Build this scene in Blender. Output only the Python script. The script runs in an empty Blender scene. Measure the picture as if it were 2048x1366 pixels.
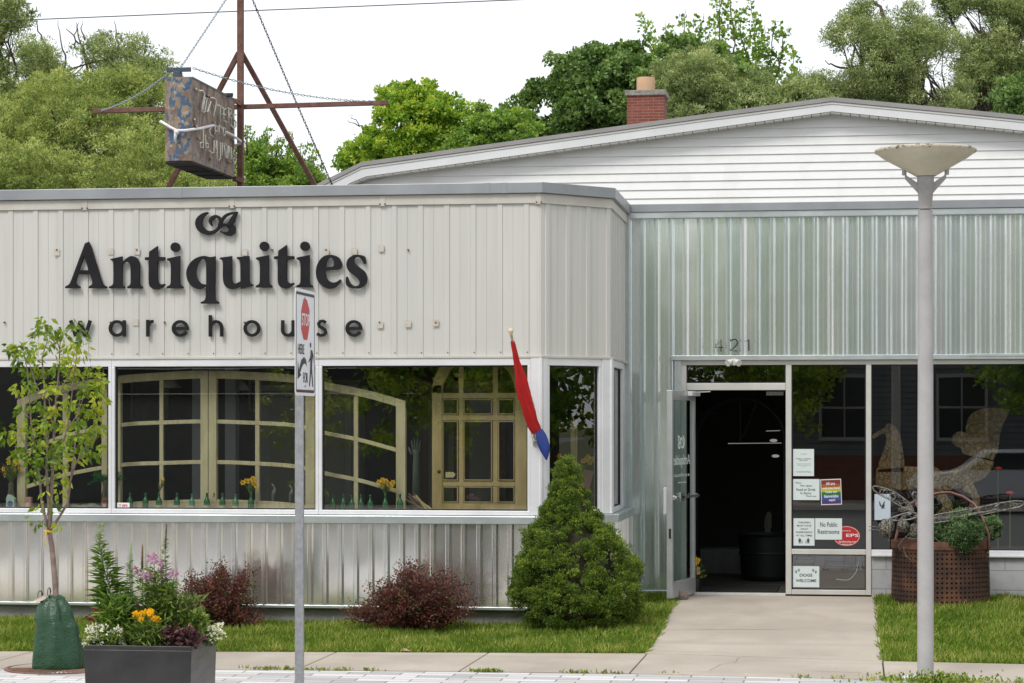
import bpy, bmesh, math, random
import numpy as np
from mathutils import Vector, noise
random.seed(7)
RS = np.random.RandomState(11)
SC = bpy.context.scene
COL = SC.collection
PI = math.pi
# ---------------------------------------------------------------- camera, sky, sun, exposure
F = 4700.0; HZ = 845.0; TH = math.atan(687/4700.0); CAMZ = 1.80
CT, ST = math.cos(TH), math.sin(TH)
cam = bpy.data.cameras.new('camera'); camo = bpy.data.objects.new('camera', cam); COL.objects.link(camo)
camo.location = (0, 0, CAMZ); camo.rotation_euler = (PI/2, 0, TH)
cam.sensor_width = 36; cam.lens = 36*F/2048; cam.shift_x = 0; cam.shift_y = (HZ-683)/2048
cam.clip_end = 3000; cam.clip_start = 0.1
SC.camera = camo
W = bpy.data.worlds.new('World'); SC.world = W; W.use_nodes = True
wn = W.node_tree; wn.nodes.clear()
wo = wn.nodes.new('ShaderNodeOutputWorld'); wb = wn.nodes.new('ShaderNodeBackground')
sky = wn.nodes.new('ShaderNodeTexSky'); sky.sky_type = 'NISHITA'; sky.sun_disc = False
SUN_EL = math.radians(50); SUN_AZ = math.radians(206)   # azimuth clockwise from +Y: behind the camera, to its left
sky.sun_elevation = SUN_EL; sky.sun_rotation = SUN_AZ
wm = wn.nodes.new('ShaderNodeMixRGB'); wm.inputs[0].default_value = 0.88
wm.inputs[2].default_value = (11.0, 11.3, 11.8, 1)
wn.links.new(sky.outputs[0], wm.inputs[1]); wn.links.new(wm.outputs[0], wb.inputs[0])
wb.inputs[1].default_value = 0.095; wn.links.new(wb.outputs[0], wo.inputs[0])
sl = bpy.data.lights.new('sun', 'SUN'); sl.energy = 2.0; sl.angle = math.radians(20); sl.color = (1, .97, .92)
slo = bpy.data.objects.new('sun', sl); COL.objects.link(slo)
sd = Vector((math.sin(SUN_AZ)*math.cos(SUN_EL), math.cos(SUN_AZ)*math.cos(SUN_EL), math.sin(SUN_EL)))
slo.rotation_euler = sd.to_track_quat('Z', 'Y').to_euler(); slo.location = (-6, -6, 14)
SC.view_settings.view_transform = 'Standard'; SC.view_settings.look = 'None'
SC.view_settings.exposure = 0.22; SC.view_settings.gamma = 1.0
SC.render.engine = 'CYCLES'; SC.cycles.max_bounces = 8; SC.cycles.transparent_max_bounces = 12
SC.cycles.use_denoising = True
# ---------------------------------------------------------------- photo pixel -> place in the world
def T(x, Y): u = (x-1024)/F; return Y/(CT+u*ST)
def XW(x, Y): u = (x-1024)/F; return T(x, Y)*(-ST+u*CT)
def ZW(x, y, Y): return CAMZ+(HZ-y)/F*T(x, Y)
def P(x, y, Y): return Vector((XW(x, Y), Y, ZW(x, y, Y)))
def PX(x, y, X):                       # point on a plane of constant X
    u = (x-1024)/F; t = X/(-ST+u*CT); return Vector((X, t*(CT+u*ST), CAMZ+(HZ-y)/F*t))
def sm(a, b, v): v = min(1, max(0, (v-a)/(b-a))); return v*v*(3-2*v)
def GZ(X, Y): return -0.17+0.14*sm(19.6, 24.5, Y)*sm(-3.4, -2.3, X)
def G(x, y):
    Y = 20.0
    for _ in range(30):
        z = GZ(XW(x, Y), Y); u = (x-1024)/F
        Y = Y*.5+.5*(CAMZ-z)*F/(y-HZ)*(CT+u*ST)
    return Vector((XW(x, Y), Y, GZ(XW(x, Y), Y)))
# ---------------------------------------------------------------- materials
MATS = {}
def nm(name):
    m = bpy.data.materials.new(name); m.use_nodes = True; nt = m.node_tree
    return m, nt, nt.nodes['Principled BSDF']
def rgb(c): return (c[0], c[1], c[2], 1)
def mat(name, c, c2=None, sc=4.0, rough=.6, metal=0, bump=0, bsc=40, st=(1, 1, 1), det=5, lo=.35, hi=.65, spec=.5, coat=0):
    if name in MATS: return MATS[name]
    m, nt, b = nm(name)
    b.inputs['Base Color'].default_value = rgb(c); b.inputs['Roughness'].default_value = rough
    b.inputs['Metallic'].default_value = metal; b.inputs['Specular IOR Level'].default_value = spec
    if coat: b.inputs['Coat Weight'].default_value = coat
    tc = nt.nodes.new('ShaderNodeTexCoord'); mp = nt.nodes.new('ShaderNodeMapping'); mp.inputs['Scale'].default_value = st
    nt.links.new(tc.outputs['Object'], mp.inputs[0])
    if c2:
        n = nt.nodes.new('ShaderNodeTexNoise'); n.inputs['Scale'].default_value = sc; n.inputs['Detail'].default_value = det
        n.inputs['Roughness'].default_value = .62
        r = nt.nodes.new('ShaderNodeValToRGB'); r.color_ramp.elements[0].position = lo; r.color_ramp.elements[1].position = hi
        r.color_ramp.elements[0].color = rgb(c); r.color_ramp.elements[1].color = rgb(c2)
        nt.links.new(mp.outputs[0], n.inputs[0]); nt.links.new(n.outputs[0], r.inputs[0]); nt.links.new(r.outputs[0], b.inputs['Base Color'])
    if bump:
        n2 = nt.nodes.new('ShaderNodeTexNoise'); n2.inputs['Scale'].default_value = bsc; n2.inputs['Detail'].default_value = 4
        bp = nt.nodes.new('ShaderNodeBump'); bp.inputs['Strength'].default_value = bump; bp.inputs['Distance'].default_value = .02
        nt.links.new(mp.outputs[0], n2.inputs[0]); nt.links.new(n2.outputs[0], bp.inputs['Height']); nt.links.new(bp.outputs[0], b.inputs['Normal'])
    MATS[name] = m; return m
def mixc(nt, fac, a, b, mode='MIX'):
    n = nt.nodes.new('ShaderNodeMixRGB'); n.blend_type = mode
    for s, v in ((0, fac), (1, a), (2, b)):
        if isinstance(v, (int, float)): n.inputs[s].default_value = v
        elif isinstance(v, tuple): n.inputs[s].default_value = rgb(v)
        else: nt.links.new(v, n.inputs[s])
    return n.outputs[0]
def noi(nt, src, sc, st=(1, 1, 1), det=5):
    mp = nt.nodes.new('ShaderNodeMapping'); mp.inputs['Scale'].default_value = st; nt.links.new(src, mp.inputs[0])
    n = nt.nodes.new('ShaderNodeTexNoise'); n.inputs['Scale'].default_value = sc; n.inputs['Detail'].default_value = det
    nt.links.new(mp.outputs[0], n.inputs[0]); return n.outputs[0]
def ramp(nt, src, stops):
    r = nt.nodes.new('ShaderNodeValToRGB'); e = r.color_ramp.elements
    while len(e) < len(stops): e.new(.5)
    for k, (p, c) in enumerate(stops): e[k].position = p; e[k].color = rgb(c if isinstance(c, tuple) else (c, c, c))
    nt.links.new(src, r.inputs[0]); return r.outputs[0]
def mathn(nt, op, a, b=None, c=None):
    n = nt.nodes.new('ShaderNodeMath'); n.operation = op
    for i, v in enumerate((a, b, c)):
        if v is None: continue
        if isinstance(v, (int, float)): n.inputs[i].default_value = v
        else: nt.links.new(v, n.inputs[i])
    return n.outputs[0]
def bumpn(nt, b, h, s, d=.02):
    bp = nt.nodes.new('ShaderNodeBump'); bp.inputs['Strength'].default_value = s; bp.inputs['Distance'].default_value = d
    nt.links.new(h, bp.inputs['Height']); nt.links.new(bp.outputs[0], b.inputs['Normal'])
def sheet_metal(name, c1, c2, metal, rough, pitch, streak, warp=.25, tint=None, aniso=0.0):
    m, nt, b = nm(name); tc = nt.nodes.new('ShaderNodeTexCoord').outputs['Object']
    sp = nt.nodes.new('ShaderNodeSeparateXYZ'); nt.links.new(tc, sp.inputs[0])
    xy = mathn(nt, 'ADD', sp.outputs[0], mathn(nt, 'MULTIPLY', sp.outputs[1], .7))
    cell = mathn(nt, 'FLOOR', mathn(nt, 'DIVIDE', xy, pitch))
    wn_ = nt.nodes.new('ShaderNodeTexWhiteNoise'); wn_.noise_dimensions = '1D'; nt.links.new(cell, wn_.inputs['W'])
    col = mixc(nt, wn_.outputs[0], c1, c2)
    n2 = noi(nt, tc, 14, (1, 1, .05), 3); n3 = noi(nt, tc, 1.1)
    col = mixc(nt, mathn(nt, 'MULTIPLY', ramp(nt, n2, [(.45, 0.0), (.75, 1.0)]), streak), col, (.34, .31, .26))
    col = mixc(nt, mathn(nt, 'MULTIPLY', ramp(nt, n3, [(.4, 0.0), (.7, 1.0)]), .14), col, (.45, .44, .41))
    if tint: col = mixc(nt, mathn(nt, 'MULTIPLY', ramp(nt, noi(nt, tc, 1.6, (3.0, 3.0, .5), 2), [(.40, 0.0), (.62, 1.0)]), .6), col, tint)
    nt.links.new(col, b.inputs['Base Color'])
    b.inputs['Metallic'].default_value = metal
    if aniso:
        b.inputs['Anisotropic'].default_value = aniso; b.inputs['Anisotropic Rotation'].default_value = .25
        tg_ = nt.nodes.new('ShaderNodeTangent'); tg_.direction_type = 'RADIAL'; tg_.axis = 'Z'; nt.links.new(tg_.outputs[0], b.inputs['Tangent'])
    b.inputs['Roughness'].default_value = rough
    bumpn(nt, b, noi(nt, tc, 2.0, (1.6, 1.6, 1.0), 1), warp, .012)
    return m
def glass(name, tint=(.80, .85, .82), refl=.09):
    m = bpy.data.materials.new(name); m.use_nodes = True; nt = m.node_tree; nt.nodes.clear()
    o = nt.nodes.new('ShaderNodeOutputMaterial'); t = nt.nodes.new('ShaderNodeBsdfTransparent'); g = nt.nodes.new('ShaderNodeBsdfGlossy')
    t.inputs[0].default_value = rgb(tint); g.inputs['Roughness'].default_value = .0
    ge = nt.nodes.new('ShaderNodeNewGeometry'); vd = nt.nodes.new('ShaderNodeVectorMath'); vd.operation = 'DOT_PRODUCT'
    nt.links.new(ge.outputs['Normal'], vd.inputs[0]); nt.links.new(ge.outputs['Incoming'], vd.inputs[1])
    f = mathn(nt, 'ADD', mathn(nt, 'MULTIPLY', mathn(nt, 'POWER', mathn(nt, 'SUBTRACT', 1.0, mathn(nt, 'ABSOLUTE', vd.outputs['Value'])), 5.0), .85), refl)
    mx = nt.nodes.new('ShaderNodeMixShader'); nt.links.new(f, mx.inputs[0]); nt.links.new(t.outputs[0], mx.inputs[1]); nt.links.new(g.outputs[0], mx.inputs[2])
    tc = nt.nodes.new('ShaderNodeTexCoord').outputs['Object']
    bp = nt.nodes.new('ShaderNodeBump'); bp.inputs['Strength'].default_value = .02; bp.inputs['Distance'].default_value = .01
    nt.links.new(noi(nt, tc, 1.3, det=1), bp.inputs['Height']); nt.links.new(bp.outputs[0], g.inputs['Normal'])
    nt.links.new(mx.outputs[0], o.inputs[0]); return m
def leafmat(name, cols, trans=.35, rough=.55):
    m = bpy.data.materials.new(name); m.use_nodes = True; nt = m.node_tree; nt.nodes.clear()
    o = nt.nodes.new('ShaderNodeOutputMaterial'); at = nt.nodes.new('ShaderNodeAttribute'); at.attribute_name = 'rnd'
    c = ramp(nt, at.outputs['Fac'], [(i/(len(cols)-1), k) for i, k in enumerate(cols)])
    d = nt.nodes.new('ShaderNodeBsdfPrincipled'); d.inputs['Roughness'].default_value = rough; d.inputs['Specular IOR Level'].default_value = .35
    t = nt.nodes.new('ShaderNodeBsdfTranslucent'); mx = nt.nodes.new('ShaderNodeMixShader'); mx.inputs[0].default_value = trans
    nt.links.new(c, d.inputs['Base Color']); nt.links.new(mixc(nt, 1.0, c, (1.5, 1.35, .8), 'MULTIPLY'), t.inputs[0])
    nt.links.new(d.outputs[0], mx.inputs[1]); nt.links.new(t.outputs[0], mx.inputs[2]); nt.links.new(mx.outputs[0], o.inputs[0]); return m
# ---------------------------------------------------------------- objects
ORG = {}
def link(name, me, m, parent, org):
    o = bpy.data.objects.new(name, me); COL.objects.link(o)
    if m is not None:
        for k in (m if isinstance(m, (list, tuple)) else [m]): me.materials.append(k)
    if parent is not None:
        o.parent = parent; org = ORG[parent.name]
    org = Vector(org) if org is not None else Vector((0, 0, 0))
    ORG[o.name] = org
    if parent is None: o.location = org
    return o, org
def tag(o, label=None, cat=None, group=None, kind=None):
    if label: o['label'] = label
    if cat: o['category'] = cat
    if group: o['group'] = group
    if kind: o['kind'] = kind
    return o
def thing(name, label, cat, loc, group=None):
    o = bpy.data.objects.new(name, None); COL.objects.link(o); o.location = loc; ORG[o.name] = Vector(loc)
    o.empty_display_size = .1
    return tag(o, label, cat, group)
class MB:
    def __init__(s): s.v = []; s.f = []; s.mi = []; s.cm = 0
    def add(s, vs, fs):
        n = len(s.v); s.v += [tuple(v) for v in vs]; s.f += [tuple(i+n for i in f) for f in fs]; s.mi += [s.cm]*len(fs); return s
    def box(s, x0, x1, y0, y1, z0, z1):
        return s.add([(x0,y0,z0),(x1,y0,z0),(x1,y1,z0),(x0,y1,z0),(x0,y0,z1),(x1,y0,z1),(x1,y1,z1),(x0,y1,z1)],
                     [(3,2,1,0),(4,5,6,7),(0,1,5,4),(1,2,6,5),(2,3,7,6),(3,0,4,7)])
    def hexa(s, pts): return s.add(pts, [(3,2,1,0),(4,5,6,7),(0,1,5,4),(1,2,6,5),(2,3,7,6),(3,0,4,7)])
    def segbox(s, A, B, s0, s1, z0, z1, o0, o1):       # box along a wall line A->B, between distances s0..s1, offset outwards o0..o1
        A = Vector(A); B = Vector(B); d = (B-A).normalized(); n = Vector((d.y, -d.x)); q = []
        for z in (z0, z1):
            for (ss, oo) in ((s0, o1), (s1, o1), (s1, o0), (s0, o0)):
                p = A+d*ss+n*oo; q.append((p.x, p.y, z))
        return s.hexa(q)
    def bar(s, a, b, w, h=None, up=(0, 0, 1)):
        a = Vector(a); b = Vector(b); h = h or w; d = (b-a).normalized(); u = Vector(up)
        if abs(d.dot(u)) > .95: u = Vector((0, 1, 0))
        r = d.cross(u).normalized(); u = r.cross(d).normalized(); q = []
        for p in (a, b):
            for (i, j) in ((-1,-1),(1,-1),(1,1),(-1,1)): q.append(p+r*(w/2*i)+u*(h/2*j))
        return s.hexa(q)
    def tube(s, pts, rad, n=8, cap=True, flat=1.0):
        pts = [Vector(p) for p in pts]; k = len(pts); rad = rad if isinstance(rad, (list, tuple)) else [rad]*k
        base = len(s.v); vs = []; pr = None
        for i, p in enumerate(pts):
            d = (pts[min(i+1, k-1)]-pts[max(i-1, 0)])
            d = d.normalized() if d.length > 1e-9 else Vector((0, 0, 1))
            if pr is None: pr = d.orthogonal().normalized()
            r = (pr-d*pr.dot(d)); r = r.normalized() if r.length > 1e-6 else d.orthogonal().normalized(); pr = r; u = d.cross(r)
            for j in range(n):
                a = 2*PI*j/n; vs.append(p+(r*math.cos(a)+u*math.sin(a)*flat)*rad[i])
        fs = [(i*n+j, i*n+(j+1) % n, (i+1)*n+(j+1) % n, (i+1)*n+j) for i in range(k-1) for j in range(n)]
        if cap: fs += [tuple(range(n-1, -1, -1)), tuple(range((k-1)*n, k*n))]
        return s.add(vs, fs)
    def lathe(s, prof, c, n=32, fn=None, cap=False):
        vs = []
        for (r, z) in prof:
            for j in range(n):
                a = 2*PI*j/n; rr = r*(fn(a, z) if fn else 1); vs.append((c[0]+rr*math.cos(a), c[1]+rr*math.sin(a), c[2]+z))
        k = len(prof)
        fs = [(i*n+j, i*n+(j+1) % n, (i+1)*n+(j+1) % n, (i+1)*n+j) for i in range(k-1) for j in range(n)]
        if cap: fs += [tuple(range(n-1, -1, -1)), tuple(range((k-1)*n, k*n))]
        return s.add(vs, fs)
    def ball(s, c, r, n=10, sz=(1, 1, 1)):
        vs = []; m = n//2+1
        for i in range(m+1):
            t = PI*i/m
            for j in range(n):
                a = 2*PI*j/n; vs.append((c[0]+r*sz[0]*math.sin(t)*math.cos(a), c[1]+r*sz[1]*math.sin(t)*math.sin(a), c[2]+r*sz[2]*math.cos(t)))
        return s.add(vs, [(i*n+j, (i+1)*n+j, (i+1)*n+(j+1) % n, i*n+(j+1) % n) for i in range(m) for j in range(n)])
    def prism(s, poly, fa, fb):       # polygon mapped by fa (front) and fb (back)
        n = len(poly); vs = [fa(p) for p in poly]+[fb(p) for p in poly]
        return s.add(vs, [tuple(range(n)), tuple(range(2*n-1, n-1, -1))]+[(i, i+n, (i+1) % n+n, (i+1) % n) for i in range(n)])
    def xz(s, poly, y0, y1): return s.prism(poly, lambda p: (p[0], y0, p[1]), lambda p: (p[0], y1, p[1]))
    def build(s, name, m, parent=None, org=None, smooth=False, bevel=0, fix=True):
        me = bpy.data.meshes.new(name); o, og = link(name, me, m, parent, org)
        me.from_pydata([(v[0]-og.x, v[1]-og.y, v[2]-og.z) for v in s.v], [], s.f)
        if isinstance(m, (list, tuple)): me.polygons.foreach_set('material_index', s.mi)
        if fix:
            bm = bmesh.new(); bm.from_mesh(me); bmesh.ops.recalc_face_normals(bm, faces=bm.faces); bm.to_mesh(me); bm.free()
        if smooth:
            me.polygons.foreach_set('use_smooth', [True]*len(me.polygons))
            me.update()
            if smooth != 'all':
                md = o.modifiers.new('es', 'EDGE_SPLIT'); md.split_angle = math.radians(38)
        if bevel:
            md = o.modifiers.new('bevel', 'BEVEL'); md.width = bevel; md.segments = 2; md.limit_method = 'ANGLE'
        me.update(); return o
def rnorm(v): return v/np.maximum(np.linalg.norm(v, axis=1, keepdims=True), 1e-9)
def leaves(name, C, D, L, Wd, m, parent=None, org=None, rnd=None, fold=.25, shape=.45, N=None):
    C = np.asarray(C, float); n = len(C); D = rnorm(np.asarray(D, float))
    me = bpy.data.meshes.new(name); o, og = link(name, me, m, parent, org)
    C = C-np.array(og)
    R = RS.normal(size=(n, 3)) if N is None else N
    S = rnorm(np.cross(D, R)); U = rnorm(np.cross(S, D))
    L = (L*(.7+.6*RS.rand(n)))[:, None]; Wd = (Wd*(.75+.5*RS.rand(n)))[:, None]
    mid = C+D*L*shape
    V = np.empty((n, 4, 3)); V[:, 0] = C; V[:, 1] = mid+S*Wd*.5+U*Wd*fold; V[:, 2] = C+D*L-U*L*.12; V[:, 3] = mid-S*Wd*.5+U*Wd*fold
    me.vertices.add(n*4); me.vertices.foreach_set('co', V.reshape(-1).astype(np.float32))
    me.loops.add(n*6); idx = (np.arange(n)*4)[:, None]+np.array([0, 1, 2, 0, 2, 3]); me.loops.foreach_set('vertex_index', idx.reshape(-1).astype(np.int32))
    me.polygons.add(n*2); me.polygons.foreach_set('loop_start', (np.arange(n*2)*3).astype(np.int32))
    me.update(calc_edges=True)
    r = RS.rand(n) if rnd is None else np.clip(rnd, 0, 1)
    a = me.attributes.new('rnd', 'FLOAT', 'FACE'); a.data.foreach_set('value', np.repeat(r, 2).astype(np.float32))
    return o
def inpoly(x, y, poly):
    c = False; j = len(poly)-1
    for i in range(len(poly)):
        xi, yi = poly[i]; xj, yj = poly[j]
        if (yi > y) != (yj > y) and x < (xj-xi)*(y-yi)/(yj-yi)+xi: c = not c
        j = i
    return c
def edged(x, y, poly):
    best = 1e9
    for i in range(len(poly)):
        ax, ay = poly[i-1]; bx, by = poly[i]; dx, dy = bx-ax, by-ay
        t = max(0, min(1, ((x-ax)*dx+(y-ay)*dy)/(dx*dx+dy*dy+1e-9))); best = min(best, math.hypot(x-ax-t*dx, y-ay-t*dy))
    return best
def clusters(poly, Y, depth, ncl, rcl, hole=0, nsc=1.0):
    xs = [p[0] for p in poly]; ys = [p[1] for p in poly]; out = []; mx = 0; tries = 0
    rp = rcl*F/Y
    while len(out) < ncl and tries < ncl*60:
        tries += 1
        x = random.uniform(min(xs), max(xs)); y = random.uniform(min(ys), max(ys))
        if not inpoly(x, y, poly): continue
        e = edged(x, y, poly)
        if e < rp*.35 and random.random() < .6: continue
        p = P(x, y, Y)
        if hole and noise.noise(Vector((p.x*nsc+Y, p.z*nsc, 3.1))) < hole-.5+.0: continue
        mx = max(mx, e); out.append((x, y, e))
    res = []
    for (x, y, e) in out:
        k = min(1, e/max(mx, 1)); dd = depth*math.sqrt(max(.02, k*(2-k)))
        yy = Y+dd*random.choice((-1, -1, 1))*random.random()**.6
        res.append((P(x, y, yy), rcl*random.uniform(.55, 1.35)))
    return res
def cloud(cl, nleaf, flat=.75, droop=0, outw=.6, up=.1, sub=1):
    Cs, Ds, Rn = [], [], []
    if sub > 1:
        c2 = []
        for (p, r) in cl:
            for k in range(sub):
                d = Vector((random.gauss(0, 1), random.gauss(0, 1), random.gauss(.1, 1))).normalized()*r*random.uniform(.35, 1.1)
                c2.append((Vector(p)+d, r*random.uniform(.28, .6)))
        cl = c2; nleaf = nleaf*1.15/sub
    for (p, r) in cl:
        n = max(3, int(nleaf*(r/np.mean([c[1] for c in cl[:50]]))**2))
        d = rnorm(RS.normal(size=(n, 3))); d[:, 2] = np.where(RS.rand(n) < .35, np.abs(d[:, 2]), d[:, 2])
        rr = r*(.35+.65*RS.rand(n)**.5)*(1+.25*RS.normal(size=n)*.6)
        off = d*rr[:, None]; off[:, 2] *= flat
        Cs.append(np.array(p)+off); dd = d*outw+RS.normal(size=(n, 3))*.6; dd[:, 2] += up-droop; Ds.append(dd)
        base = RS.rand(); Rn.append(np.clip(.55*RS.rand(n)+.45*base+.12*d[:, 2], 0, 1))
    return np.concatenate(Cs), np.concatenate(Ds), np.concatenate(Rn)
def curvepts(a, b, sag, n=7, wob=.0):
    a = Vector(a); b = Vector(b); pts = []
    for i in range(n+1):
        t = i/n; p = a.lerp(b, t); p.z += sag*4*t*(1-t)
        if 0 < i < n: p += Vector((random.uniform(-wob, wob), random.uniform(-wob, wob), random.uniform(-wob, wob)))
        pts.append(p)
    return pts
def tree(name, label, poly, Y, depth, ncl, rcl, nleaf, L, Wd, m, bark, trunkx, group='trees behind the shop', flat=.75, droop=0, hole=0, limbs=14, topy=None, tr=.22, bare=(), nsc=1.0, sub=5, sprays=(), sprr=.15, sprn=40):
    bx = XW(trunkx, Y); base = Vector((bx, Y, -.2)); root = thing(name, label, 'tree', base, group)
    cl = clusters(poly, Y, depth, ncl, rcl, hole, nsc)
    Cn, Dn, Rn = cloud(cl, nleaf, flat, droop, sub=sub)
    spc = []
    for line in sprays:
        Yo = Y+random.uniform(-.8, .8)
        for i in range(len(line)-1):
            a, b_ = P(*line[i], Yo), P(*line[i+1], Yo); m_ = max(2, int((b_-a).length/(sprr*.9)))
            for k in range(m_):
                t = (i+k/m_)/(len(line)-1); spc.append((a.lerp(b_, k/m_)+Vector((random.gauss(0, .6), random.gauss(0, .6), random.gauss(0, .2)))*sprr*(1.3-t), sprr*random.uniform(.6, 1.2)*(1.25-.6*t)))
    if spc:
        c2_, d2_, r2_ = cloud(spc, sprn, .8, 0, .7, .5, sub=1); Cn = np.concatenate([Cn, c2_]); Dn = np.concatenate([Dn, d2_]); Rn = np.concatenate([Rn, r2_])
    leaves('crown', Cn, Dn, L, Wd, m, root, rnd=Rn)
    mb = MB(); fork = P(trunkx, (topy or 380), Y)
    mid = base.lerp(fork, .5)+Vector((random.uniform(-.2, .2), 0, 0))
    mb.tube([base, base+Vector((0, 0, .5)), mid, fork], [tr*1.35, tr*1.1, tr*.95, tr*.7], 10)
    sel = random.sample(cl, min(limbs, len(cl)))
    for (p, r) in sel:
        st = mid.lerp(fork, random.uniform(.55, 1)); k = random.uniform(.1, .4)
        pts = curvepts(st, p, k*-.3, 7, .12); r0 = tr*random.uniform(.22, .5)
        mb.tube(pts, [r0*(1-.85*i/7) for i in range(8)], 6)
        for q in range(3):
            e = random.choice(cl)
            if (e[0]-p).length < 2.5: mb.tube(curvepts(pts[4+q % 3], e[0], 0, 4, .06), [r0*.35, r0*.28, r0*.2, r0*.12, .008], 5)
    for line in [(.022,)+tuple(l) for l in sprays]+list(bare):                 # limbs seen bare in the photograph, given as pixels
        pts = [P(x, y, Y+random.uniform(-.3, .1)) for (x, y) in line[1:]]; w = line[0]
        pp = []
        for i in range(len(pts)-1):
            for t in (0, .33, .66): q = pts[i].lerp(pts[i+1], t); pp.append(q+Vector((random.uniform(-1, 1), 0, random.uniform(-1, 1)))*.03)
        pp.append(pts[-1]); n = len(pp)
        mb.tube(pp, [w*(1-.8*i/(n-1)) for i in range(n)], 6)
    mb.build('trunk', bark, root, smooth='all', fix=False)
    return root
# ---------------------------------------------------------------- flat outlines: text and drawn glyphs turned into solids
def solid2d(name, splines, mapfn, depth, m, parent=None, org=None, text=None, bold=0, fix=True):
    if text is not None:
        cu = bpy.data.curves.new('t', 'FONT'); cu.body = text; cu.size = 1; cu.align_x = 'LEFT'; cu.resolution_u = 3; cu.offset = bold
    else:
        cu = bpy.data.curves.new('t', 'CURVE'); cu.dimensions = '2D'; cu.fill_mode = 'BOTH'
        for sp in splines:
            s_ = cu.splines.new('POLY'); s_.points.add(len(sp)-1)
            for i, p in enumerate(sp): s_.points[i].co = (p[0], p[1], 0, 1)
            s_.use_cyclic_u = True
    cu.extrude = .5
    ob = bpy.data.objects.new('t', cu); me = bpy.data.meshes.new_from_object(ob); bpy.data.objects.remove(ob); bpy.data.curves.remove(cu)
    me.name = name; me.materials.clear(); o, og = link(name, me, m, parent, org)
    n = len(me.vertices); co = np.empty(n*3); me.vertices.foreach_get('co', co); co = co.reshape(-1, 3)
    if text is not None:
        mn = co.min(0); mxx = co.max(0); co[:, 0] = (co[:, 0]-mn[0])/(mxx[0]-mn[0]); co[:, 1] = (co[:, 1]-mn[1])/(mxx[1]-mn[1])
    out = np.empty_like(co)
    for i in range(n):
        p = mapfn(co[i, 0], co[i, 1], co[i, 2]*depth); out[i] = (p[0]-og.x, p[1]-og.y, p[2]-og.z)
    me.vertices.foreach_set('co', out.reshape(-1)); me.update()
    if fix:
        bm = bmesh.new(); bm.from_mesh(me); bmesh.ops.remove_doubles(bm, verts=bm.verts, dist=1e-5); bmesh.ops.recalc_face_normals(bm, faces=bm.faces); bm.to_mesh(me); bm.free()
    return o
def join_into(objs, name):
    a = objs[0]; bm = bmesh.new()
    for o in objs: bm.from_mesh(o.data)
    me = bpy.data.meshes.new(name)
    bm.to_mesh(me); bm.free()
    for m in a.data.materials: me.materials.append(m)
    a.data = me; a.name = name
    for o in objs[1:]: bpy.data.objects.remove(o)
    return a
def textlines(name, lines, mapfn, m, parent, depth=.002, bold=0):  # lines: (text, x0, y0, x1, y1) in map units
    obs = []
    for (t, x0, y0, x1, y1) in lines:
        obs.append(solid2d('txt', None, (lambda a, b, c, x0=x0, y0=y0, x1=x1, y1=y1: mapfn(x0+(x1-x0)*a, y0+(y1-y0)*b, c)), depth, m, parent, text=t, bold=bold, fix=False))
    return join_into(obs, name)
def smooth_path(pts):
    n = len(pts); out = []
    def tan(i):
        p = pts[i]
        if len(p) < 3: return None
        a = pts[i-1]; b = pts[(i+1) % n]; return ((b[0]-a[0])/2, (b[1]-a[1])/2)
    for i in range(n):
        p = pts[i]; q = pts[(i+1) % n]; tp = tan(i); tq = tan((i+1) % n); out.append((p[0], p[1]))
        if tp is None and tq is None: continue
        ch = (q[0]-p[0], q[1]-p[1]); L = math.hypot(*ch)
        def lim(t):
            if t is None: return ch
            l = math.hypot(*t) or 1; return (t[0]/l*L, t[1]/l*L)
        tp = lim(tp); tq = lim(tq)
        for k in range(1, 6):
            t = k/6; h1 = 2*t**3-3*t*t+1; h2 = t**3-2*t*t+t; h3 = -2*t**3+3*t*t; h4 = t**3-t*t
            out.append((h1*p[0]+h2*tp[0]+h3*q[0]+h4*tq[0], h1*p[1]+h2*tp[1]+h3*q[1]+h4*tq[1]))
    return out
def stroke(pts, w, close=False):      # centre line with width -> outline(s)
    n = len(pts); L = []; R = []
    for i in range(n):
        a = pts[i-1] if (i > 0 or close) else pts[i]; b = pts[(i+1) % n] if (i < n-1 or close) else pts[i]
        dx, dy = b[0]-a[0], b[1]-a[1]; l = math.hypot(dx, dy) or 1; nx, ny = -dy/l, dx/l
        ww = (w[i] if isinstance(w, (list, tuple)) else w)/2
        L.append((pts[i][0]+nx*ww, pts[i][1]+ny*ww)); R.append((pts[i][0]-nx*ww, pts[i][1]-ny*ww))
    return [L, R] if close else [L+R[::-1]]
def arc(cx, cy, rx, ry, a0, a1, n=24): return [(cx+rx*math.cos(math.radians(a0+(a1-a0)*i/n)), cy+ry*math.sin(math.radians(a0+(a1-a0)*i/n))) for i in range(n+1)]
def offpath(path, off):
    out = []; n = len(path)
    for i in range(n):
        p = Vector(path[i]); ds = []
        if i > 0: ds.append((p-Vector(path[i-1])).normalized())
        if i < n-1: ds.append((Vector(path[i+1])-p).normalized())
        ns = [Vector((d.y, -d.x)) for d in ds]; m_ = sum(ns, Vector((0, 0)))
        m_.normalize(); out.append(p+m_*(off/max(.3, m_.dot(ns[0]))))
    return out
def slab(mb, path, z0, z1, o0, o1, ends=True):
    a = offpath(path, o0); b = offpath(path, o1); n = len(path)
    for i in range(n-1):
        mb.hexa([(b[i].x, b[i].y, z0), (b[i+1].x, b[i+1].y, z0), (a[i+1].x, a[i+1].y, z0), (a[i].x, a[i].y, z0),
                 (b[i].x, b[i].y, z1), (b[i+1].x, b[i+1].y, z1), (a[i+1].x, a[i+1].y, z1), (a[i].x, a[i].y, z1)])
    return mb
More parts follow.
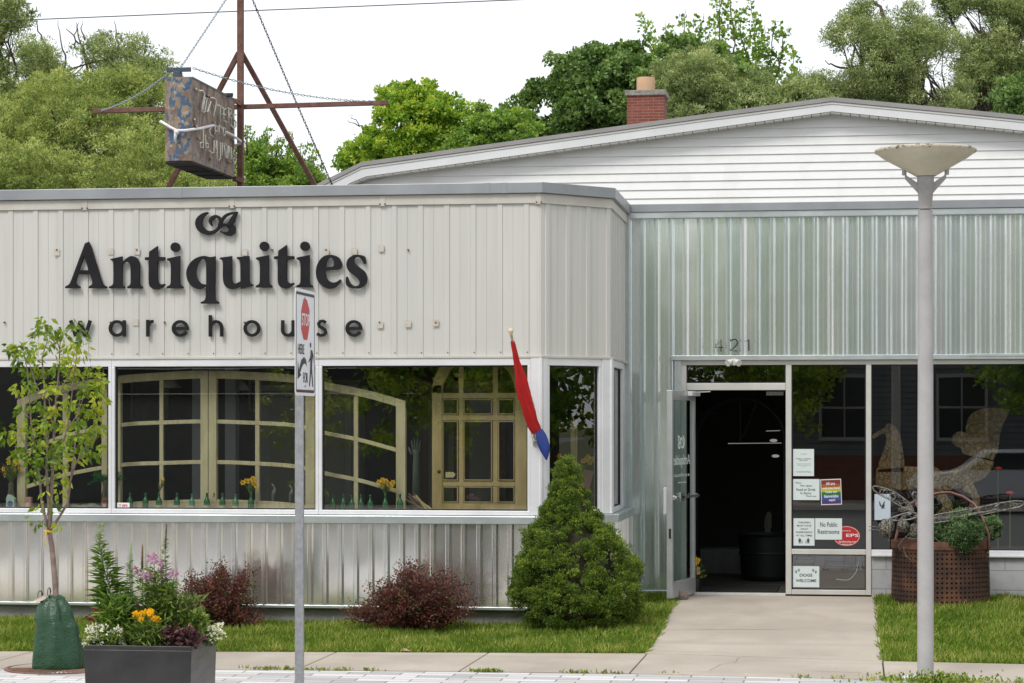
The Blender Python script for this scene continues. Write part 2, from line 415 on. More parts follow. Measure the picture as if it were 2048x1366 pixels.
def ribbed(path, z0, z1, pitch, prof, phase=0.0, zfn=None):   # prof: list of (fraction of pitch, outward offset)
    mb = MB(); pts = []
    for i in range(len(path)-1):
        A = Vector(path[i]); B = Vector(path[i+1]); d = (B-A); L = d.length; d.normalize(); n = Vector((d.y, -d.x))
        k = math.floor(-phase/pitch)-1; s_ = []
        while k*pitch+phase < L:
            for (f, o) in prof:
                q = k*pitch+phase+f*pitch
                if 0.001 < q < L-.001: s_.append((q, o))
            k += 1
        s_ = [(0.0, 0.0)]+s_+[(L, 0.0)]
        pts += [A+d*q+n*o for q, o in s_]
    vs = []
    for p in pts: vs += [(p.x, p.y, z0), (p.x, p.y, z1)]
    mb.add(vs, [(2*i, 2*i+2, 2*i+3, 2*i+1) for i in range(len(pts)-1)])
    return mb
# ================================================================ THE SETTING
M_soil = mat('soil', (.06, .08, .02), (.09, .09, .035), 6, .95, bump=.4)
M_conc = mat('concrete', (.44, .39, .34), (.53, .475, .42), 1.6, .9, bump=.35, bsc=120)
def conc2():
    m, nt, b = nm('walk_concrete'); tc = nt.nodes.new('ShaderNodeTexCoord').outputs['Object']
    c = ramp(nt, noi(nt, tc, .9), [(.35, (.38, .33, .27)), (.65, (.475, .415, .345))])
    c = mixc(nt, ramp(nt, noi(nt, tc, 90, det=2), [(.45, 0.0), (.75, .45)]), c, (.34, .30, .26))
    c = mixc(nt, ramp(nt, noi(nt, tc, 2.6, (1, .6, 1), 8), [(.48, 0.0), (.72, .55)]), c, (.33, .28, .23))
    c = mixc(nt, ramp(nt, noi(nt, tc, 23, det=3), [(.68, 0.0), (.74, .6)]), c, (.20, .17, .14))
    c = mixc(nt, ramp(nt, noi(nt, tc, .8, (.25, 3, 1), 6), [(.55, 0.0), (.7, .3)]), c, (.28, .24, .20))
    nt.links.new(c, b.inputs['Base Color']); b.inputs['Roughness'].default_value = .9; bumpn(nt, b, noi(nt, tc, 120), .35, .01); return m
M_walk = conc2()
def paver():
    m, nt, b = nm('paver'); tc = nt.nodes.new('ShaderNodeTexCoord').outputs['Object']
    br = nt.nodes.new('ShaderNodeTexBrick'); nt.links.new(tc, br.inputs[0])
    br.inputs['Color1'].default_value = rgb((.30, .29, .29)); br.inputs['Color2'].default_value = rgb((.66, .64, .63)); br.inputs['Mortar'].default_value = rgb((.10, .09, .08))
    br.inputs['Scale'].default_value = 1; br.inputs['Brick Width'].default_value = .42; br.inputs['Row Height'].default_value = .15; br.inputs['Mortar Size'].default_value = .006
    br.inputs['Bias'].default_value = .25; br.offset = .38
    c = mixc(nt, ramp(nt, noi(nt, tc, 60), [(.4, 0.0), (.7, .4)]), br.outputs[0], (.38, .36, .34))
    nt.links.new(c, b.inputs['Base Color']); b.inputs['Roughness'].default_value = .85; bumpn(nt, b, br.outputs['Fac'], -.6, .01); return m
mb = MB(); mb.add([(-900, -900, -.30), (900, -900, -.30), (900, 900, -.30), (-900, 900, -.30)], [(0, 1, 2, 3)])
tag(mb.build('ground', M_soil), kind='structure')
mb = MB(); mb.add([(-300, -7, -.29), (300, -7, -.29), (300, 13, -.29), (-300, 13, -.29)], [(0, 1, 2, 3)])
_road = (mb.build('road', mat('asphalt', (.13, .13, .132), (.17, .17, .168), 30, .9, bump=.3))); tag(_road, kind='structure')
mb = MB(); mb.add([(-60, -13.9, -.285), (60, -13.9, -.285), (60, -7, -.285), (-60, -7, -.285)], [(0, 1, 2, 3)]); tag(mb.build('far_sidewalk', M_conc), kind='structure')
def pl(pts):
    pts = sorted((p.x, p.y) for p in pts)
    def f(X):
        for i in range(len(pts)-1):
            if X <= pts[i+1][0] or i == len(pts)-2:
                a, b = pts[i], pts[i+1]; return a[1]+(b[1]-a[1])*(X-a[0])/(b[0]-a[0])
    return f
far_l = pl([G(0, 1305), G(440, 1306), G(1290, 1309)]); far_r = pl([G(1765, 1325), G(2048, 1331)])
near = pl([G(0, 1338), G(500, 1340), G(1340, 1349), G(1650, 1358), G(2048, 1368)])
SLL = [G(1358, 1187), G(1349, 1209), G(1328, 1256), G(1291, 1309)]; SLR = [G(1748, 1187), G(1763, 1307), G(1765, 1325)]
xl_, xr_ = SLL[-1].x, SLR[-1].x
def far(X): return far_l(X) if X < xl_ else (far_r(X) if X > xr_ else far_l(xl_)+(far_r(xr_)-far_l(xl_))*(X-xl_)/(xr_-xl_))
def edge(pts, Y):
    pts = sorted([(p.y, p.x) for p in pts])
    for i in range(len(pts)-1):
        if Y <= pts[i+1][0] or i == len(pts)-2:
            a, b = pts[i], pts[i+1]; return a[1]+(b[1]-a[1])*(Y-a[0])/(b[0]-a[0])
# earth under the lawns (follows the slope up to the door)
mb = MB(); nx, ny = 90, 60; vs = []
for j in range(ny+1):
    for i in range(nx+1):
        X = -16+30*i/nx; Y = 16+12*j/ny; vs.append((X, Y, GZ(X, Y)-.012))
mb.add(vs, [(j*(nx+1)+i, j*(nx+1)+i+1, (j+1)*(nx+1)+i+1, (j+1)*(nx+1)+i) for j in range(ny) for i in range(nx)])
tag(mb.build('lawn_soil', M_soil, smooth='all'), kind='structure')
mb = MB(); 
for a, b in ((-16, -8), (-8, 0), (0, 14)):
    X0, X1 = a, b; mb.add([(X0, 13, -.172), (X1, 13, -.172), (X1, near(X1), -.172), (X0, near(X0), -.172)], [(0, 1, 2, 3)])
pv = MB(); n = 60; vs = []
for i in range(n+1): X = -16+30*i/n; vs += [(X, 12.9, -.168), (X, near(X)-.01, -.168)]
pv.add(vs, [(2*i, 2*i+2, 2*i+3, 2*i+1) for i in range(n)])
tag(pv.build('paver_strip', paver()), kind='structure')
# sidewalk slabs with open joints, and the walk to the door
jx = [G(1767, 1340).x, G(1278, 1328).x, G(950, 1325).x, G(632, 1325).x]
d0 = jx[2]-jx[3]; L_ = [jx[3]-d0*k for k in (5, 4, 3, 2, 1)]+[jx[3], jx[2], jx[1], jx[0]]+[jx[0]+d0*k for k in (1, 2, 3, 4, 5)]
sw = MB()
for a, b in zip(L_[:-1], L_[1:]):
    q = []
    for z in (-.26, -.158):
        q += [(a+.006, near(a), z), (b-.006, near(b), z), (b-.006, far(b)-.004, z), (a+.006, far(a)-.004, z)]
    sw.hexa(q)
tag(sw.build('sidewalk', M_walk, bevel=.006), kind='structure')
sw = MB(); rows = 24; vs = []
for j in range(rows+1):
    tt = j/rows; Yl = SLL[-1].y+(24.86-SLL[-1].y)*tt; Yr = SLR[-1].y+(24.86-SLR[-1].y)*tt
    a = edge(SLL, Yl); b = edge(SLR, Yr)
    if j == rows: Yl = Yr = 24.86
    if j == 0: Yl += .006; Yr += .006
    vs += [(a, Yl, GZ(-1, Yl)+.012), (b, Yr, GZ(0, Yr)+.012), (b, Yr, -.3), (a, Yl, -.3)]
fs = []
for j in range(rows):
    k = 4*j; fs += [(k, k+1, k+5, k+4), (k+1, k+2, k+6, k+5), (k+3, k, k+4, k+7)]
fs.append((0, 3, 2, 1)); sw.add(vs, fs)
tag(sw.build('front_walk', M_walk), kind='structure')
def ground_line(name, pts, w, m, h=.0135):
    mb = MB(); q = [G(x, y) for x, y in pts]; 
    for a, b in zip(q[:-1], q[1:]):
        k = 8
        for i in range(k):
            p0, p1 = a.lerp(b, i/k), a.lerp(b, (i+1)/k)
            j0 = noise.noise(p0*9)*.012 if w < .006 else 0; j1 = noise.noise(p1*9)*.012 if w < .006 else 0
            d = (p1-p0).normalized(); n_ = Vector((-d.y, d.x, 0))*w/2
            vs = [p0+n_+Vector((j0, j0, 0)), p1+n_+Vector((j1, j1, 0)), p1-n_+Vector((j1, j1, 0)), p0-n_+Vector((j0, j0, 0))]
            mb.add([(v.x, v.y, GZ(v.x, v.y)+h) for v in vs], [(0, 1, 2, 3)])
    tag(mb.build(name, m, fix=False), kind='structure')
M_crk = mat('crack_dirt', (.10, .085, .07), rough=1)
ground_line('walk_joint', [(1331, 1263), (1450, 1262), (1560, 1262)], .008, M_crk)
ground_line('walk_crack', [(1560, 1262), (1620, 1258), (1680, 1266), (1755, 1263)], .004, M_crk)
ground_line('walk_crack', [(1420, 1345), (1440, 1332), (1470, 1328), (1478, 1318)], .004, M_crk)
ground_line('paint_mark', [(1624, 1345), (1722, 1348)], .018, mat('faded_red_mark', (.50, .30, .26), rough=.9))
# grass
GR = leafmat('grass_blade', [(.085, .165, .018), (.165, .28, .030), (.29, .40, .055), (.56, .54, .20)], .35)
def grass(name, regionfn, x0, x1, y0, y1, n, org):
    C = np.empty((n, 3)); k = 0
    while k < n:
        X = random.uniform(x0, x1); Y = random.uniform(y0, y1)
        if not regionfn(X, Y): continue
        C[k] = (X, Y, GZ(X, Y)-.012); k += 1
    nz = np.array([noise.noise(Vector((c[0]*1.7, c[1]*1.7, 0))) for c in C]); nz2 = np.array([noise.noise(Vector((c[0]*7, c[1]*7, 5))) for c in C])
    D = RS.normal(size=(n, 3))*np.array([.42, .42, .12]); D[:, 2] += 1; D[:, 0] += nz2*.5; D[:, 1] += -.15+nz*.3
    N = RS.normal(size=(n, 3)); N[:, 2] = 0
    L = (.04+.03*(nz+.5)+.03*(nz2+.4))*(.75+.6*RS.rand(n))
    rnd = np.clip(.42+.40*nz+.34*nz2+.28*RS.normal(size=n), 0, 1)
    o = leaves(name, C, D, 1.0, .0066, GR, None, org, rnd, .15, .5, N)
    # scale blade length: vertices are laid out as base, side, tip, side
    me = o.data; co = np.empty(len(me.vertices)*3, np.float32); me.vertices.foreach_get('co', co); co = co.reshape(-1, 4, 3)
    b = co[:, 0:1, :].copy(); tipv = (co[:, 2:3]-b); f = L[:, None, None]
    s1 = co[:, 1:2]-b; s3 = co[:, 3:4]-b; mid = (s1+s3)/2; w1 = s1-mid
    co[:, 1:2] = b+mid*f+w1; co[:, 3:4] = b+mid*f-w1; tp = tipv*f; tp[:, :, 2] *= .92; co[:, 2:3] = b+tp
    me.vertices.foreach_set('co', co.reshape(-1)); me.update(); return tag(o, kind='stuff')
def inL(X, Y): return Y > far(X)+.0+.03*noise.noise(Vector((X*9, 1, 1))) and X < edge(SLL, Y)+.035*noise.noise(Vector((Y*7, 2, 1)))
def inR(X, Y): return Y > far(X)+.03*noise.noise(Vector((X*9, 1, 1))) and X > edge(SLR, Y)+.05*noise.noise(Vector((Y*5, 9, 1)))-.01
tag(grass('grass', lambda X, Y: inL(X, Y) and (Y < 22.36 or (X > -2.9 and Y < 24.7)), -8.8, -1.6, 19.2, 24.75, 150000, (-5, 20, -.17)), 'short mown lawn between the left shopfront and the sidewalk', 'grass')
tag(grass('grass', inR, .2, 5.6, 18.4, 24.76, 135000, (3, 20, -.1)), 'short mown lawn in front of the right window, around the rusty tub', 'grass')
# ================================================================ THE SHOP
M_cream = sheet_metal('cream_siding', (.58, .565, .53), (.53, .52, .49), .10, .45, .26, .16, .12)
M_trim = mat('cream_trim', (.55, .52, .47), (.46, .43, .38), 2.2, .5, bump=.05)
M_cap = mat('grey_flashing', (.33, .345, .36), (.26, .27, .285), 1.3, .42, .35, bump=.08, bsc=5)
M_galvW = sheet_metal('galvanised_lower', (.95, .91, .84), (.84, .81, .76), .90, .13, .1515, .06, .32, (.80, .83, .84), 0.0)
M_galvG = sheet_metal('galvanised_upper', (.76, .82, .82), (1.0, 1.0, 1.0), .80, .15, .1515, .02, .3, (.78, .83, .80), 0.0)  # greenish tint paints the reflection of trees into the base colour
M_galvF = mat('galvanised_flashing', (.62, .66, .66), (.48, .52, .52), 1.8, .34, .75, bump=.15, bsc=6)
M_alu = mat('white_aluminium', (.74, .74, .75), (.66, .66, .67), 3, .38, .15, bump=.03)
M_alu2 = mat('storefront_aluminium', (.60, .585, .55), (.52, .505, .47), 3, .4, .2, bump=.03)
M_found = mat('foundation_paint', (.30, .29, .27), (.22, .215, .20), 3.5, .85, bump=.4, bsc=50)
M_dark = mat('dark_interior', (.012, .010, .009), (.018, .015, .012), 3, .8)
M_black = mat('black_gasket', (.012, .012, .013), rough=.6)
M_glass = glass('window_glass', (.84, .87, .83), .19)
M_cmu = None
Yl, Yr = 22.37, 24.80
PL = [(-12.0, Yl), (-2.99, Yl), (-2.39, 23.02), (-2.41, Yr)]
shop = thing('shop_building', 'low metal clad antique shop with black letters and an open glass door', 'building', (-2.4, 22.4, -.17))
# --- left wing, top to bottom
xr0 = XW(1205.0/2.695+640, Yl)
ph = (XW(41.5/2.56*1.0+0, Yl)-PL[0][0]) % .2585
prof = [(0.0, 0.0), (.015, .010), (.20, .010), (.215, 0.0), (.60, 0.0), (.605, -.003), (.615, -.003), (.62, 0.0)]
ribbed(PL, 2.44, 3.91, .2585, prof, ph).build('fascia_siding', M_cream, shop, fix=False)
mb = MB(); slab(mb, PL, 3.905, 4.0, -.05, .022)
for k in range(14):
    sx = 2.0+k*.7+.0
for px_ in (171, 465, 766, 1077):
    X = XW(px_, Yl); mb.box(X-.027, X+.027, Yl-.027, Yl-.02, 3.895, 3.999)
mb.build('trim_band', M_trim, shop, bevel=.003)
mb = MB(); slab(mb, PL, 4.002, 4.105, -.35, .055)
for px_ in (362, 976, 1010):
    X = XW(px_, Yl); mb.box(X-.03 if px_ > 400 else X-.06, X+.03, Yl-.058, Yl-.05, 4.0, 4.107)
mb.build('cap_flashing', M_cap, shop, bevel=.004)
mb = MB(); slab(mb, PL, 2.42, 2.445, -.05, .03); mb.build('drip_edge', M_trim, shop, bevel=.003)
mb = MB()
k = 0
while True:
    X = PL[1][0]-.13-k*.2585*1.0
    if X < -9: break
    mb.tube([(X, Yl+.01, 2.475), (X, Yl-.012, 2.475)], .007, 8); k += 1
for px_ in (166, 176, 460, 470, 761, 771, 1074, 1083):
    X = XW(px_, Yl); mb.tube([(X, Yl-.01, 3.915), (X, Yl-.034, 3.915)], .008, 8)
for px_ in (10, 115, 222, 275, 330, 490, 545, 653, 760, 817, 872):
    X = XW(px_, Yl); z = ZW(px_, 500 if px_ % 2 else 645, Yl); mb.tube([(X, Yl+.01, z), (X, Yl-.026, z)], .009, 8)
mb.build('screws', mat('rusty_screw', (.16, .10, .06), rough=.7, metal=.4), shop)
# stains around the old fixings
mb = MB()
for px_, py in ((222, 503), (275, 503), (490, 505), (653, 505), (709, 503), (763, 497), (761, 650), (817, 648), (872, 646), (115, 505), (272, 645)):
    X = XW(px_, Yl); z = ZW(px_, py, Yl); mb.box(X-.028, X+.028, Yl-.0195, Yl-.015, z-.032, z+.032)
mb.build('patch', mat('stained_patch', (.54, .505, .45), (.46, .40, .33), 30, .6), shop)
# lower wall
LP = offpath(PL, .05); LP = [(v.x, v.y) for v in LP]
ph2 = (XW(500+130/2.438, Yl-.05)-LP[0][0]) % .1515
prof2 = [(0.0, 0.0), (.09, .030), (.11, .033), (.17, .033), (.19, .027), (.23, .027), (.25, .033), (.31, .033), (.33, .030), (.42, 0.0)]
ribbed(LP, .03, .83, .1515, prof2, ph2).build('lower_siding', M_galvW, shop, fix=False)
mb = MB(); slab(mb, PL, .822, .90, -.05, .092); mb.build('sill_flashing', M_galvF, shop, bevel=.005)
mb = MB(); slab(mb, PL, .0, .028, -.0, .10); mb.build('base_flashing', M_galvF, shop, bevel=.003)
mb = MB(); slab(mb, PL, -.45, -.002, -.25, .02); mb.build('foundation', M_found, shop)
mb = MB(); slab(mb, PL, 2.44, 4.0, -.10, -.02); slab(mb, PL, .0, .82, -.12, -.02); mb.build('wall_backing', M_dark, shop)
# --- windows of the left wing
def sx_of(px_, A, B):
    A = Vector(A); B = Vector(B); d = (B-A).normalized(); lo, hi = -1.0, (B-A).length+1
    def pxl(s):
        p = A+d*s; t = -p.x*ST+p.y*CT; return 1024+F*(p.x*CT+p.y*ST)/t
    for _ in range(50):
        m_ = (lo+hi)/2
        if (pxl(m_) < px_): lo = m_
        else: hi = m_
    return (lo+hi)/2
def window(A, B, s0, s1, z0, z1, m, fr=(.032, .032, .045, .07), label=None, o0=-.06, o1=.02, pane=True, po=-.022):
    l, r, b, t = fr; mb = MB()
    mb.segbox(A, B, s0, s1, z0, z0+b, o0, o1); mb.segbox(A, B, s0, s1, z1-t, z1, o0, o1)
    mb.segbox(A, B, s0, s0+l, z0+b, z1-t, o0, o1-.002); mb.segbox(A, B, s1-r, s1, z0+b, z1-t, o0, o1-.002)
    w = mb.build('window', m, shop, bevel=.004)
    if label: w['label'] = label
    g = MB(); q = .012
    for a_, b_, c_, d_ in ((s0+l, s1-r, z0+b, z0+b+q), (s0+l, s1-r, z1-t-q, z1-t), (s0+l, s0+l+q, z0+b+q, z1-t-q), (s1-r-q, s1-r, z0+b+q, z1-t-q)):
        g.segbox(A, B, a_, b_, c_, d_, o0+.01, po+.012)
    g.build('gasket', M_black, w)
    if pane:
        A_ = Vector(A); B_ = Vector(B); d = (B_-A_).normalized(); n_ = Vector((d.y, -d.x)); vs = []
        for (s_, z_) in ((s0+l, z0+b), (s1-r, z0+b), (s1-r, z1-t), (s0+l, z1-t)):
            p = A_+d*s_+n_*po; vs.append((p.x, p.y, z_))
        MB().add(vs, [(0, 1, 2, 3)]).build('glass_pane', M_glass, w, fix=False)
    return w
A, B, C_, D_ = PL
sL = lambda p: sx_of(p, A, B)
w1 = window(A, B, sL(-190), sL(224), .905, 2.42, M_alu, label='leftmost wide window behind the young street tree')
w2 = window(A, B, sL(224)+.001, sL(638), .905, 2.42, M_alu, label='middle wide window with the centre of the arched wooden frame behind it')
w3 = window(A, B, sL(638)+.001, sL(1062), .905, 2.42, M_alu, label='wide window with the arched pine door behind it')
bs = lambda p: sx_of(p, B, C_)
w4 = window(B, C_, bs(1092), bs(1201), .905, 2.42, M_alu, label='narrow angled window behind the clipped conifer')
LR = (Vector(D_)-Vector(C_)).length
w5 = window(C_, D_, .16, 1.30, .905, 2.42, M_alu, label='narrow side window of the projecting wing')
mb = MB()
mb.segbox(A, B, sL(1062)+.001, sL(1080)-.002, .905, 2.42, -.10, .026)
mb.segbox(B, C_, .012, bs(1092)-.001, .905, 2.42, -.10, .026)
mb.segbox(B, C_, bs(1201)+.001, .875, .905, 2.42, -.10, .026)
mb.segbox(C_, D_, .012, .159, .905, 2.42, -.10, .026); mb.segbox(C_, D_, 1.301, LR, .905, 2.42, -.10, .0)
mb.tube([(PL[1][0], Yl-.01, .905), (PL[1][0], Yl-.01, 2.42)], .024, 8); mb.tube([(PL[2][0]+.005, PL[2][1]-.012, .905), (PL[2][0]+.005, PL[2][1]-.012, 2.42)], .024, 8)
mb.build('corner_post', M_alu, shop, bevel=.004)
# --- right wing
RP = [(-2.41, Yr), (8.0, Yr)]
ph3 = (XW(1200+290/3.657, Yr)-RP[0][0]) % .1515
prof3 = [(0.0, 0.0), (.10, .024), (.13, .026), (.19, .017), (.25, .017), (.31, .026), (.34, .024), (.44, 0.0), (.70, 0.0), (.715, .004), (.735, .004), (.75, 0.0)]
ribbed(RP, 2.49, 3.97, .1515, prof3, ph3).build('upper_siding', M_galvG, shop, fix=False)
xj = XW(1349, Yr)
ribbed([RP[0], (xj, Yr)], .0, 2.49, .1515, prof3, ph3).build('side_siding', M_galvG, shop, fix=False)
mb = MB(); slab(mb, RP, 4.02, 4.105, -.3, .065); mb.build('cap_flashing', M_cap, shop, bevel=.004)
mb = MB(); slab(mb, RP, 3.955, 4.018, -.1, .05); mb.build('top_flashing', M_galvF, shop, bevel=.003)
mb = MB(); mb.box(xj-.03, 8, Yr-.06, Yr-.0, 2.455, 2.505); mb.box(XW(1935, Yr), 8, Yr-.064, Yr-.01, 2.48, 2.51); mb.build('head_flashing', M_galvF, shop, bevel=.003)
mb = MB(); mb.box(xj, XW(1362, Yr), Yr-.04, Yr+.05, .0, 2.455); mb.box(-2.44, -2.36, Yr-.06, Yr-.0, .9, 3.96)
mb.box(-2.41, xj-.002, Yr-.07, Yr+.0, -.02, .028); mb.build('corner_flashing', M_galvF, shop, bevel=.004)
mb = MB(); mb.box(-2.45, xj, Yr+.03, Yr+.2, -.3, 2.49); mb.box(-2.45, 8, Yr+.035, Yr+.15, 2.5, 4.0); mb.build('wall_backing', M_dark, shop)
# storefront frame bars
def bx_(mb, x0, x1, z0, z1, y0=Yr-.015, y1=Yr+.09): mb.box(XW(x0, Yr), XW(x1, Yr), y0, y1, z0, z1)
fr = MB()
XR = XW(2330, Yr)
bx_(fr, 1361.5, 2330, 2.405, 2.455)
bx_(fr, 1361.5, 1373, .0, 2.404); bx_(fr, 1571.5, 1583, .0, 2.404); bx_(fr, 1732, 1742.5, .0, 2.404, Yr-.018)
bx_(fr, 1373.3, 1571.2, 2.14, 2.215)
bx_(fr, 1583.3, 1731.7, .42, .475); bx_(fr, 1583.3, 1731.7, .0, .05); bx_(fr, 1373.3, 1571.2, -.02, .008)
fr.build('storefront_frame', M_alu2, shop, bevel=.004)
def panew(x0, x1, z0, z1, label, yy=Yr+.035):
    mb = MB(); q = .010; X0, X1 = XW(x0, Yr), XW(x1, Yr)
    mb.box(X0, X1, yy-.02, yy+.02, z0, z0+q); mb.box(X0, X1, yy-.02, yy+.02, z1-q, z1); mb.box(X0, X0+q, yy-.02, yy+.02, z0+q, z1-q); mb.box(X1-q, X1, yy-.02, yy+.02, z0+q, z1-q)
    w = mb.build('window', M_black, shop); w['label'] = label
    MB().add([(X0, yy, z0), (X1, yy, z0), (X1, yy, z1), (X0, yy, z1)], [(0, 1, 2, 3)]).build('glass_pane', M_glass, w, fix=False); return w
panew(1373.5, 1571, 2.216, 2.404, 'narrow transom window above the open door')
wpap = panew(1583.5, 1731.5, .476, 2.404, 'tall window right of the door with paper notices taped inside')
panew(1583.5, 1731.5, .051, .419, 'low window pane at the foot of the notice window')
wbig = panew(1743, 2330, .475, 2.404, 'large window behind the rusty tub showing the carved creature')
mb = MB(); bx_(mb, 1742.8, 2330, .475-.045, .474, Yr-.02); bx_(mb, 1742.8, 2330, .405, .429, Yr-.045); mb.build('window_sill', M_alu, shop, bevel=.004)
def cmu():
    m, nt, b = nm('painted_block'); tc = nt.nodes.new('ShaderNodeTexCoord').outputs['Object']
    mp = nt.nodes.new('ShaderNodeMapping'); mp.inputs['Rotation'].default_value = (PI/2, 0, 0); mp.inputs['Location'].default_value = (.12, .03, 0); nt.links.new(tc, mp.inputs[0])
    br = nt.nodes.new('ShaderNodeTexBrick'); nt.links.new(mp.outputs[0], br.inputs[0])
    br.inputs['Color1'].default_value = rgb((.36, .36, .37)); br.inputs['Color2'].default_value = rgb((.40, .40, .405)); br.inputs['Mortar'].default_value = rgb((.25, .25, .255))
    br.inputs['Scale'].default_value = 1; br.inputs['Brick Width'].default_value = .405; br.inputs['Row Height'].default_value = .203; br.inputs['Mortar Size'].default_value = .005
    c = mixc(nt, ramp(nt, noi(nt, tc, 9), [(.5, 0.0), (.75, .5)]), br.outputs[0], (.26, .25, .24))
    nt.links.new(c, b.inputs['Base Color']); b.inputs['Roughness'].default_value = .7; bumpn(nt, b, mathn(nt, 'ADD', mathn(nt, 'MULTIPLY', br.outputs['Fac'], -1.0), mathn(nt, 'MULTIPLY', noi(nt, tc, 60), .3)), .5, .01); return m
mb = MB(); mb.box(XW(1742.8, Yr), 8, Yr-.0, Yr+.15, -.4, .404); mb.build('block_wall', cmu(), shop)
# interior shells and roof
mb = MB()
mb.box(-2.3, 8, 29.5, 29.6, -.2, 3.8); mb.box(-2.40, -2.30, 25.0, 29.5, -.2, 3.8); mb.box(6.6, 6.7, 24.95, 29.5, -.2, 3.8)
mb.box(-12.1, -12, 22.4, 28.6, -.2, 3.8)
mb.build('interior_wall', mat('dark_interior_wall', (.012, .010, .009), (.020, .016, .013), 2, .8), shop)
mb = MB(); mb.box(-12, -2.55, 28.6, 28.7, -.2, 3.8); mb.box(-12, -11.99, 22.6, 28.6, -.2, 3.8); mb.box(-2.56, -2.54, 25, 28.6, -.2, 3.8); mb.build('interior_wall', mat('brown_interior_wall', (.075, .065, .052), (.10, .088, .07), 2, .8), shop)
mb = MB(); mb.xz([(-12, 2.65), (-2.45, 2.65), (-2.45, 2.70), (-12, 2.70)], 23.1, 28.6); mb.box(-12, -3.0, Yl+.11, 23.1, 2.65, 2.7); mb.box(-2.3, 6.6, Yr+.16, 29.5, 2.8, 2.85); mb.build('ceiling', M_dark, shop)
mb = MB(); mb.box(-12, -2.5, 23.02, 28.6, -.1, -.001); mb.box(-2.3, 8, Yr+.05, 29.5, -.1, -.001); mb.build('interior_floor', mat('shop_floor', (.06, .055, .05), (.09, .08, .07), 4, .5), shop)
mb = MB(); mb.box(-12, -3.02, Yl+.13, Yl+1.0, .86, .925); mb.build('display_shelf', mat('shelf_wood', (.10, .08, .05), (.15, .12, .08), 8, .6), shop)
def poly_xy(mb, pts, z0, z1): return mb.prism(pts, lambda p: (p[0], p[1], z1), lambda p: (p[0], p[1], z0))
mb = MB(); poly_xy(mb, [(-12, Yl+.3), (-3.1, Yl+.3), (-2.7, 23.3), (-2.7, 29.5), (-12, 29.5)], 3.95, 4.0)
mb.box(-2.69, 8, Yr+.25, 29.5, 3.95, 4.0); mb.build('roof', mat('roof_membrane', (.12, .12, .12), (.16, .16, .16), 3, .9), shop)
mb = MB(); mb.box(-12, 7.99, 29.61, 29.7, -.2, 3.99); mb.box(8, 8.1, Yr, 29.7, -.3, 4.05); mb.box(-12.3, -12.1, Yl, 29.6, -.3, 4.05); mb.build('outer_wall', M_cmu or M_found, shop)
# --- open glass door
door_h = Vector((XW(1387, Yr), Yr-.0, 0)); dfree = Vector((XW(1340, 23.86), 23.86, 0)); dd = (dfree-door_h); DW = dd.length; dd.normalize(); dn = Vector((-dd.y, dd.x, 0))
if dn.x < 0: dn = -dn
def dp(s, o, z): p = door_h+dd*s+dn*o; return (p.x, p.y, z)
def dbox(mb, s0, s1, z0, z1, o0, o1): return mb.hexa([dp(s0, o0, z0), dp(s1, o0, z0), dp(s1, o1, z0), dp(s0, o1, z0), dp(s0, o0, z1), dp(s1, o0, z1), dp(s1, o1, z1), dp(s0, o1, z1)])
mb = MB(); h = .024
dbox(mb, 0, .055, .01, 2.13, -h, h); dbox(mb, DW-.06, DW, .01, 2.13, -h-.012, h); dbox(mb, .0555, DW-.0605, .01, .17, -h, h); dbox(mb, .0555, DW-.0605, 2.03, 2.13, -h, h)
door = mb.build('door', mat('door_aluminium', (.58, .59, .59), (.48, .49, .49), 4, .35, .5), shop, bevel=.003); door['label'] = 'glass door standing open with mirrored white lettering'
MB().add([dp(.055, 0, .17), dp(DW-.06, 0, .17), dp(DW-.06, 0, 2.03), dp(.055, 0, 2.03)], [(0, 1, 2, 3)]).build('glass_pane', glass('door_glass', (.62, .72, .70), .08), door, fix=False)
mb = MB(); dbox(mb, .0, DW-.02, 1.02, 1.045, .045, .065); dbox(mb, DW-.30, DW-.15, .99, 1.08, .03, .075); dbox(mb, .01, .04, 1.01, 1.055, .02, .05); dbox(mb, DW-.045, DW-.015, 1.01, 1.055, .02, .05)
mb.build('push_bar', mat('bar_metal', (.50, .51, .52), rough=.3, metal=.8), door, bevel=.003)
mb = MB(); dbox(mb, DW-.052, DW-.008, .86, 1.14, -.075, -.037); mb.build('pull_handle', M_alu, door, bevel=.008)
mb = MB(); dbox(mb, DW-.004, DW+.003, .62, .72, -.012, .012); dbox(mb, DW-.28, DW-.20, 1.02, 1.05, .076, .079); mb.build('latch', M_black, door)
mb = MB(); p0 = dp(.1, .045, 2.10); mb.bar(dp(.0, .05, 2.10), dp(.34, .05, 2.10), .05, .045); mb.bar(dp(.25, .07, 2.115), (XW(1420, Yr), Yr+.0, 2.125), .018, .012); mb.build('door_closer', M_alu, door, bevel=.003)
# lettering on the door glass (reads mirrored from here, as in the photograph)
def dmap(a, b, c): return dp(DW*(1-a), -.004+c, b)       # a: 0 at free edge
WHT = mat('white_vinyl', (.75, .80, .78), rough=.6)
def dtext(name, lines):
    return textlines(name, lines, lambda a, b, c: dp(a, .004+c, b), WHT, door, .001, .0)
dtext('door_lettering', [('Antiquities', .16, 1.33, DW-.09, 1.47), ('w a r e h o u s e', .18, 1.24, DW-.10, 1.28), ('open daily', .30, 1.17, DW-.3, 1.19)])
mb = MB()
for (x0, x1) in ((384, 404), (450, 471)): mb.box(XW(x0, 23.7), XW(x1, 23.7), 23.7, 23.85, 0, 2.64); mb.build('interior_column', mat('column_grey', (.30, .31, .335), (.25, .26, .28), 3, .6), shop); mb = MB()
mb = MB(); X = XW(1468, Yr); mb.box(X-.02, X+.02, Yr-.09, Yr-.06, 2.40, 2.47)
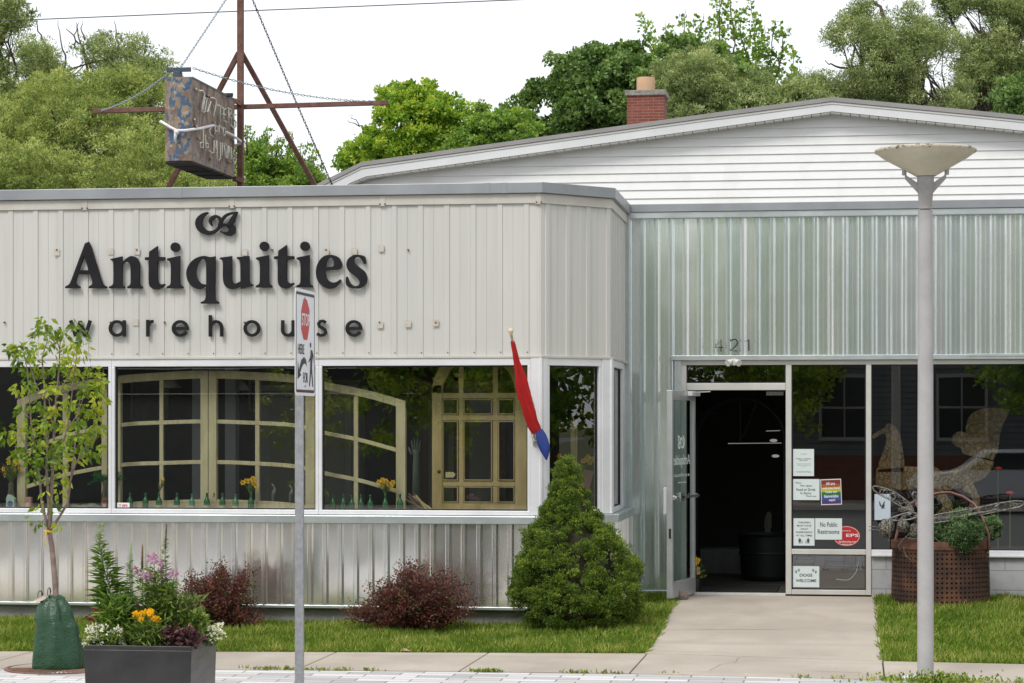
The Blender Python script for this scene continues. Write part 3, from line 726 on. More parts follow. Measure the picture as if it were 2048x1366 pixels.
for s_ in (-1, 1):
    mb.tube([(X+s_*.02, Yr-.09, 2.45), (X+s_*.045, Yr-.13, 2.43), (X+s_*.06, Yr-.15, 2.42)], [.015, .03, .036], 12)
mb.build('flood_light', mat('lamp_housing', (.66, .64, .58), rough=.5), shop, smooth=True)
# ================================================================ GABLED BUILDING BEHIND
Yg = 30.0
hall = thing('hall_building', 'long white gabled hall with lapped siding rising behind the shop', 'building', (XW(1664, Yg), Yg, -.2))
AX = XW(1664, Yg); 
tops = [(636, 368), (723.5, 324.5), (1400, 230), (1664, 194.6)]; bots = [(703, 368), (733, 356), (1400, 263), (1664, 226)]
tp = [(XW(a, Yg-.2), ZW(a, b, Yg-.2)) for a, b in tops]; bt = [(XW(a, Yg-.2), ZW(a, b, Yg-.2)) for a, b in bots]
AXf = tp[-1][0]
tp = [(tp[0][0]-1.6, tp[0][1]-.75)]+tp; bt = [(tp[0][0]+.15, tp[0][1]-.3)]+bt
full_t = tp+[(2*AXf-x, z) for x, z in tp[-2::-1]]; full_b = bt+[(2*AXf-x, z) for x, z in bt[-2::-1]]
M_vinyl = mat('white_vinyl_siding', (.80, .795, .775), (.70, .69, .66), 2.0, .55, lo=.5, hi=.8)
def profile_strip(mb, up, dn_, y0, y1):
    for i in range(len(up)-1):
        mb.hexa([(dn_[i][0], y0, dn_[i][1]), (dn_[i+1][0], y0, dn_[i+1][1]), (dn_[i+1][0], y1, dn_[i+1][1]), (dn_[i][0], y1, dn_[i][1]),
                 (up[i][0], y0, up[i][1]), (up[i+1][0], y0, up[i+1][1]), (up[i+1][0], y1, up[i+1][1]), (up[i][0], y1, up[i][1])])
t2 = [(x, z-.055) for x, z in full_t]
mb = MB(); profile_strip(mb, full_t, t2, Yg-.24, Yg+18); mb.build('roof', mat('roof_edge_metal', (.30, .285, .275), (.25, .24, .23), 2, .6), hall)
mb = MB(); profile_strip(mb, [(x, z-.06) for x, z in full_t], [(x, z-.085) for x, z in full_t], Yg-.225, Yg-.17)
mb.build('roof_trim', mat('trim_white', (.70, .68, .63), rough=.5), hall)
mb = MB(); profile_strip(mb, [(x, z-.087) for x, z in full_t], [(x, z+.02) for x, z in full_b], Yg-.215, Yg-.16); mb.build('fascia_board', mat('fascia_white', (.68, .69, .68), (.60, .61, .60), 1.2, .5), hall)
mb = MB(); 
for i in range(len(full_b)-1):
    a = Vector((full_b[i][0], full_b[i][1])); b = Vector((full_b[i+1][0], full_b[i+1][1])); L = (b-a).length; d = (b-a)/L; k = 0
    while k*.118 < L:
        p = a+d*(k*.118); q = a+d*min(L, k*.118+.108)
        mb.hexa([(p.x, Yg-.20, p.y), (q.x, Yg-.20, q.y), (q.x, Yg, q.y), (p.x, Yg, p.y), (p.x, Yg-.20, p.y+.018), (q.x, Yg-.20, q.y+.018), (q.x, Yg, q.y+.018), (p.x, Yg, p.y+.018)]); k += 1
mb.build('soffit', mat('soffit_white', (.66, .64, .58), rough=.6), hall)
mb = MB(); z = 0.0; lap = .1085
def xr_at(z_):
    L_ = full_b
    for i in range(len(L_)//2):
        if L_[i][1] <= z_ <= L_[i+1][1]: t = (z_-L_[i][1])/(L_[i+1][1]-L_[i][1]); return L_[i][0]+(L_[i+1][0]-L_[i][0])*t
    return full_b[1][0] if z_ < L_[1][1] else None
XLW = full_b[1][0]
while z < full_b[len(full_b)//2][1]:
    z1 = z+lap; a = xr_at(z); b = xr_at(z1)
    if a is None: break
    a = max(a, XLW); b = AXf-.02 if b is None else max(b, XLW); zz = z1
    mb.add([(a, Yg-.018, z), (2*AXf-a, Yg-.018, z), (2*AXf-b, Yg-.002, zz), (b, Yg-.002, zz), (a, Yg, z), (2*AXf-a, Yg, z)], [(0, 1, 2, 3), (4, 5, 1, 0)]); z = z1
mb.build('wall_siding', M_vinyl, hall, fix=False)
mb = MB(); poly = [(x, z_) for x, z_ in full_b[1:-1]]; poly = [(XLW, -.2)]+poly+[(2*AXf-XLW, -.2)]
mb.xz(poly, Yg+.005, Yg+.1); mb.box(XLW, XLW+.1, Yg+.1, Yg+18, -.2, 4.5); mb.box(2*AXf-XLW-.1, 2*AXf-XLW, Yg+.1, Yg+18, -.2, 4.5); mb.build('wall', M_vinyl, hall)
# chimney
Yc = 33.5
def brickmat():
    m, nt, b = nm('chimney_brick'); tc = nt.nodes.new('ShaderNodeTexCoord').outputs['Object']
    mp = nt.nodes.new('ShaderNodeMapping'); mp.inputs['Rotation'].default_value = (PI/2, 0, 0); nt.links.new(tc, mp.inputs[0])
    br = nt.nodes.new('ShaderNodeTexBrick'); nt.links.new(mp.outputs[0], br.inputs[0])
    br.inputs['Color1'].default_value = rgb((.17, .045, .030)); br.inputs['Color2'].default_value = rgb((.22, .065, .042)); br.inputs['Mortar'].default_value = rgb((.26, .17, .14))
    br.inputs['Scale'].default_value = 1; br.inputs['Brick Width'].default_value = .155; br.inputs['Row Height'].default_value = .042; br.inputs['Mortar Size'].default_value = .0035
    c = mixc(nt, ramp(nt, noi(nt, tc, 8), [(.45, 0.0), (.7, .35)]), br.outputs[0], (.12, .035, .03))
    nt.links.new(c, b.inputs['Base Color']); b.inputs['Roughness'].default_value = .9; bumpn(nt, b, br.outputs['Fac'], -.4, .01); return m
c0, c1 = XW(1254, Yc), XW(1328, Yc)
mb = MB(); mb.box(c0, c1, Yc, Yc+.5, 4.8, ZW(1290, 190, Yc)); ch = mb.build('chimney', brickmat(), hall)
def capfn(mb):
    z0, z1 = ZW(1290, 191, Yc), ZW(1290, 180, Yc); mb.box(c0-.03, c1+.03, Yc-.03, Yc+.53, z0, z1); return mb
cb = capfn(MB()).build('chimney_cap', mat('cap_concrete', (.30, .28, .24), (.16, .15, .13), 14, .95, bump=.8, bsc=30), ch, bevel=.012)
mb = MB(); cx = XW(1291.5, Yc+.25); r_ = (XW(1310, Yc)-XW(1273, Yc))/2; z0 = ZW(1290, 181, Yc); z1 = ZW(1290, 152, Yc)
mb.lathe([(r_, z0), (r_, z1), (r_*.97, z1+.01), (r_*.8, z1+.005), (r_*.8, z0)], (cx, Yc+.25, 0), 28); mb.build('flue_pot', mat('flue_clay', (.55, .36, .22), (.46, .29, .17), 5, .8), ch, smooth=True)
# ================================================================ LETTERS ON THE FASCIA
M_let = mat('letter_black', (.010, .010, .012), (.016, .016, .018), 6, .7, spec=.2)
YF = Yl-.022
def c5(p): return (120+p[0]/6.4, 410+p[1]/6.4)+((1,) if len(p) > 2 else ())
def c6(p): return (430+p[0]/6.4, 410+p[1]/6.4)+((1,) if len(p) > 2 else ())
def fmap(Y0): return lambda x, y, z: (XW(x, Y0), Y0+z, ZW(x, y, Y0))
GA = [[(372,472),(325,492),(150,960),(122,1015,1),(72,1045),(72,1066),(262,1066),(260,1044),(218,1020,1),(205,985,1),(232,885),(390,885),(418,985,1),(410,1020,1),(372,1044),(372,1066),(605,1066),(603,1046),(562,1022,1),(535,970,1),(395,520)],
      [(312,648),(360,800),(366,835),(248,835)]]
GN = [[(650,692),(800,658),(800,735),(855,685,1),(915,654,1),(985,678,1),(1020,755,1),(1020,980),(1030,1025,1),(1060,1046),(1060,1067),(866,1067),(866,1046),(900,1022,1),(908,985,1),(908,800),(895,748,1),(860,728,1),(825,738,1),(800,760),(797,985),(805,1025,1),(830,1046),(830,1067),(632,1067),(632,1046),(675,1025,1),(687,985,1),(687,745),(675,718,1),(652,706)]]
GT = [[(1254,525),(1145,600),(1143,666),(1092,672),(1092,706),(1140,709),(1138,950),(1148,1030,1),(1185,1070,1),(1230,1081,1),(1290,1066,1),(1347,1028),(1344,1008),(1300,1016,1),(1262,994,1),(1250,940,1),(1253,712),(1347,708),(1347,668),(1254,666)]]
GI = [[(1537,652),(1374,686),(1374,706),(1410,728,1),(1422,770,1),(1422,985),(1412,1022,1),(1370,1046),(1370,1067),(1580,1067),(1580,1047),(1546,1020,1),(1536,985,1)], arc(1478,540,60,60,0,345,23)]
GQ = [[(1992,655),(1962,664,1),(1920,666,1),(1850,652,1),(1745,680,1),(1665,750,1),(1622,850,1),(1638,965,1),(1700,1048,1),(1790,1076,1),(1870,1038),(1870,1180),(1852,1222,1),(1805,1243),(1805,1263),(2038,1263),(2038,1243),(2000,1222,1),(1988,1180,1)],
      [(1876,1018),(1812,1006,1),(1765,955,1),(1742,880,1),(1752,795,1),(1785,728,1),(1828,692,1),(1862,712,1),(1874,750)]]
GU = [[(66,675),(219,654),(219,950),(230,990,1),(262,1006,1),(330,978),(328,745),(318,708,1),(283,690),(283,668),(441,654),(441,965),(452,1003,1),(492,1018),(492,1036),(335,1070),(328,1040),(262,1068,1),(200,1076,1),(140,1045,1),(108,965,1),(106,745),(96,710,1),(66,692)]]
GE = [[(1408,838),(1560,826,1),(1618,800,1),(1622,742,1),(1580,670,1),(1480,638,1),(1380,668,1),(1312,765,1),(1295,870,1),(1320,975,1),(1390,1048,1),(1475,1072,1),(1560,1040,1),(1620,970),(1606,952),(1550,988,1),(1490,988,1),(1430,940,1)],
      [(1414,794),(1505,792),(1526,765,1),(1515,705,1),(1475,675,1),(1435,718,1)]]
GS = [[(1932,757),(1910,757),(1875,695,1),(1828,665,1),(1785,692,1),(1786,740,1),(1850,798,1),(1920,858,1),(1948,940,1),(1920,1020,1),(1850,1066,1),(1770,1066,1),(1705,1048,1),(1678,1005,1),(1678,925),(1698,918),(1735,1000,1),(1795,1038,1),(1848,1018,1),(1850,968,1),(1800,915,1),(1720,852,1),(1685,775,1),(1705,695,1),(1775,646,1),(1855,640,1),(1920,665,1)]]
def shift(g, dx, dy): return [[(p[0]+dx, p[1]+dy)+tuple(p[2:]) for p in s_] for s_ in g]
letters = thing('wall_lettering', 'big black serif letters with small spaced letters below on the cream siding', 'sign', (XW(430, Yl), Yl, 3.0))
def glyph(g, cf, nm_='letter'):
    sp = [smooth_path([cf(p) for p in s_]) for s_ in g]
    return solid2d(nm_, sp, fmap(YF-.018), .032, M_let, letters)
for g in (GA, GN, GT, GI, GQ): glyph(g, c5)
for g in (GU, shift(GI, -845, -11), shift(GT, -332, -13), shift(GI, -325, -12), GE, GS): glyph(g, c6)
# scroll ornament above
sc_ = [([(-85,106),(-118,112),(-160,140),(-195,185),(-207,235),(-190,290),(-150,330),(-95,355),(-35,352),(20,325),(62,280),(100,255),(145,258),(185,280)],[22,36,55,78,88,84,72,56,42,34,36,34,34,40]),
       ([(150,262),(200,262),(222,300),(210,345),(170,368),(120,358),(72,326)],[24,48,84,80,56,30,10]),
       ([(-32,268),(-52,240),(-58,200),(-30,165),(10,148),(48,160),(72,195),(72,240),(58,282)],[8,26,40,46,38,38,40,40,38]),
       ([(62,262),(90,200),(125,150),(175,118),(230,104),(288,98)],[36,36,34,30,26,10]),
       ([(284,100),(258,130),(236,170),(215,210),(190,245),(150,258)],[14,40,56,60,52,36])]
obs = []
for k, (pts, w) in enumerate(sc_):
    cl_ = smooth_path([(p[0], p[1], 1) for p in pts]); cl_ = cl_[:-6]+[pts[-1]]; ww = []
    for i in range(len(pts)-1):
        for j in range(6): ww.append(w[i]+(w[i+1]-w[i])*j/6)
    ww = ww[:len(cl_)-1]+[w[-1]]
    cl_ = cl_[:len(ww)]
    obs.append(solid2d('scroll', [[c6(p) for p in s_] for s_ in stroke(cl_, ww)], fmap(YF-.018-.0015*k), .032, M_let, letters))
join_into(obs, 'scroll_ornament')
obs = []
for k, (pts, w) in enumerate(sc_):
    ww = w; obs.append(solid2d('scroll', stroke(pts, ww), lambda a, b, c, k=k: dp(.40+(a+210)/500*.26, .004+.0004*k+c, 1.665-(b-95)/275*.13), .0006, WHT, door))
join_into(obs, 'door_scroll')
def c4(p): return (p[0]/2.56, 360+p[1]/2.56)
LW = 15.5
def st_letter(strokes):
    obs = []
    for k, (pts, cl_) in enumerate(strokes):
        obs.append(solid2d('l', [[c4(p) for p in s_] for s_ in stroke(pts, LW, cl_)], fmap(YF-.015-.0012*k), .026, M_let, letters))
    join_into(obs, 'letter')
def ring(cx, cy, r, a0=0, a1=360): return arc(cx, cy, r, r, a0, a1, 28)
cir = lambda cx, cy=760: (ring(cx, cy, 35)[:-1], True)
st_letter([([(362,719),(388,801)], False), ([(388,801),(412,722)], False), ([(410,722),(436,801)], False), ([(436,801),(462,719)], False)])
st_letter([cir(600), ([(636,718),(636,802)], False)])
st_letter([([(757,716),(757,802)], False), (arc(783,752,26,28,180,275,10), False)])
st_letter([(ring(923,760,35,28,360), False), ([(890,760),(965,760)], False)])
st_letter([([(1077,692),(1077,802)], False), (arc(1106,757,29,32,180,360,16)+[(1135,802)], False)])
st_letter([cir(1290)])
st_letter([([(1448,718)]+arc(1474,768,27,27,180,0,14)+[(1501,718)], False), ([(1501,718),(1501,802)], False)])
st_letter([([(1668,730),(1655,722),(1640,724),(1631,736),(1636,750),(1650,758),(1664,767),(1668,782),(1657,794),(1640,796),(1624,787)], False)])
st_letter([(ring(1812,760,35,28,360), False), ([(1779,760),(1854,760)], False)])
# house number
num = thing('house_number', 'thin black street number 421 over the door', 'number', (XW(1465, Yr), Yr-.04, 2.6))
def cn(p): return (1200+p[0]/3.657, 400+p[1]/3.657)
for sts in ([[(885,1108),(885,1020),(842,1078),(900,1078)]], [arc(980,1040,24,22,190,370,12)+[(1000,1060),(955,1103),(1002,1103)]], [[(1072,1034),(1088,1020),(1088,1103)]]):
    solid2d('digit', [[cn(p) for p in s_] for s_ in sum([stroke(q, 7.0) for q in sts], [])], fmap(Yr-.045), .012, M_let, num)
# ================================================================ ROOF MAST, HANGING SIGN, CHAINS
M_rust = mat('rusty_brown_steel', (.13, .055, .040), (.20, .11, .085), 9, .8, .2, bump=.3)
YM = 24.0
mast = thing('sign_mast', 'rusty brown steel mast with crossbar and two sloping braces on the roof', 'mast', P(481, 372, YM))
mb = MB(); mb.bar(P(481, 420, YM), P(481, -60, YM), .062, .062); mb.build('post', M_rust, mast, bevel=.004)
mb = MB(); mb.bar(P(186, 222.5, YM+.06), P(775, 205.5, YM+.06), .048, .048); mb.build('crossbar', M_rust, mast, bevel=.004)
for pts in (((478, 105), (318, 412)), ((483, 105), (652, 412))):
    mb = MB(); mb.bar(P(*pts[0], YM+.055), P(*pts[1], YM+.9), .05, .05, (0, 1, 0)); mb.build('brace', M_rust, mast, bevel=.004)
mb = MB(); mb.bar(P(468, 201, YM-.05), P(484, 208, YM-.03), .05, .05); mb.bar(P(468, 357, YM-.1), P(484, 362, YM-.03), .07, .05); mb.build('sign_bracket', M_rust, mast, bevel=.004)
def chain(label, a, b, sag, wire, m):
    a = Vector(a); b = Vector(b); L = (b-a).length; n = int(L/.036); pts = [a.lerp(b, i/n)+Vector((0, 0, -sag*4*(i/n)*(1-i/n))) for i in range(n+1)]; mb = MB()
    for i in range(n):
        p, q = pts[i], pts[i+1]; d = (q-p).normalized(); s_ = d.cross(Vector((.3, 1, .2))).normalized(); u = s_.cross(d)
        if i % 2: s_ = u
        c = (p+q)/2; ring_ = []
        for k in range(9):
            t = 2*PI*k/8; ring_.append(c+d*(math.cos(t)*.024)+s_*(math.sin(t)*.010))
        mb.tube(ring_, wire, 4, cap=False)
    o = mb.build('chain', m, None, a); tag(o, label, 'chain', 'steel chains staying the hanging sign'); return o
M_chG = mat('chain_galvanised', (.30, .34, .37), rough=.5, metal=.4); M_chD = mat('chain_dark', (.05, .05, .05), rough=.7, metal=.3)
Yn = 22.3
chain('pale chain rising steeply from the hanging sign towards the top of the mast', P(361, 136, 22.55), P(470, -28, YM), .0, .0036, M_chG)
chain('dark chain falling from the mast top to the roof right of the braces', P(497, -20, YM+.05), P(668, 378, YM+1.2), .015, .0044, M_chD)
chain('pale chain slung from the hanging sign to the right end of the crossbar', P(386, 136, 22.6), P(742, 203, YM+.03), .07, .0036, M_chG)
chain('pale chain slung from the hanging sign to the left end of the crossbar', P(340, 144, 22.6), P(203, 221, YM+.03), .05, .0036, M_chG)
def signmat():
    m, nt, b = nm('peeling_blue_paint'); tc = nt.nodes.new('ShaderNodeTexCoord').outputs['Object']
    c = ramp(nt, noi(nt, tc, 7, (1, 1, .6), 8), [(.35, (.13, .07, .045)), (.5, (.22, .17, .13)), (.65, (.30, .21, .15))])
    sp = nt.nodes.new('ShaderNodeSeparateXYZ'); nt.links.new(tc, sp.inputs[0])
    front = mathn(nt, 'MULTIPLY', mathn(nt, 'LESS_THAN', sp.outputs[1], .02), .10)
    b1 = mathn(nt, 'ADD', noi(nt, tc, 13, (1.3, 1, .8), 12), mathn(nt, 'SUBTRACT', front, .10))
    c = mixc(nt, ramp(nt, b1, [(.52, 0.0), (.55, 1.0)]), c, mixc(nt, noi(nt, tc, 20), (.025, .065, .14), (.08, .13, .19)))
    c = mixc(nt, ramp(nt, noi(nt, tc, 16), [(.58, 0.0), (.66, .8)]), c, (.34, .32, .27))
    nt.links.new(c, b.inputs['Base Color']); b.inputs['Roughness'].default_value = .75; bumpn(nt, b, b1, .4, .01); return m
Xs0, Xs1 = XW(324.5, Yn), XW(384, Yn); zt, zb = ZW(384, 155, Yn), ZW(384, 322.5, Yn); Ye = 23.9
box = thing('hanging_sign', 'rusty box sign with peeling blue paint and broken neon letters', 'sign', (Xs1, Yn, zb))
pp = [(Xs0, Yn+.10), (Xs0+.02, Yn+.03), (Xs0+.09, Yn-.012), ((Xs0+Xs1)/2, Yn-.03), (Xs1-.05, Yn-.018), (Xs1, Yn), (Xs1, Ye), (Xs0, Ye)]
mb = MB(); poly_xy(mb, pp, zb+.004, zt); mb.build('case', signmat(), box, bevel=.004)
mb = MB(); poly_xy(mb, [(x+(.006 if x < (Xs0+Xs1)/2 else -.006), y+(.006 if y < 23 else -.006)) for x, y in pp], zb-.012, zb+.002)
for k in range(3): mb.box(Xs0+.01, Xs1-.01, Yn+.35+k*.42, Yn+.37+k*.42, zb-.018, zb-.012)
mb.build('bottom_plate', mat('near_black_steel', (.018, .014, .012), (.03, .022, .018), 6, .9), box)  # bottom plate coloured near black, much darker than the case
mb = MB(); mb.box(Xs1-.004, Xs1+.006, Yn+.0, Ye, zt-.006, zt+.01); mb.box(Xs1-.002, Xs1+.004, Yn-.004, Yn+.004, zb, zt); mb.box(Xs0, Xs1-.02, Yn+.02, Ye, zt, zt+.012)
mb.build('edge_trim', mat('blue_grey_edge', (.10, .13, .16), (.17, .13, .10), 9, .7), box)
mb = MB(); a = P(333, 140, 22.55); b_ = P(382, 138, 22.55); mb.box(a.x, b_.x, 22.54, 22.56, a.z-.022, a.z+.022); mb.box(a.x+.08, b_.x-.1, 22.5, 22.6, zt, a.z-.02)
mb.build('mounting_plate', mat('blue_steel', (.03, .06, .10), (.07, .07, .07), 10, .6), box, bevel=.003)
mb = MB(); a = P(444, 190, 23.6); mb.box(a.x, a.x+.115, 23.6, 23.62, a.z-.02, a.z+.02); mb.build('mounting_plate', M_black, box, bevel=.003)
# neon tubes, traced on the side face
def sp_(x, y, off=.03): return PX(380+x/8.04, 170+y/8.04, Xs1+off)
M_neon = mat('dead_neon_tube', (.50, .48, .39), (.72, .70, .61), 12, .25, spec=.6)
rows_ = [[[(100,60,.0),(150,90),(205,90),(232,150),(222,190),(185,430)],[(240,200),(205,400),(215,445),(240,420),(272,215)],[(245,200),(270,230),(235,400)]],
 [[(298,165,.0),(320,200),(385,210),(420,245),(415,330),(375,505)],[(335,265),(275,445),(300,400),(330,470)]],
 [[(435,320),(480,335),(485,370),(485,610)]],
 [[(500,350),(540,385),(575,390)],[(520,465),(570,480)],[(540,380),(540,570),(595,600)]],
 [[(610,370),(655,395),(660,450),(625,490),(660,540),(665,625)],[(620,390),(622,620)]],
 [[(735,480),(700,475),(700,540),(740,600),(735,670),(690,690),(655,640)]],
 [[(340,680),(310,720),(325,800),(370,830)]],
 [[(400,790),(405,640),(440,680),(445,790)],[(405,735),(440,745)]],
 [[(465,800),(465,650),(520,700),(520,810)],[(530,690),(535,820),(568,790),(562,700),(530,680)]],
 [[(210,710),(208,1015),(165,990),(160,930),(205,920)]],
 [[(245,800),(250,1000),(290,1010),(290,940),(255,935)]],
 [[(305,1050),(340,1090),(380,1090),(385,890)],[(420,890),(410,1000),(440,1080)]],
 [[(430,900),(432,1220)],[(490,920),(488,1180),(460,1220)]],
 [[(520,930),(515,1140)],[(560,945),(590,980),(590,1180),(560,1150),(550,960)]],
 [[(615,970),(610,1190)],[(630,985),(640,1190),(668,1180),(660,1000)]],
 [[(715,1040),(690,1100),(735,1150),(740,1230),(700,1250),(690,1180)]]]
for row in rows_:
    mb = MB()
    for pts in row:
        q = [sp_(p[0], p[1], p[2] if len(p) > 2 else .035) for p in pts]
        mb.tube(q, .0078, 7)
    mb.build('neon_tube', M_neon, box, smooth='all')
mb = MB()
for (x, y) in ((100,60),(298,165),(75,550),(400,600),(110,660),(350,1180),(520,470),(150,850),(695,690),(650,1240),(300,850),(700,880)):
    mb.tube([sp_(x, y, 0), sp_(x, y, .04)], .011, 8)
mb.build('tube_support', mat('porcelain', (.45, .40, .33), rough=.4), box)
mb = MB()
mb.tube([sp_(-470, 470, -.0)-Vector((.3, 0, 0))*0, PX(322, 243, Xs0-.02)], .011, 8) if False else None
tb = [P(321, 244, Yn+.05), P(322, 243, Yn-.02), P(340, 254, Yn-.06), P(353, 261, Yn-.075), P(370, 261, Yn-.06), P(385, 259, Yn-.02), PX(402, 256.5, Xs1+.03), PX(427, 250.5, Xs1+.035)]
mb.tube(tb, .0145, 10)
mb.tube([PX(452, 264, Xs1+.035), PX(464, 270, Xs1+.04), P(481, 282, YM-.10), P(480, 288, YM-.06), P(470, 290, YM-.02)], .0135, 10)
mb.ball(P(353, 264, Yn-.08), .028, 8); mb.tube([P(352, 266, Yn-.08), P(350, 276, Yn-.06), P(352, 287, Yn-.05)], [.022, .014, .010], 6)
mb.build('white_tie', mat('white_tube', (.72, .70, .70), (.55, .40, .34), 9, .4, lo=.55, hi=.8), box, smooth='all')
# overhead wire
mb = MB(); pts = [P(-300+i*130, 42-(-300+i*130)*.041, 34) for i in range(14)]
mb.tube([p for p in pts], .008, 5); tag(mb.build('overhead_wire', M_black, None, pts[0]), 'thin overhead line crossing the white sky at top left', 'wire')
# ================================================================ STREET LAMP
lampY = 18.2; lb = P(1851, 1360, lampY); lx, ly = lb.x, lb.y; LT = T(1851, lampY)
def zl(y): return CAMZ+(HZ-y)/F*LT
def wl(px_): return px_/F*LT
M_pole = mat('grey_pole_paint', (.40, .385, .38), (.34, .325, .32), 5, .45, bump=.03)
lamp = thing('street_lamp', 'tall grey street lamp with a wide cream dish on three prongs', 'street lamp', (lx, ly, -.17))
mb = MB(); mb.lathe([(wl(16.3), zl(1350)), (wl(15.8), zl(900)), (wl(14.3), zl(424)), (wl(14.3), zl(421)), (wl(9), zl(421)), (wl(9), zl(412))], (lx, ly, 0), 40); mb.build('pole', M_pole, lamp, smooth=True)
mb = MB(); mb.lathe([(wl(13), zl(418)), (wl(12.5), zl(414)), (wl(14.5), zl(395)), (wl(16.5), zl(372)), (wl(16.8), zl(352)), (wl(15), zl(352))], (lx, ly, 0), 36); mb.build('neck', mat('lamp_neck', (.36, .35, .345), (.30, .28, .26), 8, .5, bump=.05), lamp, smooth=True)
mb = MB(); mb.lathe([(wl(20), zl(352.5)), (wl(24), zl(350)), (wl(52), zl(334)), (wl(84), zl(316)), (wl(98.5), zl(305)), (wl(100), zl(302.5)), (wl(99), zl(300)), (wl(90), zl(300)), (wl(40), zl(297)), (wl(2), zl(296))], (lx, ly, 0), 72)
dish = mb.build('dish', mat('dish_enamel', (.62, .58, .46), (.50, .46, .35), 3, .4, bump=.03), lamp, smooth=True)
mb = MB(); mb.lathe([(wl(99.2), zl(305.5)), (wl(101), zl(303)), (wl(100.8), zl(300)), (wl(98), zl(298))], (lx, ly, 0), 72); mb.build('rim', mat('dish_rim', (.50, .45, .36), (.14, .09, .06), 30, .6, lo=.55, hi=.62), dish, smooth='all')
for ang in (0, 180, 90, 270):
    ca, sa = math.cos(math.radians(ang)), math.sin(math.radians(ang)); mb = MB()
    R_ = lambda r, y: (lx+ca*wl(r), ly+sa*wl(r), zl(y))
    if ang in (90,): continue
    nx_, ny_ = -sa*wl(3.2), ca*wl(3.2); v = []
    for sgn in (-1, 1):
        for (r, y) in ((15, 366), (15, 386), (41, 357), (41, 348)): p = R_(r, y); v.append((p[0]+nx_*sgn, p[1]+ny_*sgn, p[2]))
    mb.add(v, [(0, 1, 2, 3), (7, 6, 5, 4), (0, 4, 5, 1), (1, 5, 6, 2), (2, 6, 7, 3), (3, 7, 4, 0)])
    mb.tube([R_(42, 350), R_(42, 337)], wl(4.6), 14); mb.tube([R_(41.5, 338), R_(41.5, 333)], wl(5.6), 14)
    if ang != 270 or False: mb.build('prong', M_pole, lamp, bevel=.002)
mb = MB(); mb.lathe([(wl(50), -.18), (wl(50), zl(1358)), (wl(40), zl(1351)), (wl(33), zl(1350)), (wl(14), zl(1350))], (lx, ly, 0), 14)
mb.build('base', mat('base_paint', (.62, .63, .65), (.50, .51, .52), 5, .5, bump=.1), lamp, bevel=.004)
mb = MB()
for a_ in (200, 250, 290, 340): mb.tube([(lx+wl(27)*math.cos(math.radians(a_)), ly+wl(27)*math.sin(math.radians(a_)), zl(1352)), (lx+wl(27)*math.cos(math.radians(a_)), ly+wl(27)*math.sin(math.radians(a_)), zl(1346))], .012, 6)
mb.build('anchor_bolt', M_pole, lamp)
# ================================================================ STOP HERE FOR PEDESTRIANS SIGN
XS = XW(590, 16.05); y0s, y1s = 16.05, 16.66
sg = thing('crossing_sign', 'white stop here for pedestrians sign on a galvanised post', 'sign', (XS-.035, 16.3, -.17))
zt_, zb_ = CAMZ+(HZ-575)/F*T(590, y0s), CAMZ+(HZ-790.5)/F*T(590, y0s)
def smap(a, b, c): return (XS+c, y0s+(y1s-y0s)*a, zb_+(zt_-zb_)*b)     # a across the face, b up
def rrect(x0, y0, x1, y1, rx, ry, n=5):
    o = []
    for (cx, cy, a0) in ((x1-rx, y1-ry, 0), (x0+rx, y1-ry, 90), (x0+rx, y0+ry, 180), (x1-rx, y0+ry, 270)): o += arc(cx, cy, rx, ry, a0, a0+90, n)
    return o
pw_, ph_ = .05, .042
M_sgw = mat('sign_white', (.78, .78, .80), (.72, .72, .74), 4, .4); M_sgk = mat('sign_black', (.03, .03, .03), rough=.5); M_sgr = mat('sign_red', (.50, .045, .04), rough=.45)
plate = solid2d('sign_plate', [rrect(0, 0, 1, 1, pw_, ph_)], smap, .004, M_sgw, sg)
def som(name, sp, m, lay=1): return solid2d(name, sp, lambda a, b, c: smap(a, b, c+.0022+.0012*lay), .001, m, plate)
som('border', [rrect(.035, .03, .965, .97, .04, .033), rrect(.05, .035, .95, .965, .035, .03)[::-1]], M_sgk)
som('top_bar', [[(.05, .945), (.95, .945), (.95, .965), (.05, .965)]], M_sgk, 2); som('bottom_bar', [[(.05, .035), (.95, .035), (.95, .055), (.05, .055)]], mat('sign_maroon', (.09, .02, .03), rough=.5), 2)
def sx_(x): return (x-60)/(250-60)
def sy_(y, x): t = sx_(x); top = 70+(165-70)*t; bot = 1262+(1300-1262)*t; return (bot-y)/(bot-top)
def sc2(pts): return [(sx_(x), sy_(y, x)) for x, y in pts]
som('stop_octagon', [sc2([(137,212),(167,225),(193,345),(193,520),(172,670),(138,662),(115,545),(115,335)])], M_sgr)
textlines('stop_lettering', [('STOP', sx_(118), sy_(500, 118), sx_(192), sy_(362, 118))], lambda a, b, c: smap(a, b, c+.005), M_sgw, plate, .001, .01)
textlines('small_lettering', [('HERE', sx_(84), sy_(805, 84), sx_(143), sy_(695, 84)), ('FOR', sx_(134), sy_(1135, 134), sx_(177), sy_(1020, 134))], lambda a, b, c: smap(a, b, c+.004), M_sgk, plate, .001)
som('walking_figure', [sc2([(204+7*math.cos(t/10*2*PI), 733+30*math.sin(t/10*2*PI)) for t in range(10)]),
                       sc2([(205,785),(220,795),(232,850),(230,930),(224,850),(220,905),(218,990),(230,1195),(222,1195),(210,1020),(198,1185),(190,1180),(200,1000),(202,890),(186,925),(184,910),(202,860)])], M_sgk)
som('arrow', [sc2([(168,955),(158,880),(140,852),(115,880),(98,960),(93,1000),(83,885),(80,1085),(115,1045),(103,1020),(120,960),(135,930),(152,925)])], M_sgk)
som('accent_mark', [sc2([(146,1178),(160,1160),(156,1180),(150,1188)])], M_sgk)
mb = MB(); cx_, cy_ = XS-.036, 16.33; hw = .030
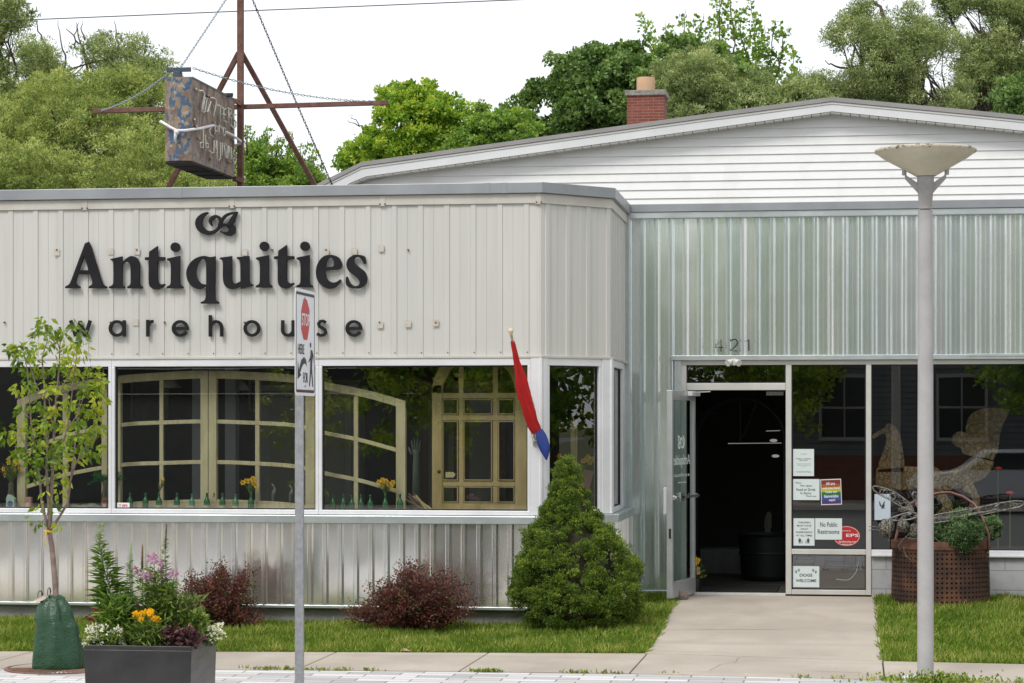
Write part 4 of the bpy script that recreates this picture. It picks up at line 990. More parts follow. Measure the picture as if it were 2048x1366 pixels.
mb.box(cx_-hw, cx_+hw, cy_-.012, cy_-.007, -.17, zt_-.01); mb.box(cx_-hw, cx_-hw+.005, cy_-.0068, cy_+.022, -.17, zt_-.01); mb.box(cx_+hw-.005, cx_+hw, cy_-.0068, cy_+.022, -.17, zt_-.01)
mb.build('post', mat('galvanised_post', (.27, .275, .29), (.36, .365, .38), 30, .5, .4, bump=.1, bsc=90), sg, bevel=.002)
mb = MB(); mb.tube([(XS+.003, 16.33, zt_-.06), (XS+.008, 16.33, zt_-.06)], .008, 8); mb.build('bolt', M_pole, sg)
# ================================================================ FURLED FLAG
fl = thing('furled_flag', 'furled red flag with a blue tip on a wooden pole leaning out from the wall', 'flag', (XW(1075, Yl), Yl-.03, ZW(1072, 880, Yl)))
def fy(y): return Yl-.10-(880-y)/220*.55
mb = MB(); f0, f1 = P(1071, 884, Yl-.06), P(1022, 668, fy(668)); mb.tube([f0, f1], .0125, 12); mb.build('flag_pole', mat('pale_wood', (.55, .42, .27), (.46, .34, .20), 14, .5), fl, smooth=True)
mb = MB(); k_ = P(1021.5, 664, fy(664)); mb.lathe([(.001, -.03), (.012, -.03), (.016, -.015), (.024, .0), (.026, .012), (.020, .028), (.008, .036), (.001, .037)], k_, 20); mb.build('finial', mat('turned_wood', (.62, .50, .34), rough=.4), fl, smooth=True)
mb = MB(); red = [(1025,682,5),(1028,697,7),(1032,720,9),(1038,742,13),(1043,765,17),(1049,788,19),(1056,812,19),(1063,836,18),(1070,856,17),(1075,868,14)]
vs = []; nseg = 36; q_ = []
import bisect
RL = []
for i in range(len(red)-1):
    for k in range(4): t = k/4; RL.append([red[i][j]*(1-t)+red[i+1][j]*t for j in range(3)])
RL.append(list(red[-1]))
for i, (x, y, w) in enumerate(RL):
    c = P(x, y, fy(y)); r = w/F*T(x, Yl)*.62
    for j in range(nseg):
        a = 2*PI*j/nseg; rr = r*(1+.20*math.sin(3*a+i*.16)+.15*math.sin(7*a-i*.25)+.06*math.sin(11*a+i*.3)+.10*noise.noise(Vector((math.cos(a)*2, math.sin(a)*2, i*.35)))); vs.append((c.x+rr*math.cos(a), c.y+rr*math.sin(a)*.8, c.z))
n_ = len(RL); mb.add(vs, [(i*nseg+j, i*nseg+(j+1) % nseg, (i+1)*nseg+(j+1) % nseg, (i+1)*nseg+j) for i in range(n_-1) for j in range(nseg)])
mb.build('red_cloth', mat('red_cloth', (.58, .012, .014), (.48, .010, .012), 8, .7, bump=.1, bsc=200), fl, smooth='all')
mb = MB(); vs = []; bl = [(1078,858,8),(1081,868,12),(1084,880,13.5),(1088,893,13),(1090,903,10),(1092,912,6),(1093,920,1.5)]
for i, (x, y, w) in enumerate(bl):
    c = P(x, y, Yl-.16-(i*.0)); r = w/F*T(x, Yl)*.78
    for j in range(nseg): a = 2*PI*j/nseg; rr = r*(1+.14*math.sin(2*a+i*.5)+.07*math.sin(5*a)); vs.append((c.x+rr*math.cos(a), c.y+rr*math.sin(a)*.6, c.z))
mb.add(vs, [(i*nseg+j, i*nseg+(j+1) % nseg, (i+1)*nseg+(j+1) % nseg, (i+1)*nseg+j) for i in range(len(bl)-1) for j in range(nseg)]); mb.build('blue_cloth', mat('blue_cloth', (.012, .035, .22), (.010, .028, .16), 8, .7), fl, smooth='all')
mb = MB(); p = P(1068, 875, Yl-.09); mb.tube([P(1066, 866, Yl-.05), P(1071, 884, Yl-.07)], .022, 12); mb.box(p.x-.02, p.x+.025, Yl-.05, Yl-.026, p.z-.07, p.z+.07)
ringp = [(p.x+.008*math.cos(t)+.0, Yl-.12, p.z-.01+.035*math.sin(t)) for t in [i*PI/6 for i in range(13)]]; mb.tube(ringp, .005, 6, cap=False)
mb.build('pole_bracket', mat('chrome', (.6, .6, .58), rough=.25, metal=.9), fl, smooth=True)
mb = MB(); a = P(1058, 790, fy(790)+.02); b_ = P(1072, 840, fy(840)+.0); mb.tube([P(1052, 770, fy(770)+.02), P(1061, 798, fy(798)+.02), P(1068, 825, fy(825)+.02), P(1074, 850, fy(850)+.02)], [.004, .022, .020, .006], 8); mb.build('white_cloth', mat('white_cloth', (.7, .7, .7), (.08, .08, .10), 40, .8), fl, smooth='all')
# ================================================================ PLANTS IN FRONT
M_bark = mat('bark_brown', (.10, .07, .055), (.17, .13, .10), 14, .9, bump=.5)
def tuft(name, label, cat, polypx, Y, depth, ncl, rcl, nleaf, L, Wd, m, coretint, baseP, group=None, core=.0, **kw):
    root = thing(name, label, cat, baseP, group)
    cl = clusters(polypx, Y, depth, ncl, rcl); Cn, Dn, Rn = cloud(cl, nleaf, **kw); leaves('foliage', Cn, Dn, L, Wd, m, root, rnd=Rn)
    return root, cl
# clipped conifer
M_sp = leafmat('spruce_needle', [(.032, .046, .010), (.062, .118, .015), (.14, .225, .022), (.38, .45, .055)], .25)
spg = Vector((XW(1152, 21.75), 21.75, GZ(-2.2, 21.75)))
poly = [(1114,928),(1122,921),(1140,921),(1152,930),(1162,946),(1172,975),(1192,990),(1198,1025),(1215,1052),(1238,1062),(1252,1090),(1268,1118),(1282,1150),(1290,1195),(1282,1235),(1262,1252),(1215,1256),(1180,1246),(1150,1252),(1110,1250),(1070,1250),(1040,1238),(1020,1210),(1018,1180),(1030,1150),(1032,1110),(1042,1075),(1062,1050),(1070,1020),(1086,1005),(1096,970),(1102,945),(1115,930)]
sp = thing('conifer_bush', 'dense green conifer clipped to a lumpy cone at the wing corner', 'bush', spg)
def prof_r(z):   # silhouette radius in metres at height z
    y = HZ-(z-CAMZ)*F/T(1152, 21.75); xs = []
    for i in range(len(poly)):
        (ax, ay), (bx, by) = poly[i-1], poly[i]
        if (ay > y) != (by > y): xs.append(ax+(bx-ax)*(y-ay)/(by-ay))
    if len(xs) < 2: return None
    a, b = min(xs), max(xs); c = (a+b)/2; return XW(c, 21.75), (b-a)/2/F*T(1152, 21.75)
cl = []; zt_ = ZW(1130, 924, 21.75)
for k in range(1150):
    z = spg.z+(zt_-spg.z)*(1-math.sqrt(random.random()))*1.0 if random.random() < .8 else random.uniform(spg.z, zt_)
    z = max(z, spg.z+.06); q = prof_r(z)
    if not q: continue
    cx_, r_ = q; a = random.uniform(0, 2*PI); nz_ = noise.noise(Vector((math.cos(a)*3.2*(r_+.2), math.sin(a)*3.2*(r_+.2), z*5.5))); rr = max(0, r_-.05)*(1+.20*nz_)-.02
    if nz_ < -.28 and random.random() < .8: continue
    if z < spg.z+.22 and random.random() < .72: continue
    cl.append((Vector((cx_+rr*math.cos(a), 21.75+rr*math.sin(a)*.9, z)), random.uniform(.04, .085)))
Cn, Dn, Rn = cloud(cl, 175, .9, 0, .9, .5, sub=5); leaves('foliage', Cn, Dn, .021, .0075, M_sp, sp, rnd=Rn)
mb = MB(); pr_ = []
for k in range(19):
    z = spg.z+.1+(zt_-spg.z-.2)*k/18; q = prof_r(z); pr_.append((z, q))
vs = []; ns = 28
for z, q in pr_:
    cx_, r_ = q
    for j in range(ns): a = 2*PI*j/ns; rr = max(.01, r_*.72-.05)*(1+.1*noise.noise(Vector((math.cos(a)*2, math.sin(a)*2, z*3)))); vs.append((cx_+rr*math.cos(a), 21.75+rr*math.sin(a)*.9, z))
mb.add(vs, [(i*ns+j, i*ns+(j+1) % ns, (i+1)*ns+(j+1) % ns, (i+1)*ns+j) for i in range(18) for j in range(ns)]+[tuple(range(ns))])
mb.build('inner_twigs', mat('twig_mass', (.030, .028, .014), (.045, .04, .02), 12, 1, bump=.6), sp, smooth='all')
mb = MB()
for k in range(9):
    a = random.uniform(0, 2*PI); mb.tube(curvepts((spg.x+random.uniform(-.08, .08), 21.7, spg.z-.03), (spg.x+.45*math.cos(a), 21.7-abs(.35*math.sin(a)), spg.z+random.uniform(.15, .35)), -.04, 5, .02), [.018, .014, .011, .009, .007, .004], 6)
mb.build('branches', M_bark, sp, smooth='all')
# barberries
M_bb = leafmat('barberry_leaf', [(.040, .026, .018), (.080, .034, .026), (.155, .048, .036), (.31, .085, .06)], .25)
M_bb2 = leafmat('barberry_green', [(.06, .09, .03), (.10, .12, .04), (.14, .10, .05)], .25)
def barberry(poly, Y, label, bx_px, ncl):
    base = Vector((XW(bx_px, Y), Y, GZ(-5, Y))); root = thing('barberry_bush', label, 'bush', base, 'dark red barberry bushes against the siding')
    ys = [p[1] for p in poly]; cl = clusters(poly, Y, .42, ncl, .055); mbw = MB(); C2, D2, R2 = [], [], []
    # arching sprays: leaves strung along twigs that run outward from the crown base
    tw = []
    for (p, r) in cl:
        s_ = base+Vector((random.uniform(-.12, .12), random.uniform(-.1, .1), .05)); mid = s_.lerp(p, .6)+Vector((0, 0, .08)); q = p+(p-s_).normalized()*random.uniform(.02, .09)+Vector((random.uniform(-.04, .04), random.uniform(-.04, .04), random.uniform(-.02, .03)))
        if random.random() < .4: mbw.tube([s_, mid, q], [.005, .003, .001], 4, cap=False)
        n = 26; ts = np.linspace(.52, 1.0, n); A0 = np.array(s_); A1 = np.array(mid); A2 = np.array(q)
        pts = ((1-ts)**2)[:, None]*A0+(2*ts*(1-ts))[:, None]*A1+(ts**2)[:, None]*A2
        pts += RS.normal(size=pts.shape)*.022
        C2.append(pts); d = RS.normal(size=pts.shape)*.7+np.array((q-s_).normalized())*.5; D2.append(d); R2.append(np.clip(RS.rand(n)*.5+.5*ts*RS.rand()+.05, 0, 1))
    C2 = np.concatenate(C2); D2 = np.concatenate(D2); R2 = np.concatenate(R2); k = int(len(C2)*.9)
    leaves('foliage', C2[:k], D2[:k], .026, .015, M_bb, root, rnd=R2[:k]); leaves('green_leaves', C2[k:], D2[k:], .026, .016, M_bb2, root)
    mbw.build('twigs', M_bark, root, fix=False)
barberry([(392,1140),(398,1165),(425,1150),(430,1132),(450,1136),(462,1165),(475,1160),(485,1145),(492,1132),(500,1145),(508,1170),(498,1185),(510,1215),(528,1222),(512,1240),(512,1262),(480,1268),(440,1262),(405,1262),(380,1250),(368,1230),(362,1190),(372,1165),(380,1150)], 21.75, 'dark purple barberry bush behind the flower planter', 445, 520)
barberry([(792,1140),(812,1130),(830,1142),(862,1135),(880,1150),(895,1146),(905,1165),(928,1168),(930,1190),(948,1205),(940,1225),(930,1250),(900,1260),(860,1264),(800,1264),(745,1258),(712,1248),(690,1232),(700,1222),(735,1210),(742,1190),(750,1168),(768,1172),(788,1160)], 21.7, 'low dark red barberry bush alone in the lawn below the third window', 820, 640)
# fallen leaf, doorstop, weeds
p = G(810, 1307); mb = MB(); mb.add([(p.x-.06, p.y, p.z+.02), (p.x-.01, p.y-.03, p.z+.028), (p.x+.06, p.y-.01, p.z+.02), (p.x+.01, p.y+.02, p.z+.04), (p.x-.03, p.y+.02, p.z+.045)], [(0, 1, 3, 4), (1, 2, 3)])
tag(mb.build('fallen_leaf', mat('dry_leaf', (.38, .26, .14), rough=.8), None, p, fix=False), 'dry tan leaf lying at the lawn edge', 'leaf')
mb = MB(); p = Vector((XW(1362, 24.15), 24.15, GZ(-1.8, 24.15)+.0)); mb.ball((p.x, p.y, p.z+.045), .085, 12, (1.0, .7, .62)); rk = mb.build('doorstop_rock', mat('rock', (.17, .13, .11), (.26, .21, .18), 18, .9, bump=.8), None, p)
for v in rk.data.vertices: v.co += v.co.normalized()*(noise.noise(v.co*22)*.02)
tag(rk, 'brown rock holding the glass door open', 'rock')
M_weed = leafmat('weed_leaf', [(.09, .15, .02), (.18, .26, .04), (.38, .42, .06)], .3)
C = []; D = []
for k in range(30):
    x = random.choice([random.uniform(440, 760), random.uniform(900, 1420), random.uniform(1560, 2040)]); c = G(x, 1338+(x-440)*.017+random.uniform(-1, 1)); c.y = near(c.x)-.005
    n = random.randint(6, 26)
    for j in range(n): C.append((c.x+random.gauss(0, .05), c.y+random.gauss(0, .012), -.166)); D.append((random.gauss(0, .6), random.gauss(0, .6), 1))
tag(leaves('joint_weeds', C, D, .035, .014, M_weed, None, (-2, 18, -.16)), kind='stuff')
C = []; D = []
for k in range(800):
    a = random.uniform(0, 2*PI); r = abs(random.gauss(0, .26)); C.append((lx+.10+r*1.3*math.cos(a), ly-.25+.10*math.sin(a)*r/.3, -.165+abs(random.gauss(0, .03)))); D.append((random.gauss(0, .7), random.gauss(0, .7), 1))
tag(leaves('clover_patch', C, D, .03, .02, M_weed, None, (lx, ly-.3, -.16)), 'low clover growing round the foot of the street lamp', 'weeds')
bpy.data.objects['clover_patch']['kind'] = 'stuff'; del bpy.data.objects['clover_patch']['label']; del bpy.data.objects['clover_patch']['category']
# ================================================================ YOUNG STREET TREE, WATERING BAG, GRATE
YT = 18.05; gb = P(112, 1352, YT); gb.z = -.165
st = thing('young_tree', 'slim young tree with yellow green leaves rising from a green watering bag', 'tree', gb)
M_bk2 = mat('young_bark', (.15, .10, .085), (.24, .18, .15), 20, .85, bump=.3)
mb = MB()
def br(pts, w0, w1, dy=0.0):
    n = len(pts); q = []
    for i, (x, y) in enumerate(pts): q.append(P(x, y, YT+dy*i/max(1, n-1)+random.uniform(-.015, .015)))
    qq = []; 
    for i in range(n-1):
        for t in (0, .5): qq.append(q[i].lerp(q[i+1], t))
    qq.append(q[-1]); m_ = len(qq); mb.tube(qq, [w0+(w1-w0)*i/(m_-1) for i in range(m_)], 8); return qq
B_ = []
br([(112,1345),(113,1250),(112,1190),(108,1140),(104,1095),(98,1060)], .027, .021)
B_ += [br([(98,1062),(84,1010),(80,960),(70,900),(62,840),(58,790),(55,740),(48,712)], .012, .003, -.15),
       br([(99,1062),(97,1000),(93,940),(95,880),(90,820),(88,760),(84,715),(95,680),(88,650)], .014, .003, .1),
       br([(100,1062),(103,990),(106,930),(108,870),(112,800),(118,740),(120,690),(122,655)], .016, .003, .15),
       br([(101,1060),(118,1035),(136,1005),(141,960),(150,930),(165,905),(182,880),(200,860)], .013, .003, -.2),
       br([(106,930),(122,900),(134,860),(140,820),(146,770),(152,720),(158,680)], .009, .003, .2),
       br([(112,800),(128,770),(140,740),(150,700)], .006, .002, -.1), br([(93,940),(75,915),(55,900),(40,870),(22,868)], .006, .002, -.1),
       br([(134,860),(155,830),(165,800),(172,775)], .006, .002, .1), br([(88,800),(72,770),(60,730),(50,700),(45,690)], .006, .002, .0),
       br([(62,840),(45,820),(40,800),(30,790)], .005, .002), br([(141,960),(150,890),(152,850),(160,800),(175,760),(182,730)], .007, .002, .15),
       br([(120,700),(110,670),(102,650)], .005, .002), br([(98,1020),(88,1040),(72,1055)], .004, .002), br([(108,870),(98,800),(70,780)], .005, .002)]
mb.build('trunk', M_bk2, st, smooth='all', fix=False)
M_yl = leafmat('young_leaf', [(.06, .12, .015), (.14, .23, .022), (.30, .39, .035), (.52, .54, .07)], .4, .4)
cents = [(88,645),(108,660),(75,660),(128,668),(150,650),(165,668),(140,690),(100,690),(35,692),(50,705),(22,700),(68,715),(135,720),(165,700),(180,735),(60,745),(90,740),(115,735),(150,745),(195,752),(40,775),(62,770),(95,775),(120,770),(170,775),(190,785),(205,800),(45,815),(75,810),(108,815),(140,805),(165,820),(188,822),(60,850),(85,845),(12,868),(38,865),(130,850),(155,845),(195,855),(180,870),(50,895),(72,885),(105,880),(128,890),(165,885),(200,895),(35,905),(60,915),(90,920),(120,925),(150,915),(180,905),(62,940),(98,955),(130,955),(90,985),(118,985),(80,1010),(110,1015),(72,1045),(120,1050),(83,870),(100,845),(150,870),(110,905),(35,720),(195,770),(75,690),(142,735)]
C = []; D = []; R = []
for (x, y) in cents:
    c = P(x, y, YT+random.uniform(-.35, .3)); k = random.randint(18, 30) if y < 980 else 8; b_ = random.random()
    for j in range(k):
        d = Vector((random.gauss(0, 1), random.gauss(0, 1), random.gauss(-.25, .6))).normalized(); C.append(c+d*random.uniform(.004, .062)+Vector((0, 0, random.gauss(0, .02)))); d.z -= .55; D.append(d); R.append(.45*random.random()+.55*b_)
leaves('leaves', C, D, .062, .034, M_yl, st, rnd=np.array(R), fold=.12, shape=.42)
mb = MB(); c = P(93, 1063, YT-.05); ringp = [(c.x+.028*math.cos(t), YT+.028*math.sin(t), c.z) for t in [i*PI/5 for i in range(11)]]; mb.tube(ringp, .010, 5, cap=False); mb.tube([P(93, 1063, YT-.05), P(90, 1075, YT-.05), P(93, 1090, YT-.04)], [.007, .004, .003], 5)
mb.build('ribbon', mat('yellow_ribbon', (.85, .50, .02), rough=.5), st)
def bagmat():
    m, nt, b = nm('green_tarp'); tc = nt.nodes.new('ShaderNodeTexCoord').outputs['Object']
    b.inputs['Base Color'].default_value = rgb((.009, .050, .018)); b.inputs['Roughness'].default_value = .38
    n1 = noi(nt, tc, 60, (.6, .6, 1.3), 3); n2 = noi(nt, tc, 9, (1, 1, .55), 4); bumpn(nt, b, mathn(nt, 'ADD', mathn(nt, 'MULTIPLY', n1, .35), mathn(nt, 'MULTIPLY', n2, 2.2)), .5, .03); return m
bg = thing('watering_bag', 'dark green tarpaulin watering bag wrapped round the young tree', 'bag', gb)
mb = MB(); prf = [(50,1354),(53,1348),(54,1330),(51,1305),(47,1280),(42.5,1255),(37.5,1232),(31,1214),(25,1204),(17,1196),(8,1190)]; sc = T(118, YT)/F; vs = []; ns = 72
PR = []
for i in range(len(prf)-1):
    for k in range(3): t = k/3; PR.append((prf[i][0]*(1-t)+prf[i+1][0]*t, prf[i][1]*(1-t)+prf[i+1][1]*t))
PR.append(prf[-1]); c0x = XW(118, YT); c1x = XW(112, YT)
for i, (r, y) in enumerate(PR):
    t = i/(len(PR)-1); z = CAMZ+(HZ-y)*sc; cx_ = c0x*(1-t)+c1x*t-(.018 if .55 < t < .9 else 0)
    for j in range(ns):
        a = 2*PI*j/ns; fold_ = .12*abs(math.sin(2.5*a+1.2+t*1.6))*(.5+t)-.06+.06*math.sin(7*a-t*3)*(.3+t)+.03*math.sin(13*a+t*5)*t+.03*noise.noise(Vector((math.cos(a)*2.5, math.sin(a)*2.5, z*8)))
        rr = r*sc*(1+fold_*1.1); vs.append((cx_+rr*math.cos(a), YT+rr*.8*math.sin(a), max(z, -.163)))
nr = len(PR); mb.add(vs, [(i*ns+j, i*ns+(j+1) % ns, (i+1)*ns+(j+1) % ns, (i+1)*ns+j) for i in range(nr-1) for j in range(ns)]+[tuple(range((nr-1)*ns, nr*ns))]); mb.build('bag_body', bagmat(), bg, smooth='all')
for (x, y, tilt) in ((80, 1190, .02), (98, 1184, .0)):
    mb = MB(); c = P(x, y, YT-.05); n = 14; ri = []
    w = .019 if x < 90 else .012
    pts = [c+Vector((w*math.cos(t), .004*math.sin(t), .034*math.sin(t)-.0)) for t in [i*2*PI/n for i in range(n+1)]]
    mb.tube(pts, .006, 6, cap=False, flat=.5); mb.tube([c+Vector((0, 0, -.03)), c+Vector((.01, .02, -.07))], .007, 5); mb.build('handle_loop', mat('black_webbing', (.015, .015, .016), (.35, .35, .35), 60, .7, lo=.68, hi=.7), bg)
mb = MB(); a, b_, c, d = P(66, 1201, YT-.08), P(90, 1190, YT-.09), P(92, 1197, YT-.09), P(74, 1206, YT-.09); mb.prism([a, b_, c, d], lambda p: p, lambda p: (p.x, p.y+.008, p.z)); mb.build('paper_tag', mat('tag_card', (.50, .42, .33), rough=.8), bg)
gr = thing('tree_grate', 'rusty brown slotted tree grate under the watering bag', 'grate', (c0x, YT, -.168))
mb = MB(); 
for (r0, r1, z) in ((.0, .10, .0), (.40, .43, .0)): mb.lathe([(r0+.001, -.166), (r0+.001, -.158), (r1, -.158), (r1, -.166)], (c0x, YT, 0), 48)
for k in range(56):
    a = 2*PI*k/56; d = Vector((math.cos(a), math.sin(a), 0)); mb.bar(Vector((c0x, YT, -.1625))+d*.09, Vector((c0x, YT, -.1625))+d*.41, .011 , .008)
mb.build('grate_bars', mat('rust_iron', (.16, .075, .05), (.26, .15, .11), 12, .85, bump=.4), gr)
# ================================================================ STEEL PLANTER
YP = 15.25; pz = ZW(280, 1291.5, YP); X0, X1 = XW(168, YP), XW(383, YP); Dp = .62
pp_ = thing('steel_planter', 'dark steel box planter at the front left full of mixed flowers', 'planter', ((X0+X1)/2, YP, -.166))
t_ = .014; mb = MB()
mb.hexa([(X0+t_, YP, -.166), (X1-t_, YP, -.166), (X1-t_, YP+Dp, -.166), (X0+t_, YP+Dp, -.166), (X0, YP, pz-.03), (X1, YP, pz-.03), (X1, YP+Dp, pz-.03), (X0, YP+Dp, pz-.03)])
mb.box(X0, X1, YP, YP+.006, pz-.0298, pz); mb.box(X0, X1, YP+Dp-.006, YP+Dp, pz-.0298, pz); mb.box(X0, X0+.006, YP+.0062, YP+Dp-.0062, pz-.0298, pz); mb.box(X1-.006, X1, YP+.0062, YP+Dp-.0062, pz-.0298, pz)
def plmat():
    m, nt, b = nm('planter_steel'); tc = nt.nodes.new('ShaderNodeTexCoord').outputs['Object']
    c = ramp(nt, noi(nt, tc, 4, (1, 1, 1), 7), [(.3, (.035, .034, .035)), (.7, (.060, .058, .057))])
    c = mixc(nt, ramp(nt, noi(nt, tc, 34, (1, 1, .5), 3), [(.70, 0.0), (.74, .35)]), c, (.25, .24, .23))
    nt.links.new(c, b.inputs['Base Color']); b.inputs['Roughness'].default_value = .32; b.inputs['Metallic'].default_value = .35
    bumpn(nt, b, noi(nt, tc, 3, (1, 1, 3), 2), .25, .02); return m
mb.build('planter_box', plmat(), pp_, bevel=.003)
mb = MB(); mb.box(X0+.01, X1-.01, YP+.01, YP+Dp-.01, pz-.03, pz-.018); mb.build('soil', mat('potting_soil', (.02, .014, .01), rough=1), pp_)
def yrow(f): return YP+.06+f*(Dp-.12)
# spikes with hair fine leaves
M_li = leafmat('spike_leaf', [(.07, .15, .025), (.14, .26, .04), (.28, .42, .09)], .4); M_st = mat('green_stem', (.10, .16, .04), rough=.6)
M_bud = mat('dark_bud', (.10, .05, .045), (.16, .10, .05), 60, .8)
def spike(label, pts, f, wpx, tip, nl=1500, lf=.05):
    Y = yrow(f); q = [P(x, y, Y) for x, y in pts]; base = Vector((q[0].x, Y, pz-.02)); root = thing('spike_plant', label, 'plant', base, 'tall feathery spikes in the planter')
    full = [base]+q; n = len(full); mb = MB(); mb.tube(full, [.006*(1-.6*i/(n-1)) for i in range(n)], 6); mb.build('stem', M_st, root, smooth='all')
    C = []; D = []; L = []
    segs = [(full[i+1]-full[i]).length for i in range(n-1)]; tot = sum(segs); C = []
    for k in range(nl):
        t = random.random()**.8; s_ = t*tot; i = 0
        while i < n-2 and s_ > segs[i]: s_ -= segs[i]; i += 1
        c = full[i].lerp(full[i+1], min(1, s_/segs[i])); a = random.uniform(0, 2*PI); d = Vector((math.cos(a), math.sin(a), random.uniform(.1, .9)*(.4+1.1*t)))
        C.append(c); D.append(d); L.append(max(.14, (1-t)**.7))
    o = leaves('leaves', C, D, 1.0, .0017, M_li, root, fold=.1, rnd=.2+.6*(1-np.array(L))+.2*RS.rand(nl)); me = o.data
    co = np.empty(len(me.vertices)*3, np.float32); me.vertices.foreach_get('co', co); co = co.reshape(-1, 4, 3); b_ = co[:, 0:1].copy(); f_ = (np.array(L)*wpx/F*Y)[:, None, None]
    md = (co[:, 1:2]+co[:, 3:4])/2; h_ = co[:, 1:2]-md; md2 = b_+(md-b_)*f_; co[:, 1:2] = md2+h_; co[:, 3:4] = md2-h_; tp2 = b_+(co[:, 2:3]-b_)*f_; tp2[:, :, 2] -= .35*f_[:, :, 0]**1.0*.5; co[:, 2:3] = tp2
    me.vertices.foreach_set('co', co.reshape(-1)); me.update()
    mb = MB(); a, b_ = full[-2], full[-1]; mb.tube([a.lerp(b_, .2), a.lerp(b_, .7), b_, b_+Vector((0, 0, .01))], [.007, .0065, .005, .002], 7); mb.build('flower_spike', tip, root, smooth='all')
M_gt = mat('green_tip', (.22, .30, .12), (.35, .40, .22), 80, .7)
spike('tallest feathery green spike leaning at the left of the planter', [(250,1270),(235,1225),(222,1190),(212,1150),(202,1110),(198,1080),(203,1050)], .45, 74, M_gt, 620)
spike('feathery green spike with a brown bud tip above the purple flowers', [(345,1270),(340,1200),(333,1160),(330,1110),(333,1050)], .6, 34, M_bud, 380)
spike('slim feathery spike just right of the tallest one', [(265,1265),(262,1200),(259,1150),(262,1086)], .5, 30, M_gt, 360)
spike('shorter feathery spike with a dark tip between the slim spike and the purple flowers', [(288,1265),(286,1200),(284,1150),(285,1092)], .6, 24, M_bud, 260)
# purple flower stems
M_gl = leafmat('herb_leaf', [(.06, .12, .02), (.14, .23, .04), (.30, .38, .09)], .4); M_pf = leafmat('purple_petal', [(.30, .14, .24), (.52, .30, .48), (.70, .52, .68)], .3)
M_dk = leafmat('purple_calyx', [(.06, .03, .03), (.12, .06, .06)], .1)
M_wf = leafmat('white_petal', [(.74, .74, .62), (.85, .85, .80)], .3); M_yf = leafmat('marigold_petal', [(.80, .40, .005), (.90, .56, .01), (.95, .66, .03)], .25)
M_hu = leafmat('purple_foliage', [(.045, .022, .022), (.085, .032, .038), (.16, .075, .08)], .2); M_cr = leafmat('crimson_foliage', [(.10, .015, .03), (.24, .03, .05)], .3)
def herb(name, label, cat, xb, f, heads, hr, nhead, mh, hl, stemleaf=120, ml=None, group=None, base_poly=None, leafL=.05, leafW=.012, nbase=500, headname='flowers'):
    Y = yrow(f); base = Vector((XW(xb, Y), Y, pz-.02)); root = thing(name, label, cat, base, group); mb = MB(); C = []; D = []; HC = []; HD = []
    for (x, y) in heads:
        Yh = Y+random.uniform(-.08, .08); h = P(x, y, Yh); s_ = base+Vector((random.uniform(-.05, .05), random.uniform(-.04, .04), 0)); pts = curvepts(s_, h, .02, 5, .006); mb.tube(pts, [.003, .003, .0025, .002, .002, .0015], 5)
        for k in range(stemleaf//max(1, len(heads))*3):
            t = random.random()*.85; i = min(4, int(t*5)); c = pts[i].lerp(pts[i+1], t*5-i); C.append(c); D.append((random.gauss(0, 1), random.gauss(0, 1), random.uniform(-.2, .9)))
        for k in range(nhead):
            d = Vector((random.gauss(0, 1), random.gauss(0, 1), random.gauss(.2, 1))).normalized(); HC.append(h+d*hr*random.uniform(.3, 1)); HD.append(d+Vector((0, 0, .2)))
    mb.build('stems', M_st, root, fix=False)
    if base_poly:
        cl = clusters(base_poly, Y, .07, 40, .03); c_, d_, r_ = cloud(cl, nbase//40); C += [tuple(v) for v in c_]; D += [tuple(v) for v in d_]
    if C: leaves('leaves', C, D, leafL, leafW, ml or M_gl, root)
    if HC: leaves(headname, HC, HD, hl, hl*.7, mh, root, fold=.1)
    return root
herb('purple_flower', 'tall stems with clusters of small purple flowers between the feathery spikes', 'flower', 320, .6, [(300,1118),(308,1122),(318,1126),(327,1128),(272,1140),(278,1146),(290,1150),(300,1152),(322,1145),(325,1158),(342,1150),(350,1148),(310,1112),(296,1156)], .022, 46, M_pf, .018, 320, M_gl, base_poly=[(290,1180),(350,1170),(375,1200),(370,1270),(290,1270)], leafL=.055, leafW=.014, nbase=420)
herb('leafy_plant', 'upright leafy green plant with broad blades at the right back of the planter', 'plant', 360, .7, [(352,1185),(362,1195),(375,1190),(390,1180),(372,1215),(345,1200),(330,1190),(398,1215)], .01, 0, M_gl, .01, 200, leafmat('pale_leaf', [(.07, .12, .03), (.15, .22, .05), (.28, .34, .12)], .35), base_poly=[(300,1200),(400,1200),(405,1260),(300,1270)], leafL=.075, leafW=.012, nbase=320)
herb('white_flower', 'mound of small white flowers spilling at the left end of the planter', 'flower', 215, .12, [(x+random.uniform(-7, 7), y+random.uniform(-5, 5)) for x, y in ((168,1288),(178,1272),(185,1260),(192,1278),(200,1268),(205,1285),(210,1258),(218,1272),(222,1285),(186,1288),(228,1262),(235,1285),(243,1288),(172,1280),(198,1254),(215,1290),(180,1268),(190,1290),(240,1278),(225,1278),(208,1275))], .032, 26, M_wf, .021, 160, M_gl, base_poly=[(172,1270),(245,1262),(250,1292),(170,1294)], leafL=.03, leafW=.012, nbase=500)
herb('white_flower', 'small clump of white flowers at the right end of the planter', 'flower', 405, .75, [(x+random.uniform(-5, 5), y+random.uniform(-3, 3)) for x, y in ((398,1262),(406,1268),(412,1258),(420,1262),(428,1266),(436,1262),(440,1270),(424,1272),(410,1276),(432,1256),(402,1280))], .030, 26, M_wf, .021, 80, M_gl, base_poly=[(395,1268),(438,1262),(432,1286),(395,1288)], leafL=.03, leafW=.012, nbase=300)
